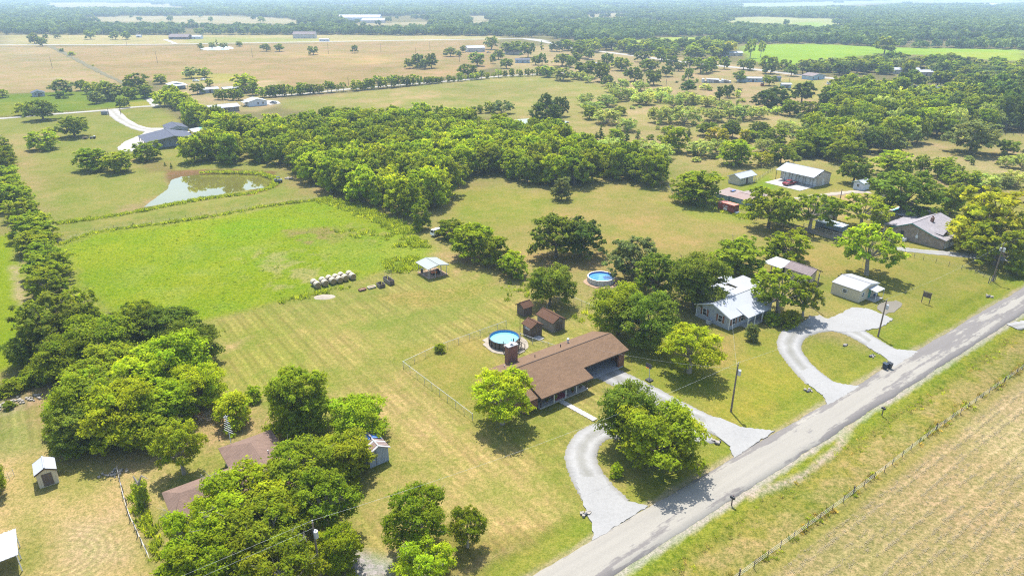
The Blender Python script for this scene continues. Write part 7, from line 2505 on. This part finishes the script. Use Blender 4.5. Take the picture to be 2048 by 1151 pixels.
GROVE = [(336, 212), (350, 208), (425, 258), (520, 284), (700, 256), (850, 252), (1000, 272), (1110, 290), (1230, 334), (1325, 364), (1318, 376), (1200, 368), (1080, 374), (950, 356), (905, 378), (885, 430), (830, 450), (700, 402), (606, 362), (585, 330), (500, 324), (358, 332), (354, 318), (430, 298), (440, 284), (390, 256)]
ng = scatter(GROVE, 8.1, [('E', 'e'), ('E', 'e'), ('E', 'e'), ('E', 'm'), ('E', 'm'), ('O', 'm'), ('E', 'e')], '{} tree in the dense grove between the pond and the meadow', 'trees of the dense central grove', (8.2, 11.6), (8.5, 12.0), 3, grove=True)
EWOOD = [(1580, 292), (1700, 258), (1690, 236), (1740, 215), (1840, 205), (1900, 196), (2070, 178), (2080, 266), (1960, 266), (1880, 284), (1800, 290), (1740, 318), (1640, 318)]
ne = scatter(EWOOD, 9.6, [('E', 'm'), ('E', 'm'), ('O', 'o'), ('O', 'm'), ('E', 'e'), ('O', 'd'), ('M', 'q'), ('E', 'e')], '{} tree in the eastern wood, ', 'trees of the eastern wood', (8.5, 13), (8, 12), 4, zones=[(1690, 'its end behind the metal shop'), (1790, 'above the pale mesquite clump'), (1890, 'above the broad meadow gap'), (9999, 'behind the broad grey-green oak')])
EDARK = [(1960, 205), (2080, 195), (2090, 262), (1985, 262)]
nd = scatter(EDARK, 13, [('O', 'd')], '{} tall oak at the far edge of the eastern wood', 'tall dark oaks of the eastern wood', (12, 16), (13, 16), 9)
E2 = [(1560, 152), (1640, 141), (1730, 134), (1780, 127), (1900, 131), (2080, 140), (2080, 190), (1990, 192), (1960, 172), (1900, 168), (1830, 150), (1700, 156), (1640, 150)]
clear = gpoly([(1880, 155), (1955, 155), (1960, 170), (1880, 170)])
n2_ = scatter(E2, 17, [('O', 'o'), ('O', 'm'), ('E', 'm'), ('O', 'g'), ('O', 'd')], '{} tree in the woods below the far bright field', 'trees below the far bright field', (13, 18), (8, 11), 6, keep=lambda x, y: not in_poly(x, y, clear)[0])
E3 = [(1655, 196), (1700, 178), (1750, 182), (1790, 205), (1740, 214), (1690, 232), (1655, 222)]
n3 = scatter(E3, 10, [('O', 'o'), ('E', 'm'), ('O', 'm')], '{} tree around the hidden lots of the eastern wood', 'trees round the hidden lots', (10, 14), (8, 12), 7)
n4 = scatter([(1780, 172), (1860, 168), (1960, 176), (1960, 200), (1890, 206), (1780, 200)], 13, [('O', 'o'), ('E', 'm'), ('O', 'd')], '{} tree beside the long dark barn', 'trees beside the long dark barn', (10, 14), (8, 11), 8, keep=lambda x, y: not in_poly(x, y, gpoly([(1825, 176), (1905, 182), (1905, 198), (1825, 200)]))[0])
E5 = [(1100, 98), (1200, 94), (1400, 97), (1470, 98), (1450, 116), (1380, 118), (1300, 112), (1200, 106), (1110, 104)]
n5 = scatter(E5, 20, [('O', 'o'), ('O', 'd'), ('O', 'm')], '{} oak in the belt beyond the bending road', 'oaks of the belt beyond the bending road', (15, 20), (9, 12), 12)
SCR = [(1180, 215), (1240, 185), (1420, 196), (1560, 228), (1690, 246), (1640, 300), (1560, 335), (1440, 340), (1330, 330), (1190, 300)]
n6 = scatter(SCR, 11.5, [('B', 'q'), ('B', 'g'), ('B', 'q'), ('B', 'm')], '{} low scrub bush on the mesquite pasture', 'scrub bushes of the mesquite pasture', (2.2, 5.0), (1.4, 3.4), 21, keep=lambda x, y: fbm(np.array([x / 25.]), np.array([y / 25.]), 3, 2)[0] > .46)
n7 = scatter([(1700, 290), (1860, 290), (2060, 300), (2060, 360), (1900, 340), (1760, 320)], 13, [('B', 'q'), ('B', 'g'), ('B', 'm')], '{} low scrub bush on the eastern meadow', 'scrub bushes of the eastern meadow', (2.0, 4.5), (1.2, 3.0), 22, keep=lambda x, y: fbm(np.array([x / 25.]), np.array([y / 25.]), 6, 2)[0] > .5)
n8 = scatter([(1100, 108), (1300, 120), (1560, 150), (1560, 225), (1300, 185), (1180, 160)], 19, [('B', 'q'), ('B', 'g'), ('B', 'm')], '{} low scrub bush in the dry lots', 'scrub bushes of the dry lots', (2.5, 5.5), (1.5, 3.4), 23, keep=lambda x, y: fbm(np.array([x / 40.]), np.array([y / 40.]), 9, 2)[0] > .5)
print('scrub', n6, n7, n8)
print('scatter', ng, ne, nd, n2_, n3, n4, n5, 'trees', tcount[0])


# ------------------------------------------------------------------ far woods and grass: masses nobody could count
def instancer(name, label, pts, rot, scl, source_meshes, seed=0):
    """one object: geometry nodes put the source shapes on its points"""
    V = np.asarray(pts, np.float32)
    me = bpy.data.meshes.new(name)
    me.vertices.add(len(V))
    me.vertices.foreach_set('co', V.ravel())
    for an, data in (('rz', rot), ('sc', scl)):
        a = me.attributes.new(an, 'FLOAT', 'POINT')
        a.data.foreach_set('value', np.asarray(data, np.float32))
    me.update()
    o = link_mesh(name, me)
    ng_ = bpy.data.node_groups.new(name, 'GeometryNodeTree')
    ng_.interface.new_socket('Geometry', in_out='INPUT', socket_type='NodeSocketGeometry')
    ng_.interface.new_socket('Geometry', in_out='OUTPUT', socket_type='NodeSocketGeometry')
    N = ng_.nodes
    gi, go = N.new('NodeGroupInput'), N.new('NodeGroupOutput')
    iop = N.new('GeometryNodeInstanceOnPoints')
    join = N.new('GeometryNodeGeometryToInstance')
    for sm in source_meshes:
        src = bpy.data.objects.new('source_' + name, sm)
        oi = N.new('GeometryNodeObjectInfo')
        oi.inputs['Object'].default_value = src
        oi.inputs['As Instance'].default_value = True
        ng_.links.new(oi.outputs['Geometry'], join.inputs[0])
    a1, a2 = N.new('GeometryNodeInputNamedAttribute'), N.new('GeometryNodeInputNamedAttribute')
    for a, nm in ((a1, 'rz'), (a2, 'sc')):
        a.data_type = 'FLOAT'
        a.inputs['Name'].default_value = nm
    cx = N.new('ShaderNodeCombineXYZ')
    ng_.links.new(a1.outputs[0], cx.inputs[2])
    ng_.links.new(gi.outputs[0], iop.inputs['Points'])
    ng_.links.new(join.outputs[0], iop.inputs['Instance'])
    iop.inputs['Pick Instance'].default_value = len(source_meshes) > 1
    ng_.links.new(cx.outputs[0], iop.inputs['Rotation'])
    ng_.links.new(a2.outputs[0], iop.inputs['Scale'])
    ng_.links.new(iop.outputs[0], go.inputs[0])
    md = o.modifiers.new('instances', 'NODES')
    md.node_group = ng_
    return tag(o, label, kind='stuff')


def far_tree(seed, n=90, leaf=1.7, W_=11, Hh=9.0):
    rg = np.random.default_rng(seed)
    nl = 9
    P, Nn = [], []
    for i in range(nl):
        a = i * 2.4
        u = (i + .5) / nl
        c = np.array((math.cos(a) * W_ * .32 * math.sqrt(1 - u * .6), math.sin(a) * W_ * .32 * math.sqrt(1 - u * .6), Hh * (.22 + .58 * u)))
        d = rg.normal(size=(n // nl, 3))
        d /= np.linalg.norm(d, axis=1, keepdims=True)
        d[:, 2] = np.abs(d[:, 2]) * .9 - .15
        P.append(c + d * W_ * .22 * rg.uniform(.6, 1, (len(d), 1)))
        nn = d + rg.normal(size=d.shape) * .3 + np.array((0, 0, .3))
        Nn.append(nn / np.linalg.norm(nn, axis=1, keepdims=True))
    P, Nn = np.concatenate(P), np.concatenate(Nn)
    v, f = cards(P, Nn, leaf * rg.uniform(.7, 1.2, len(P)), rg, .8)
    br = np.repeat(rg.uniform(.72, 1.2, len(P)), 4)
    return np_mesh('far_tree', v, f, M['leaf_far'], False, {'lc': ('FLOAT_COLOR', np.stack([br, br, br, np.ones_like(br)], 1))})


def far_clump(seed, n=9, R_=26):
    rg = np.random.default_rng(seed)
    V, F, C = [], [], []
    off = 0
    for k in range(n):
        a = k * 2.4
        r_ = R_ * math.sqrt((k + .5) / n) * .9
        sc = rg.uniform(.8, 1.25)
        m = 18
        d = rg.normal(size=(m, 3))
        d /= np.linalg.norm(d, axis=1, keepdims=True)
        d[:, 2] = np.abs(d[:, 2])
        P = np.array((r_ * math.cos(a), r_ * math.sin(a), 3.0)) + d * np.array((6.2, 6.2, 6.5)) * sc * rg.uniform(.7, 1, (m, 1))
        v, f = cards(P, d, np.full(m, 3.6 * sc), rg, .85)
        V.append(v)
        F.append(f + off)
        off += len(v)
        C.append(np.repeat(rg.uniform(.75, 1.2, m) * rg.uniform(.8, 1.15), 4))
    br = np.concatenate(C)
    return np_mesh('far_clump', np.concatenate(V), np.concatenate(F), M['leaf_far'], False, {'lc': ('FLOAT_COLOR', np.stack([br, br, br, np.ones_like(br)], 1))})


# clearings the woods leave open (photo outlines on the ground)
CLEAR = [[(60, 8), (330, 7), (420, 13), (250, 16), (90, 15)], [(1440, 9), (1560, 8), (1760, 6), (1700, 12), (1480, 15)], [(1340, 12), (2200, -4), (2200, 6), (1500, 12)],
         [(90, 41), (240, 32), (420, 31), (560, 36), (645, 44), (600, 48), (300, 46)], [(0, 30), (90, 31), (80, 35), (0, 34)], [(645, 40), (800, 36), (900, 43), (860, 50), (700, 52)],
         [(920, 32), (985, 32), (1000, 48), (930, 46)], [(1040, 38), (1230, 26), (1350, 34), (1200, 36)], [(1030, 53), (1160, 58), (1160, 54), (1040, 50)],
         [(1410, 36), (1520, 33), (1680, 38), (1740, 44), (1660, 54), (1560, 48), (1440, 44)], [(1780, 73), (1830, 67), (2300, 67), (2300, 75), (1900, 77)],
         [(1240, 82), (1300, 75), (1470, 71), (1520, 78), (1420, 87), (1300, 87)], [(1960, 10), (2010, 10), (2015, 16), (1960, 16)], [(590, 78), (640, 76), (640, 84), (590, 84)]]
CLEARW = [gpoly(c) for c in CLEAR]
rg = np.random.default_rng(77)
# near rim of the woods, by photo column
rim_x = np.array([-600, 0, 180, 420, 700, 1000, 1100, 1170, 1250, 1480, 1560, 1640, 1760, 1900, 2048, 2600])
rim_y = np.array([70, 69, 70, 70, 70, 73, 77, 88, 84, 88, 87, 88, 94, 97, 99, 101])


def woods_points(y_hi, y_lo, spacing):
    Yn, Yf = y_lo, y_hi
    pts = []
    y = Yn
    while y < Yf:
        half = .80 * y + 60
        n = int(2 * half / spacing)
        xs = np.linspace(-half, half, n) + rg.uniform(-.5, .5, n) * spacing
        ys = y + rg.uniform(-.5, .5, n) * spacing
        pts.append(np.stack([xs, ys], 1))
        y += spacing * .9
    P = np.concatenate(pts)
    d = np.hypot(P[:, 1] * CP + CAM_Z * SP, 0)
    zc = P[:, 1] * CP + CAM_Z * SP
    u = PW / 2 + FPX * P[:, 0] / zc
    v = PH / 2 + FPX * (-P[:, 1] * SP + CAM_Z * CP) / zc
    ok = v < np.interp(u, rim_x, rim_y) + rg.normal(size=len(P)) * .4
    k = CAM_Z / (CAM_Z - 9.0)                              # where the crown's top is seen against the ground
    wob = (fbm(P[:, 0] / 45, P[:, 1] / 45, 19, 3) - .45) * 120 * np.clip(P[:, 1] / 2000, .3, 1.5)
    lone = rg.uniform(size=len(P))
    for c in CLEARW: ok &= ~((sdf_poly(P[:, 0], P[:, 1], c) > wob) | (sdf_poly(P[:, 0] * k, P[:, 1] * k, c) > wob)) | (lone > .993)
    return P[ok]


P = woods_points(2300, 680, 10.5)
thin = fbm(P[:, 0] / 90, P[:, 1] / 90, 15, 3) > .30
P = P[thin]
Z = ground_z(P[:, 0], P[:, 1])
src = [far_tree(s, 108, 1.5, *wh) for s, wh in ((1, (11, 9)), (2, (13, 10)), (3, (9.5, 10.5)), (4, (12, 8)))]
print('near woods', len(P))
instancer('woods', 'hazy oak woods beyond the far road', np.column_stack([P, Z]), rg.uniform(0, 6.28, len(P)), rg.uniform(.8, 1.3, len(P)), src)
P = woods_points(9500, 2300, 46)
thin = fbm(P[:, 0] / 400, P[:, 1] / 300, 25, 3) > .36
P = P[thin]
Z = ground_z(P[:, 0], P[:, 1])
print('far woods', len(P))
instancer('woods', 'distant blue-green woods toward the horizon', np.column_stack([P, Z]), rg.uniform(0, 6.28, len(P)), rg.uniform(.85, 1.35, len(P)), [far_clump(s) for s in (5, 6, 7)])


# grasses and weeds
def tuft(seed, n=16, h=.55, w=.05, spread=.35, mat=None):
    rg_ = np.random.default_rng(seed)
    V, F = [], []
    for k in range(n):
        a = rg_.uniform(0, 6.28)
        r_ = spread * math.sqrt(rg_.uniform())
        hh = h * rg_.uniform(.5, 1.15)
        b = np.array((r_ * math.cos(a), r_ * math.sin(a), -.05))
        ln = np.array((rg_.normal() * .35, rg_.normal() * .35, 1.0)) * hh
        sd = np.array((-math.sin(a * 3), math.cos(a * 3), 0)) * w
        V += [b - sd, b + sd, b + ln * .6 + sd * 1.2, b + ln]
        F.append([4 * k, 4 * k + 1, 4 * k + 2, 4 * k + 3])
    br = np.repeat(rg_.uniform(.7, 1.25, n), 4)
    return np_mesh('tuft', np.array(V), F, mat, False, {'lc': ('FLOAT_COLOR', np.stack([br, br, br, np.ones_like(br)], 1))})


def along(pts, width, per_m, px=True):
    P = np.array([g(*p) if px else ab(*p) for p in pts])
    out = []
    for a, b in zip(P, P[1:]):
        L_ = np.linalg.norm(b - a)
        n = int(L_ * per_m)
        d = (b - a) / L_
        nr = np.array((-d[1], d[0]))
        t_ = rg.uniform(0, L_, n)
        o_ = rg.normal(size=n) * width * .4
        out.append(a + d * t_[:, None] + nr * o_[:, None])
    return np.concatenate(out)


def fill(poly, per_m2, px=True, noise=None, world=None):
    P = np.array(world if world else gpoly(poly))
    lo, hi = P.min(0), P.max(0)
    n = int((hi - lo).prod() * per_m2)
    Q = rg.uniform(lo, hi, (n, 2))
    ok = sdf_poly(Q[:, 0], Q[:, 1], [tuple(p) for p in P]) > 0
    if noise: ok &= fbm(Q[:, 0] / noise[0], Q[:, 1] / noise[0], 66, 3) > noise[1]
    return Q[ok]


tall = [along([(115, 447), (170, 440), (225, 432), (290, 421), (340, 410), (420, 396), (500, 388), (545, 374), (556, 358), (520, 346), (440, 344), (400, 346)], 1.4, 10),
        along([(118, 490), (180, 466), (260, 455), (340, 445), (430, 432), (520, 414), (600, 404), (640, 399)], 1.0, 6),
        along([(640, 398), (690, 410), (740, 428), (790, 452), (830, 466)], 3.5, 26),
        fill([(770, 478), (850, 470), (860, 495), (790, 500)], 3.0, noise=(2.5, .45)),
        fill([(765, 520), (835, 512), (842, 535), (775, 548)], 3.6, noise=(2.5, .4)),
        fill([(640, 455), (700, 452), (790, 470), (760, 490)], .7, noise=(2.5, .52)),
        along([(1345, 392), (1400, 408), (1440, 420), (1500, 438)], 2.2, 10),
        along([(1440, 395), (1470, 404), (1495, 418)], 3.5, 22),
        fill([(1000, 565), (1050, 562), (1060, 600), (1010, 600)], 1.0, noise=(1.5, .52)),
        fill([(1140, 628), (1180, 622), (1200, 650), (1150, 655)], 1.4, noise=(1.5, .48)),
        along([(560, 604), (640, 586), (700, 572)], 1.5, 4), along([(800, 545), (850, 530), (880, 520)], 1.2, 5),
        along([(265, 990), (300, 1060), (320, 1120)], .8, 6)]
Pt = np.concatenate(tall)
instancer('weeds', 'tall green weeds along the berm, grove edge and fences', np.column_stack([Pt, np.full(len(Pt), -.02)]), rg.uniform(0, 6.28, len(Pt)), rg.uniform(.35, 1.7, len(Pt)) * (.55 + .8 * fbm(Pt[:, 0] / 3, Pt[:, 1] / 3, 33, 3)), [tuft(s, 18, .62, .06, .4, M['leaf_weed']) for s in (1, 2, 3)])
S_ = [(30, 31.2), (54, 31.3), (75, 31.1), (101, 31.4), (132, 31.0), (230, 31.0)]
Pd = np.concatenate([along(S_, .9, 7, px=False)])
Pd = Pd[fbm(Pd[:, 0] / 3, Pd[:, 1] / 3, 91, 3) > .46]
instancer('fence_weeds', 'brownish weeds along the hay field fence', np.column_stack([Pd, np.full(len(Pd), -.06)]), rg.uniform(0, 6.28, len(Pd)), rg.uniform(.4, 1.0, len(Pd)), [tuft(s, 18, .62, .05, .35, m) for s, m in ((4, M['leaf_weed']), (5, M['leaf_dry']), (6, M['leaf_dry']))])
Ps = fill(None, 1.5, world=[ab(20, 31.5), ab(190, 31.5), ab(190, 38.6), ab(20, 38.6)], noise=(1.6, .50))
instancer('verge_grass', 'rough grass clumps on the roadside verge', np.column_stack([Ps, np.full(len(Ps), -.22)]), rg.uniform(0, 6.28, len(Ps)), rg.uniform(.5, 1.0, len(Ps)), [tuft(s, 16, .28, .045, .35, m) for s, m in ((7, M['leaf_weed']), (8, M['leaf_dry']), (9, M['leaf_weed']))])
Pv = fill([(112, 492), (180, 468), (340, 447), (540, 414), (640, 400), (700, 412), (780, 448), (850, 480), (860, 512), (790, 535), (700, 565), (560, 604), (420, 640), (200, 620), (140, 545)], .5, noise=(2.2, .50))
vg = leaf_mat('leaf_pasture', False, (.24, .33, .03), .5)
instancer('pasture_grass', 'lush grass clumps in the vivid pasture', np.column_stack([Pv, np.full(len(Pv), -.06)]), rg.uniform(0, 6.28, len(Pv)), rg.uniform(.4, .95, len(Pv)), [tuft(s, 14, .26, .07, .5, vg) for s in (10, 11)])

# windrows of cut hay: ragged lines of straw
W_ = []
for r_, t in enumerate(np.arange(28.6, -22, -1.0)):
    n = int(130 * (3.0 if r_ % 2 else 1.6))
    s_ = rg.uniform(30, 160, n)
    gap = fbm(s_ / 7.0, np.full(n, t * 1.3), 14, 3)
    s_ = s_[gap > (.33 if r_ % 2 else .48)]
    t_ = t + rg.normal() * .12 + (vnoise(s_ / 16, np.full(len(s_), t), 9) - .5) * .5 + rg.normal(size=len(s_)) * .10
    W_.append(np.stack([s_ * CA - t_ * SA, s_ * SA + t_ * CA], 1))
W_ = np.concatenate(W_)
straw = plain('straw', alb(218, 199, 150), .95, .12, 3)


def straw_heap(seed):
    rg_ = np.random.default_rng(seed)
    n = 14
    c = rg_.normal(size=(n, 3)) * np.array((.32, .13, .0)) + np.array((0, 0, .05)) + rg_.uniform(0, .02, (n, 1)) * np.array((0, 0, 1))
    nn = rg_.normal(size=(n, 3)) * .12 + np.array((0, 0, 1.0))
    nn /= np.linalg.norm(nn, axis=1, keepdims=True)
    v, f = cards(c, nn, rg_.uniform(.05, .12, n), rg_, .3)
    br = np.repeat(rg_.uniform(.8, 1.2, n), 4)
    return np_mesh('straw_heap', v, f, straw, False, {'lc': ('FLOAT_COLOR', np.stack([br, br, br, np.ones_like(br)], 1))})


instancer('hay_windrows', 'raked ragged rows of pale cut hay across the field', np.column_stack([W_, np.full(len(W_), -.07)]), RA + rg.normal(size=len(W_)) * .25, rg.uniform(.6, 1.3, len(W_)), [straw_heap(s) for s in (1, 2, 3)])
print('straw', len(W_))

# ------------------------------------------------------------------ air
hz = MB().box(-11000, 11000, -900, 16800, -4.0, 95.0)
hn = NT('haze_air')
hn.t.nodes.remove(hn.b)
pv_ = hn.n('VolumePrincipled')
pv_.inputs['Color'].default_value = (0.58, 0.77, 1.0, 1)
pv_.inputs['Density'].default_value = 0.00017
pv_.inputs['Anisotropy'].default_value = 0.2
hn.l(pv_.outputs[0], hn.out.inputs['Volume'])
hzo = hz.build('haze', hn.m)
tag(hzo, 'thin summer haze in the air over the valley', kind='stuff')
